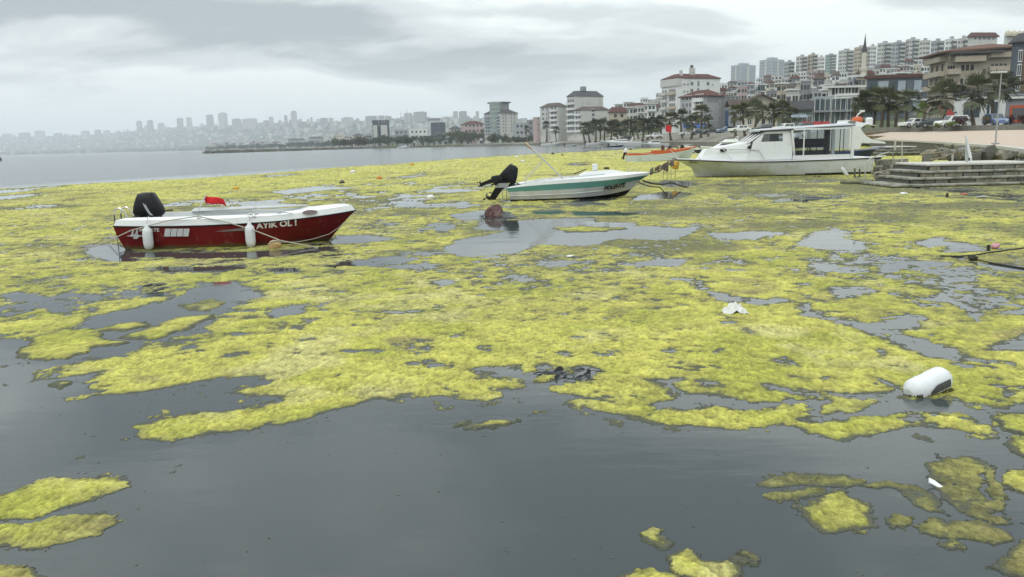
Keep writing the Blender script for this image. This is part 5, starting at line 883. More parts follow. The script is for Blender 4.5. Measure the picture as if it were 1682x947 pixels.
# ---------------------------------------------------------------- trees and palms
M_TRUNK = mat('palm_trunk', (.115, .09, .065), .95, .1, var=.3, vscale=4, bump=.6, bscale=5)
M_BARK = mat('tree_bark', (.10, .085, .065), .95, .1, var=.3, vscale=4)
def leafmat(name, c): return mat(name, c, .7, .15, var=.35, vscale=1.1)
M_PALM = [leafmat('palm_leaf_grey_green', (.145, .162, .098)), leafmat('palm_leaf_olive', (.115, .125, .062)), leafmat('palm_leaf_dark', (.068, .084, .046)), leafmat('palm_leaf_bright', (.16, .22, .035))]
M_TREE = [leafmat('tree_leaf_dark', (.042, .058, .034)), leafmat('tree_leaf_mid', (.06, .08, .04)), leafmat('tree_leaf_olive', (.085, .095, .045))]
def palm_meshes(seed, n_frond=40, dead=8):
    rnd = random.Random(seed); out = []
    crown = MB()
    for k in range(n_frond + dead):
        isdead = k >= n_frond; az = rnd.uniform(0, 2 * math.pi); el = rnd.uniform(-.95, -.55) if isdead else math.asin(max(-.6, min(.98, rnd.uniform(-.35, 1.0)))); ln = rnd.uniform(.55, .9)
        d = Vector((math.cos(az) * math.cos(el), math.sin(az) * math.cos(el), math.sin(el))); side = Vector((-math.sin(az), math.cos(az), 0)); up = side.cross(d)
        base = Vector((0, 0, rnd.uniform(-.15, .15))); hub = base + d * ln - Vector((0, 0, .12 * ln))
        crown.add([base - side * .025, base + side * .025, hub + side * .015, hub - side * .015], [(0, 1, 2, 3)])
        m = 9; R0 = rnd.uniform(.75, 1.05)
        for j in range(m):                   # folded leaflets of the fan
            a = (j / (m - 1) - .5) * 2.5; l = R0 * (1 - .25 * abs(a) / 1.25) * rnd.uniform(.85, 1.1); dd = d * math.cos(a) + side * math.sin(a)
            tip = hub + dd * l * .98 - Vector((0, 0, (.10 + .22 * rnd.random()) * l)); w = side * math.cos(a) - d * math.sin(a); midp = hub + dd * l * .55 - Vector((0, 0, .05 * l)) 
            crown.add([hub, midp + w * .06 + up * .03, tip, midp - w * .06 + up * .03], [(0, 1, 2, 3)])
    out = crown
    return out
def palm_trunk(seed):
    rnd = random.Random(seed); t = MB(); pts = []; rr = []; n = 12; bx = rnd.uniform(-.03, .03); by = rnd.uniform(-.03, .03)
    for i in range(n + 1):
        u = i / n; pts.append((bx * math.sin(u * 2) * 4, by * math.sin(u * 2) * 4, u)); rr.append((.052 - .016 * u + .03 * math.exp(-u * 9)) * (1.06 if i % 2 else .96))
    return t.tube(pts, rr, 9)
PALM_CROWN = [palm_meshes(s) for s in (1, 2, 3)]; PALM_TRUNK = [palm_trunk(s) for s in (1, 2)]
_pm = {}
def palm_mesh(kind, i, m):
    key = (kind, i, m.name)
    if key not in _pm:
        src = (PALM_CROWN if kind == 'crown' else PALM_TRUNK)[i]; me = bpy.data.meshes.new(kind); me.from_pydata(src.v, [], src.f); me.materials.append(m); me.polygons.foreach_set('use_smooth', [True] * len(me.polygons)); _pm[key] = me
    return _pm[key]
def palm(px, py_top, Y, crown_px, label, kind=0, group='palms along the promenade', base_z=None, i=0):
    s = crown_px * 1.04 / 2 / px_per_m(Y) / 1.55; p = at(px, py_top, Y); bz = ground_z(px, Y) - .3 if base_z is None else base_z; h = p.z - 1.0 * s - bz
    root = thing('palm_tree', label, 'palm', (p.x, Y, bz), 0, group)
    inst(palm_mesh('trunk', i % 2, M_TRUNK), 'trunk', root, (0, 0, 0), i * 1.3, (max(h * .9, 5.5), max(h * .9, 5.5), h))
    c = inst(palm_mesh('crown', i % 3, M_PALM[kind]), 'crown', root, (0, 0, h), i * 2.1, (s, s, s)); return root
def leaf_crown(seed, n=900, leaf=.16):
    rnd = random.Random(seed); m = MB(); lobes = [(Vector((rnd.gauss(0, .38), rnd.gauss(0, .38), rnd.uniform(-.35, .5))), rnd.uniform(.35, .6)) for _ in range(9)]
    for k in range(n):
        c, r = lobes[rnd.randrange(9)]; v = Vector((rnd.gauss(0, 1), rnd.gauss(0, 1), rnd.gauss(0, 1))).normalized(); p = c + v * r * (rnd.random() ** .35); p.z *= .8
        a = Vector((rnd.gauss(0, 1), rnd.gauss(0, 1), rnd.gauss(0, 1))).normalized(); b = a.cross(v).normalized() if a.cross(v).length > .01 else Vector((1, 0, 0)); s = leaf * rnd.uniform(.6, 1.3)
        m.add([p - a * s * .5, p + b * s * .35, p + a * s * .5, p - b * s * .35], [(0, 1, 2, 3)])
    return m
LEAF = [leaf_crown(s) for s in (11, 12, 13, 14)]
_tm = {}
def tree_mesh(i, m):
    if (i, m.name) not in _tm:
        me = bpy.data.meshes.new('crown'); me.from_pydata(LEAF[i].v, [], LEAF[i].f); me.materials.append(m); _tm[(i, m.name)] = me
    return _tm[(i, m.name)]
_tt = {}
def trunk_mesh():
    if 0 not in _tt:
        t = MB().tube([(0, 0, 0), (.02, .01, .4), (.0, .0, 1.0)], [.10, .075, .05], 7)
        for a in (0, 2.1, 4.2): t.tube([(0, 0, .65), (.22 * math.cos(a), .22 * math.sin(a), 1.15)], [.045, .02], 5)
        me = bpy.data.meshes.new('trunk'); me.from_pydata(t.v, [], t.f); me.materials.append(M_BARK); _tt[0] = me
    return _tt[0]
def tree(px, py_top, py_bot, width_px, Y, label, kind=0, i=0, group='trees along the far shore', base_z=None, name='tree'):
    p = at(px, py_top, Y); bz = (ground_z(px, Y) - .3) if base_z is None else base_z; q = at(px, py_bot, Y); ch = p.z - q.z; w = width_px / px_per_m(Y)
    root = thing(name, label, 'tree', (p.x, Y, bz), 0, group); h = q.z - bz + ch * .4
    inst(trunk_mesh(), 'trunk', root, (0, 0, 0), i, (max(h * .9, 1.5), max(h * .9, 1.5), max(h, .6)))
    inst(tree_mesh(i % 4, M_TREE[kind]), 'crown', root, (0, 0, q.z - bz + ch * .5), i * 1.7, (w / 1.7, w / 1.7, ch / 1.45)); return root
# the row of dark palms before the pale apartment blocks
rp = random.Random(21)
for i in range(17):
    px = 962 + i * 7.9 + rp.uniform(-2, 2); palm(px, 199 + rp.uniform(-4, 4) + (-6 if px > 1045 else 0), 275 + rp.uniform(-12, 14) if px < 1050 else 250, rp.uniform(22, 27), 'dark palm in the row before the pale apartment blocks, %s from the left' % ORD(i), 2 if i % 3 else 1, 'row of palms before the pale apartment blocks', i=i)
for i, (px, pt, Y, w) in enumerate(((1103, 184, 215, 34), (1122, 180, 220, 30), (1136, 190, 205, 30), (1152, 172, 205, 36), (1164, 190, 215, 28))):
    palm(px, pt, Y, w, 'palm before the white seven-storey block, %s from the left' % ORD(i), (1, 2, 1, 1, 2)[i], 'palms before the white and grey blocks', i=i)
for i, (px, pt, Y, w) in enumerate(((1211, 172, 175, 36), (1226, 168, 180, 34), (1240, 164, 172, 38), (1252, 172, 182, 32), (1272, 170, 176, 34), (1285, 166, 170, 38), (1300, 176, 176, 30))):
    palm(px, pt, Y, w, 'palm in the clump before the cream gabled hall, %s from the left' % ORD(i), (1, 1, 0, 1, 2, 1, 1)[i], 'clump of palms before the cream hall', i=i)
for i, (px, pt, Y, w) in enumerate(((1412, 160, 150, 34), (1424, 150, 146, 44), (1436, 146, 150, 46), (1450, 144, 144, 50), (1463, 146, 148, 48), (1474, 152, 142, 42), (1494, 148, 138, 46))):
    palm(px, pt, Y, w, 'palm in the dense clump below the minaret, %s from the left' % ORD(i), (1, 2, 1, 1, 2, 1, 0)[i], 'dense clump of palms below the minaret', i=i)
palm(1551, 134, 128, 66, 'large grey-green palm before the beige arched villa', 0, i=2); palm(1609, 124, 124, 68, 'tallest grey-green palm, beside the red awning shop', 0, i=1)
palm(1643, 118, 128, 62, 'large palm right behind the street lamp', 0, i=0); palm(1515, 169, 126, 24, 'small bright green young palm before the parked dark car', 3, i=2); palm(1668, 130, 140, 46, 'palm at the right edge beside the brown modern block', 1, i=1)
palm(866, 207, 470, 13, 'lone palm before the blank grey apartment wall', 2, i=1, group='palms along the far shore'); palm(914, 208, 440, 14, 'short palm on the far beach lawn', 2, i=0, group='palms along the far shore'); palm(897, 199, 445, 15, 'taller palm left of the short beach palm', 2, i=2, group='palms along the far shore')
rt = random.Random(33); k = 0
for i in range(34):
    px = 556 + i * 9.6 + rt.uniform(-3, 3)
    if px > 905: break
    Y = 690 if px < 660 else 640 if px < 800 else 560; top = 224 + rt.uniform(-4, 4) - (px - 560) * .012 - (9 if 742 < px < 790 else 0)
    tree(px, top, 239 - (px - 560) * .012, rt.uniform(14, 22), Y, 'dark green shore tree, %s from the left along the far beach' % ORD(i), rt.choice((0, 0, 1, 2)), i, base_z=1.2)
for i, (px, pt, pb, w, Y, kd) in enumerate(((745, 214, 226, 46, 655, 2), (770, 218, 230, 30, 655, 1))): tree(px, pt, pb, w, Y, ('broad olive tree behind the dome tents', 'rounder green tree behind the white tent')[i], kd, i + 2, base_z=1.2)
# hillside bushes and trees between the houses
for i in range(26):
    px = rt.uniform(1190, 1520); Y = rt.uniform(235, 640); gz = ground_z(px, Y); pm = px_per_m(Y); py = (254 - .025 * px) - (gz - CAM_H) * pm; w = rt.uniform(4, 8) * pm
    tree(px, py - w * .9, py - .1 * w, w, Y, 'hillside tree between the houses, %s of those scattered up the slope' % ORD(i), rt.choice((0, 1, 2)), i, 'trees scattered between the hillside houses', base_z=gz - .5)
for i, (px, Y, w, h) in enumerate(((1535, 420, 60, 12), (1640, 470, 60, 14), (1240, 520, 70, 12), (1200, 560, 50, 10))):
    gz = ground_z(px, Y); py = (254 - .025 * px) - (gz - CAM_H) * px_per_m(Y); tree(px, py - h, py + 2, w, Y, ('wooded crest behind the beige villa', 'wooded crest below the top-right terrace block', 'green knoll below the blue slabs', 'green slope left of the blue slabs')[i], 0, i, 'wooded patches on the hill', base_z=gz - 1)
# shrubs by the road
for i, (px, pt, pb, w, kd, lab) in enumerate(((1581, 191, 206, 22, 'red', 'round dark red shrub beside the white car'), (1540, 201, 209, 14, 'lime', 'low clipped green hedge left of the white car bonnet'), (1563, 199, 208, 18, 'lime', 'low clipped green hedge before the white car'), (1620, 190, 206, 16, 'mix', 'mixed shrub beside the tall palm trunk'), (1657, 188, 207, 18, 'red', 'dark red shrub by the orange shop front'), (1678, 186, 207, 14, 'red', 'dark red shrub at the right edge'))):
    m = {'red': leafmat('shrub_leaf_red', (.055, .018, .02)), 'lime': leafmat('shrub_leaf_lime', (.12, .17, .03)), 'mix': leafmat('shrub_leaf_mix', (.11, .09, .06))}[kd]; Y = 116
    p = at(px, pb, Y); q = at(px, pt, Y); root = thing('shrub', lab, 'shrub', (p.x, Y, p.z - .3), 0, 'shrubs behind the low stone wall'); wm = w / px_per_m(Y); hm = q.z - p.z
    me = bpy.data.meshes.new('foliage'); me.from_pydata(LEAF[i % 4].v, [], LEAF[i % 4].f); me.materials.append(m)
    inst(me, 'foliage', root, (0, 0, .3 + hm * .5), i, (wm / 1.7, wm / 1.7, hm / 1.3)); inst(trunk_mesh(), 'stem', root, (0, 0, 0), i, (.6, .6, hm * .6))
# ---------------------------------------------------------------- the town
def wallmat(name, c, st=(.30, .29, .26), a=.3): return mat('wall_' + name, c, .9, .15, var=.06, vscale=.25, stain=st, stain_amt=a, sscale=.12)
W = dict(white=wallmat('white', (.62, .63, .62)), offwhite=wallmat('offwhite', (.49, .49, .465)), cream=wallmat('cream', (.50, .46, .37)), beige=wallmat('beige', (.38, .33, .27), (.24, .20, .16), .45), grey=wallmat('grey', (.33, .34, .36)), midgrey=wallmat('midgrey', (.23, .235, .25)), slate=wallmat('slate', (.085, .10, .125)), blue=wallmat('blue', (.045, .085, .20)), pink=wallmat('pink', (.42, .33, .32)), brown=wallmat('brown', (.13, .085, .065)), tan=wallmat('tan', (.42, .37, .29)), bluegrey=wallmat('bluegrey', (.30, .35, .40)), green=wallmat('green', (.22, .29, .26)))
ROOF_RED = mat('roof_tile_red', (.095, .046, .042), .9, .1, var=.2, vscale=.5, stretch=(1, 1, 1)); ROOF_BROWN = mat('roof_tile_brown', (.095, .073, .065), .9, .1, var=.2, vscale=.5); ROOF_DARK = mat('roof_dark', (.075, .075, .08), .9, .1, var=.2, vscale=.5); ROOF_ORANGE = mat('roof_tile_orange', (.135, .08, .06), .9, .1, var=.2, vscale=.5)
M_PANE = mat('window_pane', (.045, .052, .060), .12, .5, var=.5, vscale=.15); M_FRAME = mat('window_frame_white', (.60, .61, .60), .6, .3, var=.05); M_FRAMED = mat('window_frame_dark', (.10, .09, .085), .6, .3, var=.1); M_RAIL = mat('balcony_rail', (.50, .51, .50), .6, .3, var=.1)
M_GLASSF = mat('facade_glass', (.06, .085, .10), .08, .6, var=.35, vscale=.2)
_win = {}
def window_meshes(kind):
    """unit window 1 x 1, facing -y: a frame and, as its own piece, the pane set back in it"""
    if kind in _win: return _win[kind]
    fr = MB(); t = .09
    for x0, x1, z0, z1 in ((0, t, 0, 1), (1 - t, 1, 0, 1), (t, 1 - t, 0, t), (t, 1 - t, 1 - t, 1), (.46, .54, t, 1 - t)): fr.box(((x0 + x1) / 2, -.03, (z0 + z1) / 2), (x1 - x0, .12, z1 - z0))
    pn = MB()
    if kind == 'arch':
        fr = MB(); pts = [(0, 0), (1, 0), (1, .7)] + [(.5 + .5 * math.cos(a), .7 + .3 * math.sin(a)) for a in [math.pi * k / 6 for k in range(1, 6)]] + [(0, .7)]
        inn = [(.5 + (x - .5) * .78, .06 + (z - .06) * .90) for x, z in pts]
        fr.add([(x, -.08, z) for x, z in pts] + [(x, -.08, z) for x, z in inn], [(i, (i + 1) % len(pts), (i + 1) % len(pts) + len(pts), i + len(pts)) for i in range(len(pts))]); pn.add([(x, -.02, z) for x, z in inn], [tuple(range(len(inn)))])
    else: pn.box((.5, -.005, .5), (.9, .03, .9))
    def mk(mb, n, m):
        me = bpy.data.meshes.new(n); me.from_pydata(mb.v, [], mb.f); me.materials.append(m); return me
    _win[kind] = (mk(fr, 'window', M_FRAMED if kind == 'dark' else W['tan'] if kind == 'arch' else M_FRAME), mk(pn, 'pane', M_PANE)); return _win[kind]
class House:
    """a building set out from the picture: its near corner at column pm, left face out to pl, right face out to pr"""
    def __init__(s, name, label, pl, pm, pr, py_top, Y, ang, wall='white', cat='building', group=None, base=None, px_base=None):
        s.ang = R(ang); tM = at(pm, 220, Y); tan = lambda px: at(px, 220, 100.0).x / 100.0
        u = (math.cos(s.ang), math.sin(s.ang)); v = (-math.sin(s.ang), math.cos(s.ang)); k = tan(pr); s.W = abs((k * tM.y - tM.x) / (u[0] - k * u[1])); k = tan(pl); den = (v[0] - k * v[1])
        s.D = (k * tM.y - tM.x) / den if abs(den) > 1e-3 else 12.0
        if pl >= pm or s.D < 0 or s.D > 60: s.D = min(max(s.D, 9.0), 25.0) if s.D > 0 else 11.0
        s.z0 = (ground_z(pm, Y) - 1.0) if base is None else base; s.h = at(pm, py_top, Y).z - s.z0; s.m = W[wall] if isinstance(wall, str) else wall
        s.root = thing(name, label, cat, (tM.x, Y, s.z0), s.ang, group); s.Y = Y; s.pm = pm
    def z(s, py): return at(s.pm, py, s.Y).z - s.z0
    def x(s, px):      # column on the front face -> local x
        k = at(px, 220, 100.0).x / 100.0; M = s.root.location; u = (math.cos(s.ang), math.sin(s.ang)); return (k * M.y - M.x) / (u[0] - k * u[1])
    def yl(s, px):     # column on the left face -> local y
        k = at(px, 220, 100.0).x / 100.0; M = s.root.location; v = (-math.sin(s.ang), math.cos(s.ang)); return (k * M.y - M.x) / (v[0] - k * v[1])
    def body(s, h=None, parapet=.4):
        h = h or s.h; b = MB(); b.box((s.W / 2, s.D / 2, h / 2), (s.W, s.D, h)); s.b = b.build('wall', s.m, s.root)
        if parapet:
            p = MB()
            for c, d in (((s.W / 2, -.02, h + parapet / 2), (s.W + .3, .3, parapet)), ((s.W / 2, s.D + .02, h + parapet / 2), (s.W + .3, .3, parapet)), ((-.02, s.D / 2, h + parapet / 2), (.3, s.D - .3, parapet)), ((s.W + .02, s.D / 2, h + parapet / 2), (.3, s.D - .3, parapet))): p.box(c, d)
            p.build('parapet', s.m, s.root)
        return s
    def hip(s, rise, m=ROOF_RED, over=.7, ridge=.5, z=None):
        h = z if z is not None else s.h; r = MB(); o = over; w, d = s.W, s.D; i = min(w, d) * ridge
        e = [(-o, -o, h), (w + o, -o, h), (w + o, d + o, h), (-o, d + o, h)]; t = [(i, i, h + rise), (w - i + .01, i, h + rise), (w - i + .01, d - i + .01, h + rise), (i, d - i + .01, h + rise)]
        r.loft([[(x, y, zz - .25) for x, y, zz in e], e, t], True, True, True); s.r = r.build('roof', m, s.root); return s
    def gable(s, rise, m=ROOF_BROWN, over=.8, axis='y'):
        w, d, h, o = s.W, s.D, s.h, over; r = MB()
        if axis == 'y': P = [(-o, h - .2), (w / 2, h + rise), (w + o, h - .2)]; rings = [[(x, yy, z) for x, z in P] + [(x, yy, z - .35) for x, z in P[::-1]] for yy in (-o, d + o)]
        else: P = [(-o, h - .2), (d / 2, h + rise), (d + o, h - .2)]; rings = [[(xx, y, z) for y, z in P] + [(xx, y, z - .35) for y, z in P[::-1]] for xx in (w + o, -o)]
        r.loft(rings, True, True, True); r.build('roof', m, s.root)
        g = MB()
        if axis == 'y': g.prism([(0, 0), (w, 0), (w / 2, rise)], d - .02, Matrix.Translation((0, d - .01, h)) @ Matrix.Rotation(R(90), 4, 'X'))
        g.build('gable_wall', s.m, s.root) if g.v else None; return s
    def win(s, face, x0, x1, n, z0, z1, rows, ww, wh, kind='std', skip=()):
        wm, pm_ = window_meshes(kind)
        for r in range(rows):
            zz = z0 + (z1 - z0) * (r / max(rows - 1, 1))
            for c in range(n):
                if (c, r) in skip: continue
                a = x0 + (x1 - x0) * ((c + .5) / n) - ww / 2
                if face == 'f': o = inst(wm, 'window', s.root, (a, -.01, zz), 0, (ww, 1, wh))
                else: o = inst(wm, 'window', s.root, (-.01, a + ww, zz), R(-90), (ww, 1, wh))
                p = inst(pm_, 'pane', o, (0, 0, 0))
        return s
    def manywin(s, face, x0, x1, n, z0, z1, rows, ww, wh, name='window_rows', m=None):
        b = MB()
        for r in range(rows):
            zz = z0 + (z1 - z0) * (r / max(rows - 1, 1))
            for c in range(n):
                a = x0 + (x1 - x0) * ((c + .5) / n)
                if face == 'f': b.box((a, 0, zz + wh / 2), (ww, .12, wh))
                elif face == 'l': b.box((0, a, zz + wh / 2), (.12, ww, wh))
        o = b.build(name, m or M_PANE, s.root); o['kind'] = 'stuff'; return s
    def balc(s, face, x0, x1, zs, out=1.1, h=.95, m=None, solid=True):
        for zz in zs:
            b = MB(); L = x1 - x0; cx = (x0 + x1) / 2
            def bx(c, d):
                if face == 'f': b.box((c[0], -c[1], c[2]), d)
                else: b.box((-c[1], c[0], c[2]), (d[1], d[0], d[2]))
            bx((cx, out / 2, zz), (L, out, .16)); bx((cx, out - .04, zz + h / 2 + .08), (L, .08, h)); bx((x0 + .04, out / 2, zz + h / 2 + .08), (.08, out - .08, h)); bx((x1 - .04, out / 2, zz + h / 2 + .08), (.08, out - .08, h))
            b.build('balcony', m or M_RAIL, s.root)
        return s
    def box(s, name, c, d, m, label=None): return MB().box(c, d).build(name, m, s.root, label=label)
def FL(h, fl, z0=1.0): return [z0 + (h - z0) * k / fl for k in range(fl)]

# --- white seven-storey block
b = House('apartment_block', 'white seven-storey apartment block with a red hip roof behind the palms', 1086, 1111, 1181, 127, 300, 24); b.body(parapet=0).hip(1.7, ROOF_RED, .3, .34)
fz = [b.z(p) for p in (140, 151, 163, 175, 187, 199)]
b.win('f', b.x(1120), b.x(1131), 2, fz[5], fz[0], 6, .8, .8).win('f', b.x(1131), b.x(1139), 1, fz[5], fz[0], 6, 1.5, 1.5).win('f', b.x(1143), b.x(1148), 1, fz[5] - .4, fz[0] - .4, 6, 1.0, 2.3).win('f', b.x(1157), b.x(1165), 1, fz[5], fz[0], 6, 1.4, 1.5).win('f', b.x(1167), b.x(1171), 1, fz[5], fz[0], 6, .6, .7)
b.win('l', b.D * .08, b.D * .50, 3, fz[5] - .4, fz[0] - .4, 6, 1.3, 2.1).win('l', b.D * .62, b.D * .95, 2, fz[5] - .4, fz[0] - .4, 6, 1.2, 1.9)
b.balc('l', b.D * .06, b.D * .52, [fz[1] - .7, fz[3] - .7], 1.0, .9, W['tan']).balc('l', b.D * .6, b.D * .97, [z - .7 for z in fz[1:]], .9, .9, W['offwhite'])
b.box('attic_band', (b.x(1111) - .3 + 1, b.D * .5, b.h - 1.6), (2.2, b.D + .6, 2.6), W['offwhite']); b.box('chimney', (b.W * .45, b.D * .3, b.h + 2.2), (2.0, 1.2, 3.2), W['offwhite']); b.box('chimney', (b.W * .16, b.D * .2, b.h + 1.6), (.9, .9, 2.4), W['offwhite']); b.box('chimney', (b.W * .44, b.D * .3, b.h + 4.3), (.9, .7, 1.0), ROOF_DARK)
# --- grey block with blue stripe
b = House('apartment_block', 'grey four-storey block with a red-brown roof and a blue corner stripe', 1117, 1160, 1190, 156, 245, 38, 'grey'); b.body(parapet=0).hip(1.9, ROOF_RED, .6, .4)
fz = [b.z(p) for p in (163, 173, 184, 198)]
b.win('f', b.x(1177), b.x(1184), 1, fz[3], fz[0], 4, 1.0, 1.7).balc('l', b.D * .10, b.D * .45, [z - .5 for z in fz], 1.2, 1.0, W['white']).win('l', b.D * .12, b.D * .42, 2, fz[3], fz[0], 4, 1.5, 1.8).win('l', b.D * .55, b.D * .95, 3, fz[3], fz[0], 4, 1.1, 1.6)
b.box('dark_panel', (b.x(1169), -.02, b.z(161)), (b.x(1180) - b.x(1160) - .6, .12, 2.3), W['midgrey']); b.box('pale_strip', (-.04, b.D * .5, b.h / 2), (.10, 1.4, b.h - .4), W['white'])
c = House('apartment_block', 'slate stair tower of the grey block with dark blue lower floors', 1189.5, 1190, 1214, 159, 247, 30, 'midgrey'); c.body(parapet=.3); c.box('blue_panel', (c.x(1194), -.06, c.h * .33), (c.x(1197) - c.x(1190), .14, c.h * .62), W['blue']); c.win('f', c.x(1199), c.x(1212), 2, c.z(203), c.z(166), 4, 1.2, 1.4); c.balc('f', c.x(1198), c.x(1213), [c.z(p) for p in (204, 194, 184)], .9, .9, W['offwhite'])
aw = MB(); p = at(1158, 205, 238); aw.prism([(0, 0), (2.2, -.9), (2.2, -.7), (0, .6)], 6.6, Matrix.Translation((p.x, 238, p.z)) @ Matrix.Rotation(R(-90), 4, 'Z') @ Matrix.Rotation(R(90), 4, 'X')); tag(aw.build('shop_awning', W['blue']), 'dark blue shop awning at the foot of the grey block', 'awning')
# --- pale blocks in the middle
b = House('apartment_block', 'tall pale block with a dark pitched roof and blank side wall', 932, 945, 991, 157, 460, 32, 'offwhite'); b.body(parapet=0).hip(3.0, ROOF_DARK, .3, .36); b.box('chimney', (b.W * .4, b.D * .4, b.h + 4.2), (3, 2, 2.4), W['midgrey'])
fz = [b.z(p) for p in (168, 177, 186, 196, 205, 214)]; b.win('l', b.D * .1, b.D * .9, 3, fz[5], fz[0], 6, 2.4, 2.2).balc('l', b.D * .06, b.D * .94, [z - .9 for z in fz], 1.2, 1.0, W['white'])
b = House('apartment_block', 'lower pale block with a reddish roof and a vertical window strip', 944, 956, 1001, 180, 420, 30, 'offwhite'); b.body(parapet=0).hip(1.8, ROOF_BROWN, .3, .38); b.win('f', b.x(970), b.x(979), 1, b.z(206), b.z(184), 4, 2.2, 1.9); fz = [b.z(p) for p in (187, 196, 205, 214)]; b.win('l', b.D * .1, b.D * .9, 2, fz[3], fz[0], 4, 1.6, 2.0).balc('l', b.D * .1, b.D * .9, [z - .7 for z in fz], .9, .9, W['white'])
b = House('apartment_block', 'pale block with white balcony stacks left of the tall blank-walled block', 888, 917, 933, 174, 470, 45, 'offwhite'); b.body(parapet=0).hip(2.2, ROOF_BROWN, .3, .38); fz = [b.z(p) for p in (180, 188, 196, 204, 212)]
b.win('l', b.D * .05, b.D * .40, 2, fz[4], fz[0], 5, 2.0, 2.0).win('l', b.D * .5, b.D * .95, 2, fz[4], fz[0], 5, 1.8, 1.8).balc('l', b.D * .04, b.D * .42, [z - .8 for z in fz], 1.1, 1.0, W['white']); b.box('pale_strip', (-.05, b.D * .55, b.h * .5), (.12, 1.5, b.h - 1), W['grey'])
b = House('apartment_block', 'narrow pink-grey house squeezed beside the balcony block', 876, 882, 892, 193, 500, 30, 'pink'); b.body(); b.win('f', 0, b.W, 2, b.z(216), b.z(197), 3, 1.2, 1.8)
# --- tower with the rounded glass bay
b = House('apartment_block', 'grey ten-storey block with a glazed corner bay and stepped dark roof', 796, 823, 851, 185, 600, 42, 'offwhite'); b.body(parapet=0).hip(3.0, ROOF_DARK, .4, .28); fz = [b.z(p) for p in (190, 195, 200, 205.5, 211, 216.5)]
b.win('f', b.x(825), b.x(833), 2, fz[5], fz[0], 6, 1.3, 1.6).win('f', b.x(838), b.x(848), 2, fz[5], fz[0], 6, 1.3, 1.6).win('l', b.D * .5, b.D * .95, 3, fz[5], fz[0], 6, 1.8, 1.7).balc('l', b.D * .05, b.D * .95, [z - .8 for z in fz], 1.3, .9, W['bluegrey'])
bay = MB().lathe([(4.2, 0), (4.2, b.h + 7.5)], 14, (1.0, b.D * .35, 0)); bay.build('corner_bay', W['green'], b.root, True)
for k in range(9): MB().lathe([(4.45, 0), (4.45, .9)], 14, (1.0, b.D * .35, 3.0 + k * 3.4)).build('bay_band', W['grey'], b.root, True)
b.box('penthouse', (b.W * .42, b.D * .5, b.h + 4.5), (b.W * .6, b.D * .55, 6.0), W['midgrey']); b.box('penthouse_roof', (b.W * .42, b.D * .5, b.h + 7.9), (b.W * .72, b.D * .68, .9), ROOF_DARK)
# --- cream gabled hall
b = House('hall', 'cream hall with a wide brown gable roof behind the palms', 1217, 1219, 1276, 171, 232, 6, 'cream'); b.body(parapet=0).gable(2.9, ROOF_BROWN, 1.4); b.win('f', b.W * .1, b.W * .9, 4, b.z(205), b.z(205), 1, 1.4, 1.8)
b = House('hall', 'low wing of the cream hall under a dark brown roof', 1196, 1200, 1222, 172, 240, 4, 'grey'); b.body(parapet=0).gable(1.6, ROOF_BROWN, 1.0, 'x'); b.win('f', 0, b.W, 2, b.z(190), b.z(178), 2, 1.2, 1.2)
b = House('restaurant', 'low restaurant with a long grey roof and blue awnings left of the glass one', 1276, 1278, 1336, 178, 200, 3, 'green'); b.body(parapet=0).gable(1.8, ROOF_DARK, 1.2, 'x'); b.win('f', .4, b.W - .4, 6, b.z(203), b.z(203), 1, 1.1, 1.9)
for k in range(4): MB().prism([(0, 0), (1.6, -.7), (1.6, -.55), (0, .5)], b.W / 4 - .15, Matrix.Translation((k * b.W / 4, 0, b.z(189))) @ Matrix.Rotation(R(-90), 4, 'Z') @ Matrix.Rotation(R(90), 4, 'X')).build('awning', W['bluegrey'], b.root)
# --- glass restaurant
b = House('restaurant', 'two-storey dark glass restaurant under a white slab roof', 1334, 1336, 1412, 163, 175, -8, 'slate'); b.body(parapet=0); n = 9
for k in range(n):
    x0 = b.W * k / n; 
    for zz, hh in ((b.z(181), b.z(163) - b.z(181)), (b.z(203), b.z(185) - b.z(203))): MB().box((x0 + b.W / n / 2, -.06, zz + hh / 2), (b.W / n - .22, .1, hh - .2)).build('glass_panel', M_GLASSF, b.root)
    MB().box((x0, -.12, (b.z(203) + b.z(162)) / 2), (.14, .2, b.z(162) - b.z(203))).build('mullion', M_RAIL, b.root)
b.box('floor_slab', (b.W / 2, -.5, b.z(183)), (b.W + .6, 1.6, .45), W['midgrey']); b.box('roof_slab', (b.x(1393), b.D * .4, b.z(157)), (b.x(1412) - b.x(1370), b.D + 2, .5), W['white']); b.box('roof_slab', (b.x(1350), b.D * .4, b.z(160)), (b.x(1368) - b.x(1334), b.D, .4), W['bluegrey'])
for i, (pa, pb) in enumerate(((1331, 1345), (1347, 1360), (1362, 1376))):
    p = at(pa, 203, 166); q = at(pb, 203, 166); a = MB(); a.prism([(0, 0), (1.8, -.8), (1.8, -.6), (0, .5)], q.x - p.x, Matrix.Translation((p.x, 166, p.z)) @ Matrix.Rotation(R(-90), 4, 'Z') @ Matrix.Rotation(R(90), 4, 'X')); tag(a.build('red_awning', mat('awning_red', (.24, .03, .03), .8, .1, var=.15)), ('left', 'middle', 'right')[i] + ' red terrace awning before the glass restaurant', 'awning', 'red awnings before the glass restaurant')
b = House('house', 'white flat-roofed house above the glass restaurant with slab eaves', 1357, 1360, 1408, 144, 215, 5, 'white'); b.body(parapet=0); b.box('roof_slab', (b.W / 2, b.D / 2, b.h + .2), (b.W + 2.4, b.D + 2, .5), W['white']); b.win('f', .5, b.W - .5, 4, b.z(157), b.z(157), 1, 2.2, 2.2)
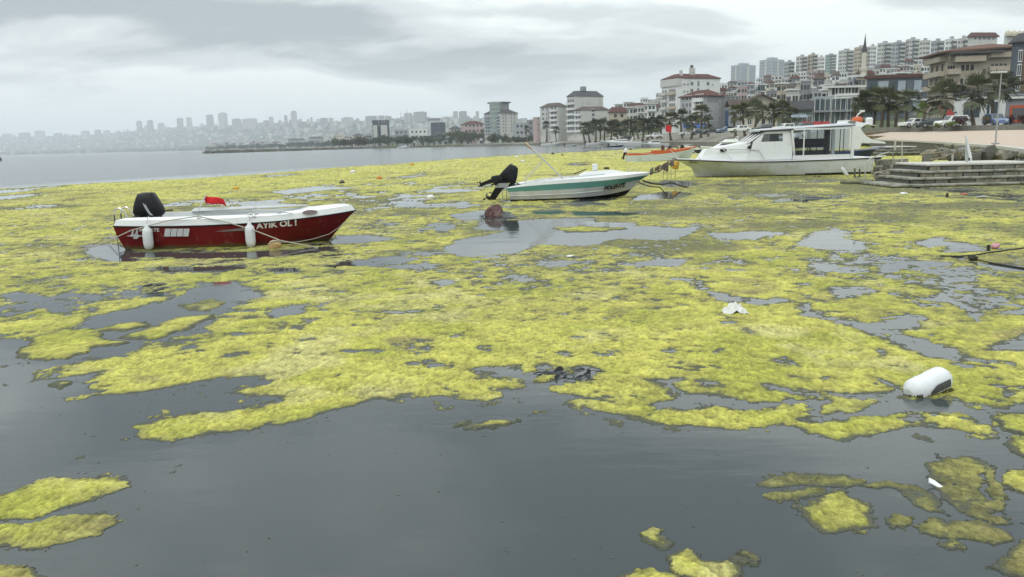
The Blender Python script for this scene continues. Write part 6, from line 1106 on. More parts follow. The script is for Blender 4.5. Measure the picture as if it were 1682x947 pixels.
# --- blue-grey hotel right of the minaret
b = House('hotel', 'slate and glass hotel with white floor bands beside the minaret', 1419, 1421, 1524, 129, 225, -6, 'slate'); b.body(parapet=0); b.box('roof_band', (b.W / 2, b.D / 2, b.h + .4), (b.W + 1.2, b.D + 1, .9), ROOF_RED)
for pz in (166, 152): b.box('floor_band', (b.W / 2, -.35, b.z(pz)), (b.W + .4, .9, .45), W['white'])
for k, (pa, pb) in enumerate(((1424, 1436), (1438, 1454), (1456, 1468), (1470, 1482), (1484, 1494), (1496, 1508), (1510, 1521))):
    for pz0, pz1 in ((150, 134), (165, 154), (180, 168)): MB().box(((b.x(pa) + b.x(pb)) / 2, -.05, (b.z(pz0) + b.z(pz1)) / 2), (b.x(pb) - b.x(pa), .12, b.z(pz1) - b.z(pz0))).build('glass_panel', W['bluegrey'] if k in (1, 3, 5) else M_GLASSF, b.root)
# --- minaret
p = at(1416.5, 150, 260); g = ground_z(1416, 260); root = thing('minaret', 'pale stone minaret with a balcony and dark pointed cap', 'minaret', (p.x, 260, g - 1)); zz = lambda py: at(1417, py, 260).z - g + 1; r0 = 4.6 / px_per_m(260); STN = wallmat('minaret_stone', (.50, .47, .40))
MB().lathe([(r0 * 1.15, 0), (r0 * 1.1, zz(118) * .5), (r0, zz(117))], 12).build('shaft', STN, root, True); MB().lathe([(r0, zz(118)), (r0 * 1.35, zz(115.5)), (r0 * 1.45, zz(114)), (r0 * 1.45, zz(110.5)), (r0 * 1.3, zz(110.4))], 14).build('balcony', STN, root, True); MB().lathe([(r0 * .85, zz(112)), (r0 * .82, zz(86))], 12).build('upper_shaft', STN, root, True); MB().lathe([(r0 * .9, zz(86)), (r0 * .80, zz(84)), (r0 * .35, zz(70)), (.03, zz(55))], 12).build('cap', ROOF_DARK, root, True)
# --- beige arched villa
b = House('villa', 'large beige villa with arched windows, deep balconies and a red tiled roof', 1519, 1546, 1655, 85, 185, -9, 'beige'); b.body(parapet=0)
TR = [(.0, 66.0)]
r = MB(); o = 2.0; h = b.h; w, d = b.W, b.D; r.loft([[(-o, -o, h - .4), (w + o * .6, -o, h + .3), (w + o * .6, d + o, h + .3), (-o, d + o, h - .4)], [(-o, -o, h), (w + o * .6, -o, h + .6), (w + o * .6, d + o, h + .6), (-o, d + o, h)], [(w * .45, d * .45, h + 1.5), (w * .75, d * .4, h + 1.8), (w * .75, d * .6, h + 1.8), (w * .45, d * .6, h + 1.5)]], True, True, True); r.build('roof', ROOF_ORANGE, b.root)
b.box('painted_eave_shade', (w * .4, -o + .1, h - .45), (w * .8, .3, .5), ROOF_DARK)  # dark strip that paints in the shade under the eave
for f, (pz, pt) in enumerate(((117, 106), (139, 128))):
    zz_, hh = b.z(pz), b.z(pt) - b.z(pz)
    b.win('f', b.x(1569), b.x(1592), 3, zz_, zz_, 1, .95, hh, 'arch').win('f', b.x(1617), b.x(1645), 4, zz_, zz_, 1, .95, hh, 'arch').win('f', b.x(1548), b.x(1560), 3, zz_, zz_, 1, .6, hh * .95, 'arch')
b.win('f', b.x(1617), b.x(1645), 4, b.z(94), b.z(94), 1, .8, b.z(83) - b.z(94), 'arch').win('f', b.x(1605), b.x(1612), 1, b.z(102), b.z(102), 1, .8, 1.5, 'arch').win('f', b.x(1604), b.x(1611), 1, b.z(125), b.z(125), 1, .8, 1.5, 'arch')
b.balc('f', b.x(1556), b.x(1606), [b.z(102.5)], 1.5, 1.1, W['beige']).balc('f', b.x(1613), b.x(1650), [b.z(97), b.z(120)], 1.3, 1.0, W['beige']).balc('f', b.x(1547), b.x(1568), [b.z(122), b.z(144)], 1.1, 1.0, W['beige']).balc('l', .3, b.D - .3, [b.z(100), b.z(124), b.z(146)], 1.4, 1.0, W['beige'])
b.win('l', .5, b.D - .5, 3, b.z(141), b.z(119), 2, .9, 2.0, 'dark'); b.win('f', b.x(1578), b.x(1600), 3, b.z(99), b.z(99), 1, 1.0, 1.6, 'dark'); b.win('f', b.x(1560), b.x(1650), 9, b.z(188), b.z(160), 2, 1.2, 1.9, 'dark')
for px in (1548, 1566, 1611): MB().box((b.x(px), -.9, b.z(91)), (.35, .35, b.z(84) - b.z(99))).build('column', W['beige'], b.root)
# --- brown modern block
b = House('apartment_block', 'dark modern block with white window surrounds and brown panels at the right edge', 1650, 1657, 1760, 68, 160, -12, W['slate']); b.body(parapet=0)
for f, (pa, pb) in enumerate(((102, 82), (125, 105), (150, 128))):
    for k, (xa, xb) in enumerate(((1661, 1668), (1678, 1690), (1700, 1712), (1724, 1736))):
        q = b.x(xa); wd = b.x(xb) - q; b.win('f', q, q + wd, 1, b.z(pa), b.z(pa), 1, wd, b.z(pb) - b.z(pa)); MB().box((q + wd * 1.55, -.06, (b.z(pa) + b.z(pb)) / 2), (wd * .9, .14, b.z(pb) - b.z(pa) + .3)).build('brown_panel', W['brown'], b.root)
b.hip(1.6, ROOF_DARK, .6, .3)
# --- terrace block at the top right
b = House('terrace_block', 'white terrace block with an arched cresting along its roof at the top right', 1636, 1640, 1760, 59, 330, 10, 'offwhite'); b.body(parapet=0); b.box('cornice', (b.W / 2, -.4, b.h + .3), (b.W + 1.5, 1.8, .8), W['cream'])
for k in range(14): MB().lathe([(1.1, 0), (1.1, .6), (.9, 1.2), (.4, 1.6), (.05, 1.65)], 10, (1.5 + k * 2.6, 1.2, b.h + .7)).build('roof_arch', W['cream'], b.root, True)
b.win('f', 1.5, b.W - 1, 7, b.z(76), b.z(76), 1, 2.2, 3.0, 'dark'); 
# --- low shops by the road
b = House('shop', 'low white shop with dark display windows beside the palms', 1563, 1566, 1652, 163, 152, -14, 'white'); b.body(parapet=.3); 
for (pa, pb) in ((1579, 1591), (1593, 1606), (1617, 1622), (1624, 1636)): MB().box(((b.x(pa) + b.x(pb)) / 2, -.06, (b.z(193) + b.z(169)) / 2), (b.x(pb) - b.x(pa) - .1, .12, b.z(169) - b.z(193))).build('display_window', M_GLASSF, b.root)
for pa in (1578, 1592, 1607, 1616, 1623, 1637): MB().box((b.x(pa), -.10, (b.z(198) + b.z(168)) / 2), (.18, .2, b.z(168) - b.z(198))).build('pillar', W['white'], b.root)
p = at(1560, 184, 146); a = MB(); a.prism([(0, 0), (1.9, -.7), (1.9, -.5), (0, 1.1)], 2.0, Matrix.Translation((p.x, 146.2, p.z)) @ Matrix.Rotation(R(-90), 4, 'Z') @ Matrix.Rotation(R(90), 4, 'X')); tag(a.build('red_awning', MATS['awning_red']), 'crimson awning at the left end of the low white shop', 'awning')
b = House('shop', 'grey and orange shop front at the right edge', 1648, 1652, 1760, 157, 138, -14, 'midgrey'); b.body(parapet=.3); b.box('orange_frame', ((b.x(1655) + b.x(1720)) / 2, -.08, b.z(187)), (b.x(1720) - b.x(1655), .2, b.z(172) - b.z(200)), mat('orange_cladding', (.42, .09, .035), .7, .2, var=.1)); 
for pa in range(1659, 1676, 4): MB().box((b.x(pa + 1.6), -.2, b.z(187)), (b.x(pa + 3.2) - b.x(pa), .1, b.z(177) - b.z(196))).build('display_window', M_GLASSF, b.root)
b.box('white_fascia', ((b.x(1645) + b.x(1740)) / 2, -.3, b.z(160.5)), (b.x(1740) - b.x(1645), .5, .35), W['white'])
# --- low café canopy under the villa
p = at(1527, 186, 150); q = at(1562, 186, 150); c = thing('cafe_canopy', 'flat dark cafe canopy below the beige villa', 'canopy', (p.x, 148, ground_z(1540, 148) - .3)); L_ = q.x - p.x; hz = p.z - c.location.z
MB().box((L_ / 2, 2, hz), (L_, 4, .3)).build('canopy_roof', W['slate'], c)
for k in range(5): MB().box((L_ * k / 4, .1, hz / 2 - .1), (.18, .18, hz - .3)).build('post', M_RAIL, c)

# --- hill towers with balcony stacks
def tower(label, px0, px1, py_top, Y, wall, floors, ang=12, bal=True, base_drop=2.0, group='apartment towers on the hill'):
    pm = px0 + (px1 - px0) * .28; b = House('apartment_tower', label, px0, pm, px1, py_top, Y, ang, wall, group=group, base=ground_z(pm, Y) - base_drop); b.body(parapet=.5)
    vis = [b.h - 3.1 * (k + 1) + .6 for k in range(floors)]
    b.manywin('f', .3, b.W * .34, 2, vis[-1], vis[0], floors, b.W * .09, 1.5).manywin('l', .3, b.D - .3, 3, vis[-1], vis[0], floors, b.D * .16, 1.5, 'side_window_rows')
    if bal:
        m = MB(); dk = MB()
        for z in vis: m.box((b.W * .66, -.5, z - .3), (b.W * .5, 1.2, 1.0)); dk.box((b.W * .66, -.02, z + 1.0), (b.W * .5, .1, 1.5))
        m.build('balcony_stack', W['offwhite'], b.root)['kind'] = 'stuff'; dk.build('balcony_openings', M_PANE, b.root)['kind'] = 'stuff'
        b.box('dark_spine', (b.W * .38, -.04, b.h * .5), (b.W * .10, .14, b.h - .6), W['slate'])
    else: b.manywin('f', b.W * .4, b.W - .3, 3, vis[-1], vis[0], floors, b.W * .11, 1.5, 'right_window_rows')
    b.box('lift_house', (b.W * .5, b.D * .5, b.h + 1.0), (b.W * .35, b.D * .35, 2.0), W['grey'])
TW = [(1284, 1301, 102, 690, 'grey', 9), (1303, 1322, 93, 690, 'offwhite', 10), (1322, 1338, 90, 690, 'tan', 10), (1338, 1349, 94, 700, 'white', 8), (1350, 1368, 90, 900, 'green', 7), (1371, 1397, 83, 700, 'offwhite', 10), (1396, 1419, 78, 660, 'tan', 10), (1419, 1432, 76, 660, 'white', 10), (1433, 1457, 71, 640, 'offwhite', 10), (1456, 1479, 70, 620, 'grey', 9), (1478, 1501, 65, 620, 'offwhite', 8), (1501, 1518, 67, 560, 'offwhite', 7), (1519, 1541, 68, 520, 'grey', 6), (1542, 1562, 65, 480, 'white', 5), (1562, 1580, 64, 470, 'offwhite', 5)]
for i, (a, c_, t, Y, wl, fl) in enumerate(TW): tower('%s apartment tower with stacked balconies on the ridge, %s from the left' % ({'offwhite': 'off-white', 'white': 'white', 'green': 'hazy green-grey', 'grey': 'grey', 'tan': 'tan'}[wl], ORD(i)), a, c_, t, Y, wl, fl, 14, i % 4 != 3)
b = House('house', 'broad house with a red tiled roof on the crest above the villa', 1578, 1583, 1625, 60, 430, 10, 'offwhite'); b.body(parapet=0).hip(2.2, ROOF_RED, .8, .35); b.win('f', 1, b.W - 1, 5, b.z(66), b.z(66), 1, 1.6, 1.8)
for i, (a, m_, c_, t, Y, wl) in enumerate(((1198, 1214, 1238, 107, 1150, 'bluegrey'), (1244, 1264, 1284, 98, 1050, 'bluegrey'))):
    b = House('apartment_tower', ('stepped pale blue slab block on the skyline left of its twin', 'taller blue-grey slab block on the skyline right of its twin')[i], a, m_, c_, t, Y, 35, wl, base=ground_z(m_, Y) - 6); b.body(parapet=1.0); b.manywin('l', 1, b.D - 1, 7, b.h - 44, b.h - 4, 12, 2.2, 1.8, 'side_window_rows', W['midgrey']).manywin('f', 1, b.W - 1, 7, b.h - 44, b.h - 4, 12, 2.2, 1.8, m=W['midgrey']); b.box('pale_strip', (b.W * .5, -.1, b.h * .5), (b.W * .12, .2, b.h - 1), W['offwhite']); b.box('pale_strip', (-.1, b.D * .5, b.h * .5), (.2, b.D * .12, b.h - 1), W['offwhite'])
    b.box('roof_house', (b.W * .5, b.D * .5, b.h + 2), (b.W * .5, b.D * .4, 4), W['bluegrey'])
# --- houses climbing the slope
rh = random.Random(77)
CN = {'white': 'white', 'offwhite': 'off-white', 'cream': 'cream', 'grey': 'grey', 'pink': 'pinkish', 'tan': 'tan', 'midgrey': 'dark grey', 'beige': 'beige', 'green': 'pale green', 'bluegrey': 'blue-grey'}
ROWN = ['lowest', 'second', 'third', 'fourth', 'fifth', 'highest']
for r, (Y, pa, pb, n) in enumerate(((255, 1290, 1520, 12), (310, 1196, 1520, 20), (375, 1030, 1530, 32), (450, 1000, 1550, 36), (540, 1010, 1560, 36), (630, 1060, 1460, 26))):
    x = pa; i = 0; gap = (pb - pa) / n
    while x < pb and i < 44:
        w = gap * rh.uniform(.75, 1.15); Yh = Y + rh.uniform(-22, 22); wl = rh.choice(['white', 'white', 'white', 'offwhite', 'offwhite', 'offwhite', 'grey', 'grey', 'pink', 'tan', 'midgrey', 'cream']); fl = rh.choice([2, 3, 3, 4, 4]); px = x
        gz = ground_z(px + w / 2, Yh); hgt = fl * 3.0 * (1.0 if r < 4 else 1.15); pm = px + w * rh.uniform(.12, .4); rt_ = rh.choice(['flat', 'flat', 'flat', 'flat', 'flat', 'slab', 'slab', 'slab', 'brown', 'red'])
        py = (254 - .025 * pm) - (gz + hgt - CAM_H) * px_per_m(Yh)
        lab = '%s %s-storey hillside house, %s, %s from left in %s row' % (CN[wl], ('', '', 'two', 'three', 'four')[fl], {'flat': 'flat roof', 'red': 'red roof', 'brown': 'brown roof', 'slab': 'slab roof'}[rt_], ORD(i), ROWN[r])
        b = House('house', lab, px, pm, px + w, py, Yh, rh.uniform(6, 34), wl, group='houses climbing the slope', base=gz - 4)
        b.body(parapet=.3 if rt_ == 'flat' else 0)
        if rt_ == 'red': b.hip(rh.uniform(1.2, 2.0), ROOF_RED, .5, .38)
        elif rt_ == 'brown': b.hip(rh.uniform(1.0, 1.8), ROOF_BROWN, .5, .38)
        elif rt_ == 'slab': b.box('roof_slab', (b.W / 2, b.D / 2, b.h + .2), (b.W + 1.6, b.D + 1.6, .45), W['white'])
        nw = max(2, int(b.W / 3.0)); z1 = b.h - 2.4; z0 = z1 - 3.0 * (fl - 1)
        b.manywin('f', .4, b.W - .4, nw, z0, z1, fl, min(1.5, b.W / nw * .55), 1.5); b.manywin('l', .4, b.D - .4, max(2, int(b.D / 3.2)), z0, z1, fl, 1.1, 1.4, 'side_window_rows')
        if rh.random() < .6:
            m = MB()
            for k in range(fl): m.box((b.W * .5, -.5, z0 + 3.0 * k - .5), (b.W * rh.uniform(.5, .95), 1.1, .9 if rh.random() < .6 else .3))
            o = m.build('balconies', W['white' if rh.random() < .5 else 'offwhite'], b.root); o['kind'] = 'stuff'
        x += w + gap * rh.uniform(-.12, .12); i += 1
# --- far-shore buildings, left of the pale blocks
b = House('apartment_tower', 'slate tower with two white vertical panels on the far shore', 611.5, 612.5, 640, 200, 700, 8, 'slate', base=1); b.body(parapet=1.5)
for pa, pb in ((613.5, 620), (626, 636.5)):
    MB().box(((b.x(pa) + b.x(pb)) / 2, -.1, b.h * .45), (b.x(pb) - b.x(pa), .3, b.h * .84)).build('white_panel', W['offwhite'], b.root)
b.manywin('f', b.x(620.5), b.x(625.5), 1, 4, b.h - 6, 8, 1.6, 1.6)
FARB = [(641, 648, 671, 214, 720, 'grey', 'flat', 'low grey hall right of the slate tower'), (671, 673, 702, 213, 680, 'white', 'cols', 'white four-storey block with tall white columns on the far shore'), (708, 710, 732, 202, 690, 'slate', 'flat', 'windowless slate box with rooftop lettering frame on the far shore'), (738, 740, 757, 211, 660, 'offwhite', 'brown', 'pale house with a dark roof right of the slate box'), (757, 762, 795, 203, 670, 'pink', 'red', 'red-roofed block with a dark glazed middle on the far shore'), (843, 846, 868, 203, 560, 'grey', 'flat', 'low glassy block left of the pink-grey house'), (866, 868, 888, 198, 640, 'midgrey', 'flat', 'grey block with a bushy roof behind the palms'), (545, 547, 562, 222, 1120, 'cream', 'flat', 'cream four-storey block left of the slate tower'), (563, 565, 574, 223, 1020, 'offwhite', 'flat', 'narrow pale block between two cream blocks'), (577, 579, 596, 222, 930, 'cream', 'brown', 'cream block with brown roof left of the slate tower'), (598, 600, 611, 221, 820, 'grey', 'flat', 'grey block touching the slate tower'), (505, 507, 530, 226, 1380, 'grey', 'brown', 'long grey house on the shore behind the breakwater'), (530, 532, 545, 227, 1260, 'white', 'flat', 'small white house behind the breakwater'), (470, 472, 500, 229, 1500, 'grey', 'brown', 'low grey house with brown roof at the breakwater'), (1000, 1004, 1060, 184, 400, 'tan', 'red', 'tan house with a long red roof right of the pale blocks'), (1030, 1034, 1085, 176, 440, 'offwhite', 'red', 'off-white house with red roof behind the palm row')]
for (a, m_, c_, t, Y, wl, rf, lab) in FARB:
    b = House('building', lab, a, m_, c_, t, Y, 8, wl, base=(1.0 if m_ < 900 else None)); b.body(parapet=.6 if rf in ('flat', 'cols') else 0)
    if rf == 'red': b.hip(2.4, ROOF_RED, .6, .35)
    if rf == 'brown': b.hip(2.0, ROOF_DARK, .6, .35)
    if rf == 'cols':
        for k in range(5): MB().box((b.W * (.06 + .22 * k), -.6, b.h * .45), (b.W * .05, .8, b.h * .8)).build('column', W['white'], b.root)
    fl = max(2, int((b.h - 3) / 3.3))
    if wl != 'slate': b.manywin('f', .5, b.W - .5, max(3, int(b.W / 3.2)), 2.5, b.h - 2.5, fl, 1.5, 1.6)
    else:
        for k in range(8): b.box('sign_frame', (b.W * (.08 + .12 * k) - 4, 0, b.h + 3.0), (1.2, .3, 2.0), W['midgrey'])
rl = random.Random(14)
for i in range(40):
    px = 345 + i * 6.6 + rl.uniform(-2, 2); Y = interp(px, [330, 420, 520, 560, 640], [1950, 1720, 1380, 1080, 780]) + rl.uniform(0, 160); hh = rl.choice((7, 9, 12, 14, 16)); w_ = rl.uniform(6, 11); wl = rl.choice(['white', 'offwhite', 'cream', 'grey', 'midgrey', 'pink']); rf = rl.choice(['flat', 'brown', 'red']); py = (254 - .025 * px) - (1 + hh - CAM_H) * px_per_m(Y)
    b = House('house', '%s low house with %s behind the breakwater, %s from the left' % (CN[wl], {'flat': 'flat roof', 'brown': 'dark roof', 'red': 'red roof'}[rf], ORD(i)), px, px + 1.5, px + w_, py, Y, 9, wl, group='houses behind the breakwater', base=1); b.body(parapet=.4 if rf == 'flat' else 0)
    if rf != 'flat': b.hip(1.8, ROOF_RED if rf == 'red' else ROOF_DARK, .5, .38)
    b.manywin('f', .5, b.W - .5, max(2, int(b.W / 3.4)), 1.6, b.h - 2.2, max(2, int(hh / 3.2)), 1.5, 1.5)
for i in range(36):
    px = 340 + i * 7.4 + rl.uniform(-3, 3); Y = interp(px, [330, 420, 520, 560, 640], [1880, 1650, 1300, 1000, 720]); hz_ = 254 - .025 * px; w_ = rl.uniform(9, 18); tree(px, hz_ - rl.uniform(4, 9) - (px - 340) * .01, hz_ + 1, w_, Y, 'dark shore tree behind the breakwater, %s from the left' % ORD(i), rl.choice((0, 0, 1)), i, 'trees behind the breakwater', base_z=.8)
# --- dome tents and the white marquee
M_DOME = mat('dome_fabric', (.36, .37, .36), .6, .3, var=.15, vscale=.8); M_TENT = mat('tent_white', (.70, .71, .70), .7, .2, var=.05)
for i, (px, w) in enumerate(((681, 15), (695.5, 15), (714, 16), (733, 17), (791, 19))):
    Y = 640; p = at(px, 240.5, Y); r = w / 2 / px_per_m(Y); root = thing('dome_tent', ('leftmost grey dome tent beside the white launch', 'second grey dome tent from the launch', 'third grey dome tent from the launch', 'grey dome tent just left of the white marquee', 'grey dome tent right of the white marquee')[i], 'tent', (p.x, Y, 1.0), 0, 'dome tents on the far beach')
    MB().lathe([(r, 0), (r, .6), (r * .94, r * .45), (r * .75, r * .8), (r * .4, r * 1.02), (.02, r * 1.1)], 14).build('dome', M_DOME, root, True); MB().box((0, -r * .86, r * .34), (r * .5, r * .3, r * .6)).build('doorway', M_PANE, root)
    for k in range(5): MB().tube([(r * 1.01 * math.sin(-.9 + .45 * k) * math.cos(a), -r * 1.01 * math.cos(-.9 + .45 * k) * math.cos(a), .05 + r * 1.1 * math.sin(a)) for a in [math.pi / 2 * j / 6 for j in range(7)]], .10, 4).build('rib', W['offwhite'], root)
p = at(744, 241, 640); q = at(775, 241, 640); t = thing('marquee', 'long white marquee between the dome tents', 'tent', (p.x, 640, 1.0)); L_ = q.x - p.x
MB().box((L_ / 2, 3, 2), (L_, 6, 4)).build('tent_wall', M_TENT, t); MB().prism([(-.3, 0), (6.3, 0), (3, 1.6)], L_ + .6, Matrix.Translation((-.3, 0, 4)) @ Matrix.Rotation(R(90), 4, 'Z') @ Matrix.Rotation(R(90), 4, 'X')).build('tent_roof', M_TENT, t); MB().box((L_ * .8, -.04, 1.4), (1.6, .1, 2.6)).build('doorway', M_PANE, t)
# --- breakwater of rubble
def breakwater():
    rnd = random.Random(3); a = on_z(338, 249.4); A = at(338, 249.5, 470); B = at(630, 246, 640); m = MB()
    for k in range(900):
        u = rnd.random(); p = A.lerp(B, u); off = rnd.gauss(0, 1.6); z = 1.5 - abs(off) * .5 + rnd.uniform(-.2, .2); s = rnd.uniform(.6, 1.5)
        m.box((p.x + rnd.uniform(-1, 1), p.y + off, max(z - .4, 0)), (s * 1.4, s, s), rot=Matrix.Rotation(rnd.uniform(0, 3), 3, 'Z') @ Matrix.Rotation(rnd.uniform(-.5, .5), 3, 'X'))
    o = m.build('breakwater', M_STONES[0]); tag(o, 'long low rubble breakwater reaching out from the far shore', 'breakwater', kind='stuff')
    s = MB(); c = at(2, 259.5, 300); 
    for k in range(30): s.box((c.x - 4 + rnd.gauss(0, 3.0), 300 + rnd.gauss(0, 1), rnd.uniform(0, .9)), (1.6, 1.3, 1.2), rot=Matrix.Rotation(rnd.uniform(0, 3), 3, 'Z'))
    o = s.build('rock_spit', M_STONES[2]); tag(o, 'dark rock spit just entering at the left edge', 'rocks', kind='stuff')
breakwater()
# the beach behind the moored boats, a low quay on the far side
be = MB(); P = [(330, 1800), (420, 1600), (520, 1250), (580, 860), (640, 680), (700, 645), (800, 565), (900, 436), (960, 405), (1000, 305), (1050, 254), (1100, 219), (1200, 169), (1300, 146)]
gz_ = lambda px, e: 1.55 if px < 900 else ground_z(px, shore(px) + e) + .12
be.loft([[Vector((at(px, 230, Y).x, Y - 5, -.3)) for px, Y in P], [Vector((at(px, 230, Y).x, Y - 4.9, 1.15)) for px, Y in P]] + [[Vector((at(px, 230, Y + e).x, Y + e, gz_(px, e))) for px, Y in P] for e in (10, 20, 35, 50, 65, 80)], False); struct(be.build('shore_ground', mat('beach_ground', (.21, .20, .17), .95, .1, var=.25, vscale=.05, stain=(.11, .12, .075), stain_amt=.5, sscale=.03)))
# --- the hazy city across the bay
def far_city():
    rnd = random.Random(9); prof_px = [-300, -60, 60, 150, 230, 300, 360, 430, 500, 560, 650, 720, 800, 900, 1010]; prof_py = [226, 226, 224, 221, 214, 208, 206, 203, 199, 200, 195, 193, 194, 203, 214]
    sh_px = [-300, 0, 170, 400, 560, 1010]; sh_Y = [5200, 4800, 4600, 3600, 2600, 1900]
    hill = MB(); rows = []
    for f in (0, .12, .3, .55, .8, 1.0, 1.25):
        row = []
        for px in range(-300, 1011, 30):
            Y = interp(px, sh_px, sh_Y) * (1 + .32 * f); top = interp(px, prof_px, prof_py); hz = 254 - .025 * px; g = min(f, 1.0) ** 1.15; py = hz - (hz - top) * g * (1 if f <= 1 else .8); p = at(px, py, Y); row.append((p.x, p.y, max(p.z, 1.0) if f > 0 else -1.0))
        rows.append(row)
    hill.loft(rows, False); struct(hill.build('far_hills', mat('far_hill_green', (.055, .07, .05), .95, .1, var=.4, vscale=.004), None, True))
    mats = [mat('far_wall_%d' % k, c, .9, .1, var=.1, vscale=.02) for k, c in enumerate(((.44, .44, .43), (.30, .30, .30), (.20, .20, .205), (.33, .29, .27)))]
    ms = [MB() for _ in mats]
    for k in range(1900):
        px = rnd.uniform(-220, 1000); f = rnd.random() ** .8; Y = interp(px, sh_px, sh_Y) * (1 + .32 * f); top = interp(px, prof_px, prof_py); hz = 254 - .025 * px; py = hz - (hz - top) * f ** 1.15; p = at(px, py, Y)
        w = rnd.uniform(8, 20); h = rnd.choice((5, 6, 7, 8, 10, 12, 16)) * (1.2 if f > .6 else 1); ms[rnd.randrange(4)].box((p.x, p.y, p.z + h / 2 - 2), (w, rnd.uniform(8, 16), h + 4), rnd.uniform(-.5, .5))
    root = None
    for k, m in enumerate(ms):
        o = m.build('far_city_blocks', mats[k])
        if root is None: root = o; tag(o, 'hazy mass of buildings covering the hills across the bay', 'city', kind='stuff')
        else: o.parent = root; o['kind'] = 'stuff'
    tm = MB()
    for k in range(420):
        px = rnd.uniform(-200, 560); Y = interp(px, sh_px, sh_Y) * (1.0 + rnd.uniform(0, .05)); p = at(px, 254 - .025 * px, Y); s = rnd.uniform(10, 24); 
        tm.lathe([(s * .7, 0), (s, s * .4), (s * .7, s * .8), (.1, s)], 6, (p.x, p.y, 1.5))
    tag(tm.build('far_shore_trees', M_TREE[0]), 'dark line of trees along the hazy far shore', 'trees', kind='stuff')
    T = [(228, 8, 197, 225), (246, 9, 196, 218), (240, 5, 205, 218), (264, 11, 201, 220), (295, 9, 193, 212), (310, 8, 192, 212), (344, 12, 187, 210), (365, 13, 184, 208), (388, 14, 194, 210), (410, 24, 194, 208), (437, 9, 197, 210), (469, 5, 188, 207), (482, 10, 181, 206), (445, 7, 191, 205), (532, 12, 193, 204), (570, 20, 192, 204), (609, 18, 190, 198), (670, 13, 185, 196), (690, 22, 183, 194), (748, 8, 182, 192), (760, 14, 182, 192), (784, 6, 182, 192), (65, 14, 214, 226), (40, 16, 217, 230), (12, 14, 219, 230), (95, 12, 218, 228), (160, 9, 212, 226), (175, 9, 213, 226), (140, 12, 214, 228)]
    T.sort()
    for i, (px, w, t, bs) in enumerate(T):
        Y = interp(px, sh_px, sh_Y) * 1.26; p = at(px, t, Y); q = at(px, bs, Y); ww = w / px_per_m(Y); h = (p.z - q.z) * .92 + 12; ww *= .85; b = thing('far_tower', 'hazy grey tower on the skyline across the bay, %s from the left' % ORD(i), 'tower', (p.x, Y, q.z - 12), rnd.uniform(-.3, .3), 'skyline towers across the bay')
        MB().box((0, 0, h / 2), (ww, ww * .8, h)).build('shaft', mats[1 + i % 2], b); MB().box((ww * .05, 0, h + h * .025), (ww * .6, ww * .5, h * .05)).build('roof_house', mats[2], b)
    for i, px in enumerate((658, 668)):
        Y = 3000; p = at(px, (180, 177)[i], Y); q = at(px, 197, Y); m = MB().tube([(p.x, Y, q.z - 5), (p.x, Y, p.z)], [1.6, .5], 5).build('radio_mast', W['midgrey']); tag(m, ('left', 'right')[i] + ' thin radio mast on the far ridge above the slate tower', 'mast')
far_city()
# ---------------------------------------------------------------- vehicles, lamps, flags, floating things
def car(px, py, Y, ang, paint, label, kind='suv'):
    p = at(px, py, Y); root = thing('parked_car', label, 'car', (p.x, Y, p.z), ang, 'cars parked along the road'); L_, Wd = (4.6, 1.85); H1, H2 = (1.0, 1.72) if kind != 'saloon' else (.85, 1.42)
    side = [(-2.3, .35), (-2.3, .8), (-2.1, H1), (-1.0, H1 + .04), (2.2, H1), (2.3, .6), (2.28, .35)] 
    b = MB(); rings = []
    for y, ins in ((-Wd / 2, .05), (-Wd / 2 + .08, 0), (Wd / 2 - .08, 0), (Wd / 2, .05)): rings.append([(x * (1 - ins * .3), y, z - (ins if z > .6 else 0)) for x, z in side])
    b.loft(rings, True, True, True); b.build('body', paint, root, True)
    c = MB(); x0, x1 = (-1.15, 2.15) if kind != 'saloon' else (-1.1, 1.5)
    c.loft([[(x0, -.86, H1), (x1, -.86, H1), (x1, .86, H1), (x0, .86, H1)], [(x0 + .7, -.70, H2), (x1 - .25, -.70, H2), (x1 - .25, .70, H2), (x0 + .7, .70, H2)]], True, False, True); c.build('cabin', paint, root)
    for y in (-1, 1):
        for (a, b_) in ((x0 + .45, .45), (.55, x1 - .25)):
            g = MB(); g.add([(a, y * .865, H1 + .06), (b_, y * .865, H1 + .06), (b_ - (.0 if b_ < 1 else .12), y * .74, H2 - .10), (a + (.42 if a < 0 else 0), y * .74, H2 - .10)], [(0, 1, 2, 3)]); g.build('side_window', M_GLASSD, root)
    ws = MB(); ws.add([(x0 - .015, -.78, H1 + .04), (x0 - .015, .78, H1 + .04), (x0 + .66, .66, H2 - .04), (x0 + .66, -.66, H2 - .04)], [(0, 1, 2, 3)]); ws.build('windscreen', M_GLASSD, root)
    for x in (-1.45, 1.4):
        for y in (-.86, .86):
            w = MB().lathe([(.0, -.11), (.30, -.11), (.34, -.06), (.34, .06), (.30, .11), (.0, .11)], 14, (x, y, .34), Matrix.Rotation(R(90), 3, 'X')).build('wheel', M_BLACK, root, True); MB().lathe([(.0, -.13), (.19, -.13), (.20, .13), (.0, .13)], 10, (x, y, .34), Matrix.Rotation(R(90), 3, 'X')).build('rim', M_GREYMETAL, w, True)
    for y in (-.6, .6): MB().bevbox((-2.30, y, .72), (.06, .34, .16), .02).build('headlight', M_FRAME, root)
    return root
P_WHITE = mat('car_white', (.68, .69, .68), .3, .5, var=.03, coat=.5); P_DARK = mat('car_dark', (.03, .04, .045), .3, .5, var=.1, coat=.5); P_BLUE = mat('car_blue', (.10, .16, .30), .3, .5, var=.1, coat=.5)
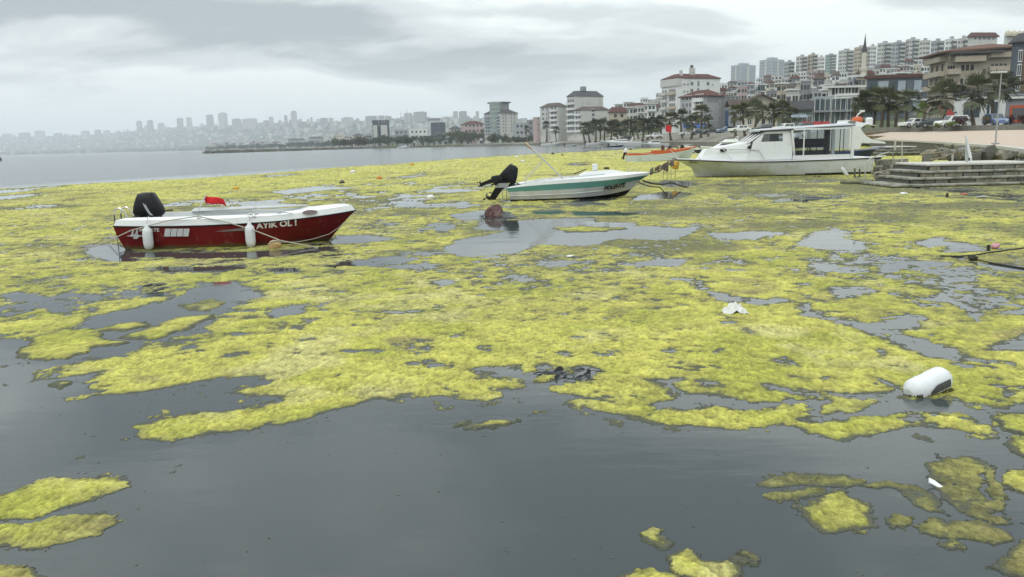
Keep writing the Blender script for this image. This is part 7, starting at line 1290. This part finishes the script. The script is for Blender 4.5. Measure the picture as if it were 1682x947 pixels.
car(1563, 209, 118.5, R(4), P_WHITE, 'white sport utility car parked behind the low stone wall'); car(1528, 209, 123, R(4), P_DARK, 'dark saloon parked left of the white car', 'saloon'); car(1502, 209, 127, R(4), P_WHITE, 'white saloon half hidden by palms left of the dark car', 'saloon'); car(1634, 206.5, 116, R(80), P_BLUE, 'blue and white van seen end-on beyond the street lamp')
for i, (px, py, Y, pt, lab) in enumerate(((1030, 229, 262, P_DARK, 'dark car under the palm row right of the sport cruiser'), (1010, 229, 285, P_WHITE, 'white car under the palm row, the leftmost one'), (1075, 226, 235, P_WHITE, 'white car beside the flagpole'), (1150, 221, 200, P_DARK, 'dark car under the palms by the blue awning'), (1195, 218, 178, P_BLUE, 'blue car left of the palm clump'), (1255, 216, 158, P_DARK, 'dark car under the palm clump'), (1290, 215, 152, P_WHITE, 'white car at the right end of the palm clump'), (1320, 214, 148, P_DARK, 'dark car before the low restaurant'), (1130, 222, 212, P_WHITE, 'white car parked under the palms before the grey block'), (1171, 219, 190, P_DARK, 'dark car parked near the flybridge cruiser'), (1215, 217, 165, P_WHITE, 'white car behind the cabin boat bow rail'))): car(px, py, Y, R(8), pt, lab, 'saloon')
def lamp(px, pb, pt, Y, arm, label):
    a = at(px, pb, Y); t = at(px, pt, Y); root = thing('street_lamp', label, 'street lamp', (a.x, Y, a.z)); h = t.z - a.z
    MB().tube([(0, 0, 0), (0, 0, h * .45), (0, 0, h)], [.055, .045, .035], 8).build('pole', M_OFFWHITE if h > 5 else M_GREYMETAL, root, True); MB().bevbox((0, 0, .04), (.9 if h > 5 else .3, .5, .08), .02).build('base_plate', M_GREYMETAL, root)
    if arm:
        MB().box((-arm * .35, 0, h), (arm * 1.3, .10, .08)).build('crossbar', M_OFFWHITE, root)
        for x in (-arm, arm * .25): MB().bevbox((x, 0, h + .02), (.5, .22, .10), .03).build('lamp_head', M_OFFWHITE, root)
    return root
Yl = on_z(1636, 236.5, 1.25).y; lamp(1635, 236, 119, Yl, .45, 'tall white T-shaped lamp standing on the pink promenade')
for i, (px, pb, pt, Y) in enumerate(((1435, 229, 217, 120), (1364, 212, 160, 150), (1390, 212, 150, 150))): lamp(px, pb, pt, Y, 0, ('thin post at the quay edge behind the motor yacht', 'slim pole before the glass restaurant, left one', 'slim pole before the glass restaurant, right one')[i])
fp = at(1093, 222, 205); q = at(1093, 205, 205); f = thing('flagpole', 'red flag on a pole above the black-roofed pilothouse boat', 'flag', (fp.x, 205, 1.5)); MB().tube([(0, 0, 0), (0, 0, q.z - 1.5)], .06, 6).build('pole', M_OFFWHITE, f); MB().loft([[(.05, 0, q.z - 1.5 - k * 1.7), (.8, .12, q.z - 1.55 - k * 1.7), (1.5, -.05, q.z - 1.75 - k * 1.6)] for k in (0, 1)], False).build('flag_cloth', M_FLAG, f)
# flotsam
def buoy(px, py, r, m, label, tall=1.0):
    p = on_z(px, py); b = thing('mooring_buoy', label, 'buoy', (p.x, p.y, 0), 0, 'mooring buoys in the algae'); MB().lathe([(.0, -r * .5), (r * .8, -r * .4), (r, .0), (r * .9, r * .6 * tall), (r * .4, r * tall), (.0, r * 1.05 * tall)], 12).build('float', m, b, True); MB().tube([(0, 0, r * tall), (r * .25, 0, r * (tall + .25)), (0, 0, r * (tall + .35)), (-r * .25, 0, r * (tall + .25)), (0, 0, r * tall)], r * .08, 5).build('ring', M_GREYMETAL, b)
BY = mat('buoy_yellow', (.50, .31, .04), .6, .3, var=.15, vscale=6); BW = mat('buoy_white', (.62, .61, .56), .6, .3, var=.1, vscale=6, stain=(.2, .17, .12), stain_amt=.4, sscale=5); BO = mat('buoy_orange', (.50, .19, .05), .6, .3, var=.15, vscale=6); BD = mat('buoy_dark', (.05, .05, .04), .7, .3, var=.2)
for (px, py, r, m, lab) in ((388, 311, .19, BY, 'yellow buoy behind the red boat'), (707.5, 327, .18, BW, 'white-topped buoy left of the striped boat'), (623, 294, .20, BO, 'orange buoy in the algae midway to the open water'), (580, 284, .26, BW, 'large pale buoy near the algae edge'), (562, 301, .18, BD, 'dark buoy left of the orange one'), (677, 271, .26, BY, 'yellow buoy at the far edge of the algae'), (859, 266, .26, BW, 'white buoy behind the folded canopy frame'), (849, 258.5, .26, BW, 'small white buoy at the far algae edge'), (908, 253, .30, BD, 'dark buoy nearest the far algae edge, left of a small one'), (924, 255, .2, BD, 'small dark buoy in the far algae'), (1026, 245, .34, BD, 'dark buoy in the open strip before the sport cruiser'), (1036, 246, .34, BD, 'dark buoy left of the orange boat'), (908, 242, .3, BY, 'yellow buoy in the open water before the far beach')): buoy(px, py, r, m, lab)
def lumpy(name, label, cat, px, py, dims, m, seed, py_top=None, z0=0.0, amp=.16, n=(14, 9), group=None, flat=False):
    p = on_z(px, py); rnd = random.Random(seed); ph = [rnd.uniform(0, 6) for _ in range(8)]; b = MB(); rings = []
    for i in range(n[1]):
        t = i / (n[1] - 1) * math.pi; rings.append([])
        for k in range(n[0]):
            a = 2 * math.pi * k / n[0]; s = 1 + amp * (math.sin(2 * a + ph[0]) * math.sin(2 * t + ph[1]) + .7 * math.sin(3 * a + ph[2] + 2 * t) + .6 * math.sin(5 * a + ph[3] - 3 * t) * math.sin(t)) + rnd.uniform(-.4, .4) * amp
            rings[-1].append((dims[0] * .5 * math.sin(t) * math.cos(a) * s, dims[1] * .5 * math.sin(t) * math.sin(a) * s, dims[2] * (.5 - .5 * math.cos(t)) * (1 + .5 * (s - 1)) + z0))
    o = b.loft(rings, True, False, False).build(name, m, None, not flat, loc=(p.x, p.y, 0)); return tag(o, label, cat, group)
lumpy('rock', 'rusty brown boulder standing in the algae before the striped boat', 'rock', 812.5, 355.5, (.52, .44, .62), mat('rock_rust', (.12, .068, .062), .85, .25, var=.4, vscale=5, stain=(.22, .17, .16), stain_amt=.5, sscale=6, bump=.6, bscale=10), 3, z0=-.28, amp=.14, n=(10, 9), flat=True)
# white canister
def canister():
    p = on_z(1528, 647); root = thing('plastic_canister', 'white plastic canister with a dark label lying in the water at right', 'canister', (p.x, p.y + .06, 0), R(22)); root.scale = (.80, .80, .80); rot = Matrix.Rotation(R(-13), 3, 'Y') ; m = mat('canister_white', (.60, .62, .63), .35, .45, var=.04, vscale=9, stain=(.45, .44, .36), stain_amt=.25, sscale=9)
    b = MB(); prof = [(-.275, .05), (-.272, .062), (-.215, .118), (-.19, .13), (-.06, .135), (-.05, .131), (.05, .131), (.06, .135), (.20, .135), (.225, .128), (.272, .092), (.277, .08)]; rings = []
    for x, r in prof: rings.append([Vector((0, 0, .075)) + rot @ Vector((x, r * math.copysign(abs(math.cos(a)) ** .95, math.cos(a)), r * math.copysign(abs(math.sin(a)) ** .95, math.sin(a)))) for a in [2 * math.pi * (k + .5) / 18 for k in range(18)]])
    b.loft(rings, True, True, True).build('body', m, root, True)
    l = MB(); lr = []
    for x in (-.10, .0, .10, .185): lr.append([Vector((0, 0, .075)) + rot @ Vector((x,   .142 * math.copysign(abs(math.cos(a)) ** .95, math.cos(a)), .142 * math.copysign(abs(math.sin(a)) ** .95, math.sin(a)))) for a in [R(163 + 11 * k * (.5 if x < -.05 else 1) + (17 if x < -.05 else 0)) for k in range(4)]])
    l.loft(lr, False).build('dark_label', mat('label_dark', (.075, .08, .08), .6, .3, var=.6, vscale=24, stain=(.5, .5, .48), stain_amt=.15, sscale=30), root)
    c = MB(); c.lathe([(.0, 0), (.05, 0), (.05, .05), (.0, .05)], 12, Vector((0, 0, .075)) + rot @ Vector((-.30, -.03, -.05)), rot @ Matrix.Rotation(R(90), 3, 'Y')); c.build('cap', M_BLACK, root, True)
    w = MB(); rnd = random.Random(2)
    for k in range(60):
        q = Vector((rnd.uniform(-.28, .26), -.10 + rnd.uniform(-.03, .02), .0)); q.z = max(.002, .03 * rnd.random()) ; d = Vector((rnd.uniform(-.03, .03), rnd.uniform(-.02, .02), rnd.uniform(-.01, .03))); w.tube([q - d, q + d], .006, 4)
    w.build('clinging_weed', mat('weed_dark', (.06, .06, .02), .8, .2, var=.4), root)['kind'] = 'stuff'
canister()
def bag():
    p = on_z(1206, 513); root = None; b = MB(); rnd = random.Random(12); nx, ny = 30, 20; rows = []
    xs = np.linspace(-.5, .5, nx); ys = np.linspace(-.5, .5, ny)
    for y in ys:
        r = []
        for x in xs:
            e = max(0, 1 - (x * 2) ** 2 * .9 - (y * 2) ** 2 * .9); h = .13 * e ** .45 * (.55 + .55 * math.exp(-((x + .14) / .18) ** 2) + .40 * math.exp(-((x - .26) / .14) ** 2)) + .05 * math.sin(15 * x + 7 * y) * e + .03 * math.sin(23 * y - 9 * x) * e + .03 * (float(vnoise(np.array([x * 9]), np.array([y * 9]), 5)[0]) - .5) + .025 * (float(vnoise(np.array([x * 22]), np.array([y * 22]), 6)[0]) - .5)
            s = 1 + .25 * (float(vnoise(np.array([x * 3 + 5]), np.array([y * 3]), 8)[0]) - .5); r.append((x * .30 * s, y * .26 * s, max(h * .72, -.01) + .006))
        rows.append(r)
    o = b.loft(rows, False).build('plastic_bag', mat('bag_white', (.60, .60, .58), .45, .4, var=.05, vscale=12), None, False, loc=(p.x, p.y, .0)); tag(o, 'crumpled white plastic bag lying on the algae mat', 'plastic bag')
bag()
def netting():
    p = on_z(930, 617); root = thing('sunken_netting', 'dark torn netting breaking the surface in the gap of the big mat', 'net', (p.x, p.y, 0)); rnd = random.Random(6); m = mat('net_black', (.022, .024, .028), .45, .5, var=.4, vscale=20)
    for k in range(26):
        x = rnd.uniform(-.36, .36); y = rnd.gauss(0, .10) - x * .12; a = rnd.uniform(0, 3.1); l = rnd.uniform(.04, .11); d = Vector((math.cos(a) * l, math.sin(a) * l * .5, 0)); q = Vector((x, y, .002)); hgt = rnd.uniform(.006, .022) if k % 9 else .05
        s = MB(); s.add([q - d, q + d, q + d * .6 + Vector((.01, .02, hgt * .7)), q + Vector((0, .01, hgt)), q - d * .7 + Vector((0, .02, hgt * .4))], [(0, 1, 2, 3, 4), (4, 3, 2, 1, 0)]); s.build('net_fold', m, root)
    for k in range(10):
        x = rnd.uniform(-.35, .3); q = Vector((x, rnd.gauss(0, .1), .004)); MB().tube([q, q + Vector((.06, .03, .012)), q + Vector((.15, -.02, .003))], .0035, 4).build('net_cord', m, root)
netting()
def shard():
    p = on_z(1533, 799); o = MB().prism([(-.03, 0), (.04, -.012), (.055, .006), (.0, .03), (-.035, .035)], .012, Matrix.Rotation(R(35), 4, 'X') @ Matrix.Rotation(R(-30), 4, 'Z')).build('white_shard', M_WHITE, None, loc=(p.x, p.y, .01)); tag(o, 'small white plastic shard at the edge of the olive sheet', 'litter')
    for i, (px, py, w, h, m, lab) in enumerate(((1484, 320, .30, .10, M_WHITE, 'white floating scrap before the near steps'), (1584, 320, .26, .07, mat('scrap_red', (.45, .16, .13), .7, .2, var=.5, vscale=12), 'red and white scrap floating before the slim panel'), (1612, 325, .34, .07, M_OFFWHITE, 'pale flat scrap floating right of the red one'), (1635, 409, .17, .12, mat('bag_pink', (.55, .28, .32), .5, .3, var=.3, vscale=15), 'pink and white bag on the algae near the right edge'), (936, 422, .16, .04, M_WHITE, 'small white scrap floating in the middle of the bay'), (1494, 300.5, .24, .14, M_WHITE, 'white cup-like litter on the lowest near step'), (693, 624, .03, .02, M_WHITE, 'tiny white fleck on the front edge of the big mat'))):
        lumpy('floating_litter', lab, 'litter', px, py, (w, w * .7, h), m, 30 + i, amp=.2, n=(9, 6), flat=True, z0=.0 if i != 5 else .12)
    for i, (px, pa, pb) in enumerate(((1556, 317, 324), (1624, 402, 412))):
        a = on_z(px, pb); t = at(px, pa, a.y); o = MB().tube([(a.x, a.y, -.2), t], .04 if i == 0 else .03, 6).build('stub_post', M_DARKROPE, None, True); tag(o, ('dark stub sticking out of the algae before the near steps', 'dark stub beside the pink bag')[i], 'post')
shard()
def ropes():
    g = lambda L_: [on_z(px, py) + Vector((0, 0, .012)) for px, py in L_]
    rope('thick dark rope lying on the algae towards the right edge, upper branch', g(((1700, 406), (1660, 411), (1625, 416), (1600, 420), (1575, 422), (1545, 421.5))), .018, M_DARKROPE); rope('dark rope lying on the algae towards the right edge, lower branch', g(((1597, 423), (1604, 428), (1630, 433), (1660, 438), (1700, 444))), .014, M_DARKROPE)
    p = on_z(1598, 427); lumpy('rope_knot', 'dark weed-wrapped knot where the two ropes meet', 'knot', 1598, 428, (.17, .11, .09), M_DARKROPE, 9, amp=.2)
    rope('thin stern line of the red boat trailing left across the algae', [on_z(130, 407) + Vector((0, 0, .02)), on_z(160, 400) + Vector((0, 0, .03)), on_z(178, 395) + Vector((0, 0, .1)), at(196, 388, 18.3)], .010)
ropes()
# ---------------------------------------------------------------- haze: the damp air over the whole bay
def make_haze():
    m = bpy.data.materials.new('haze_air'); m.use_nodes = True; nt = m.node_tree; nt.nodes.clear()
    out = N(nt, 'ShaderNodeOutputMaterial'); v = N(nt, 'ShaderNodeVolumePrincipled'); v.inputs['Color'].default_value = (0.88, 0.94, 1.0, 1); v.inputs['Density'].default_value = 0.00018; v.inputs['Anisotropy'].default_value = 0.0
    nt.links.new(v.outputs[0], out.inputs['Volume'])
    h = MB(); h.box((0, 7200, 143.5), (26000, 15600, 293)); struct(h.build('haze', m), 'stuff')
make_haze()
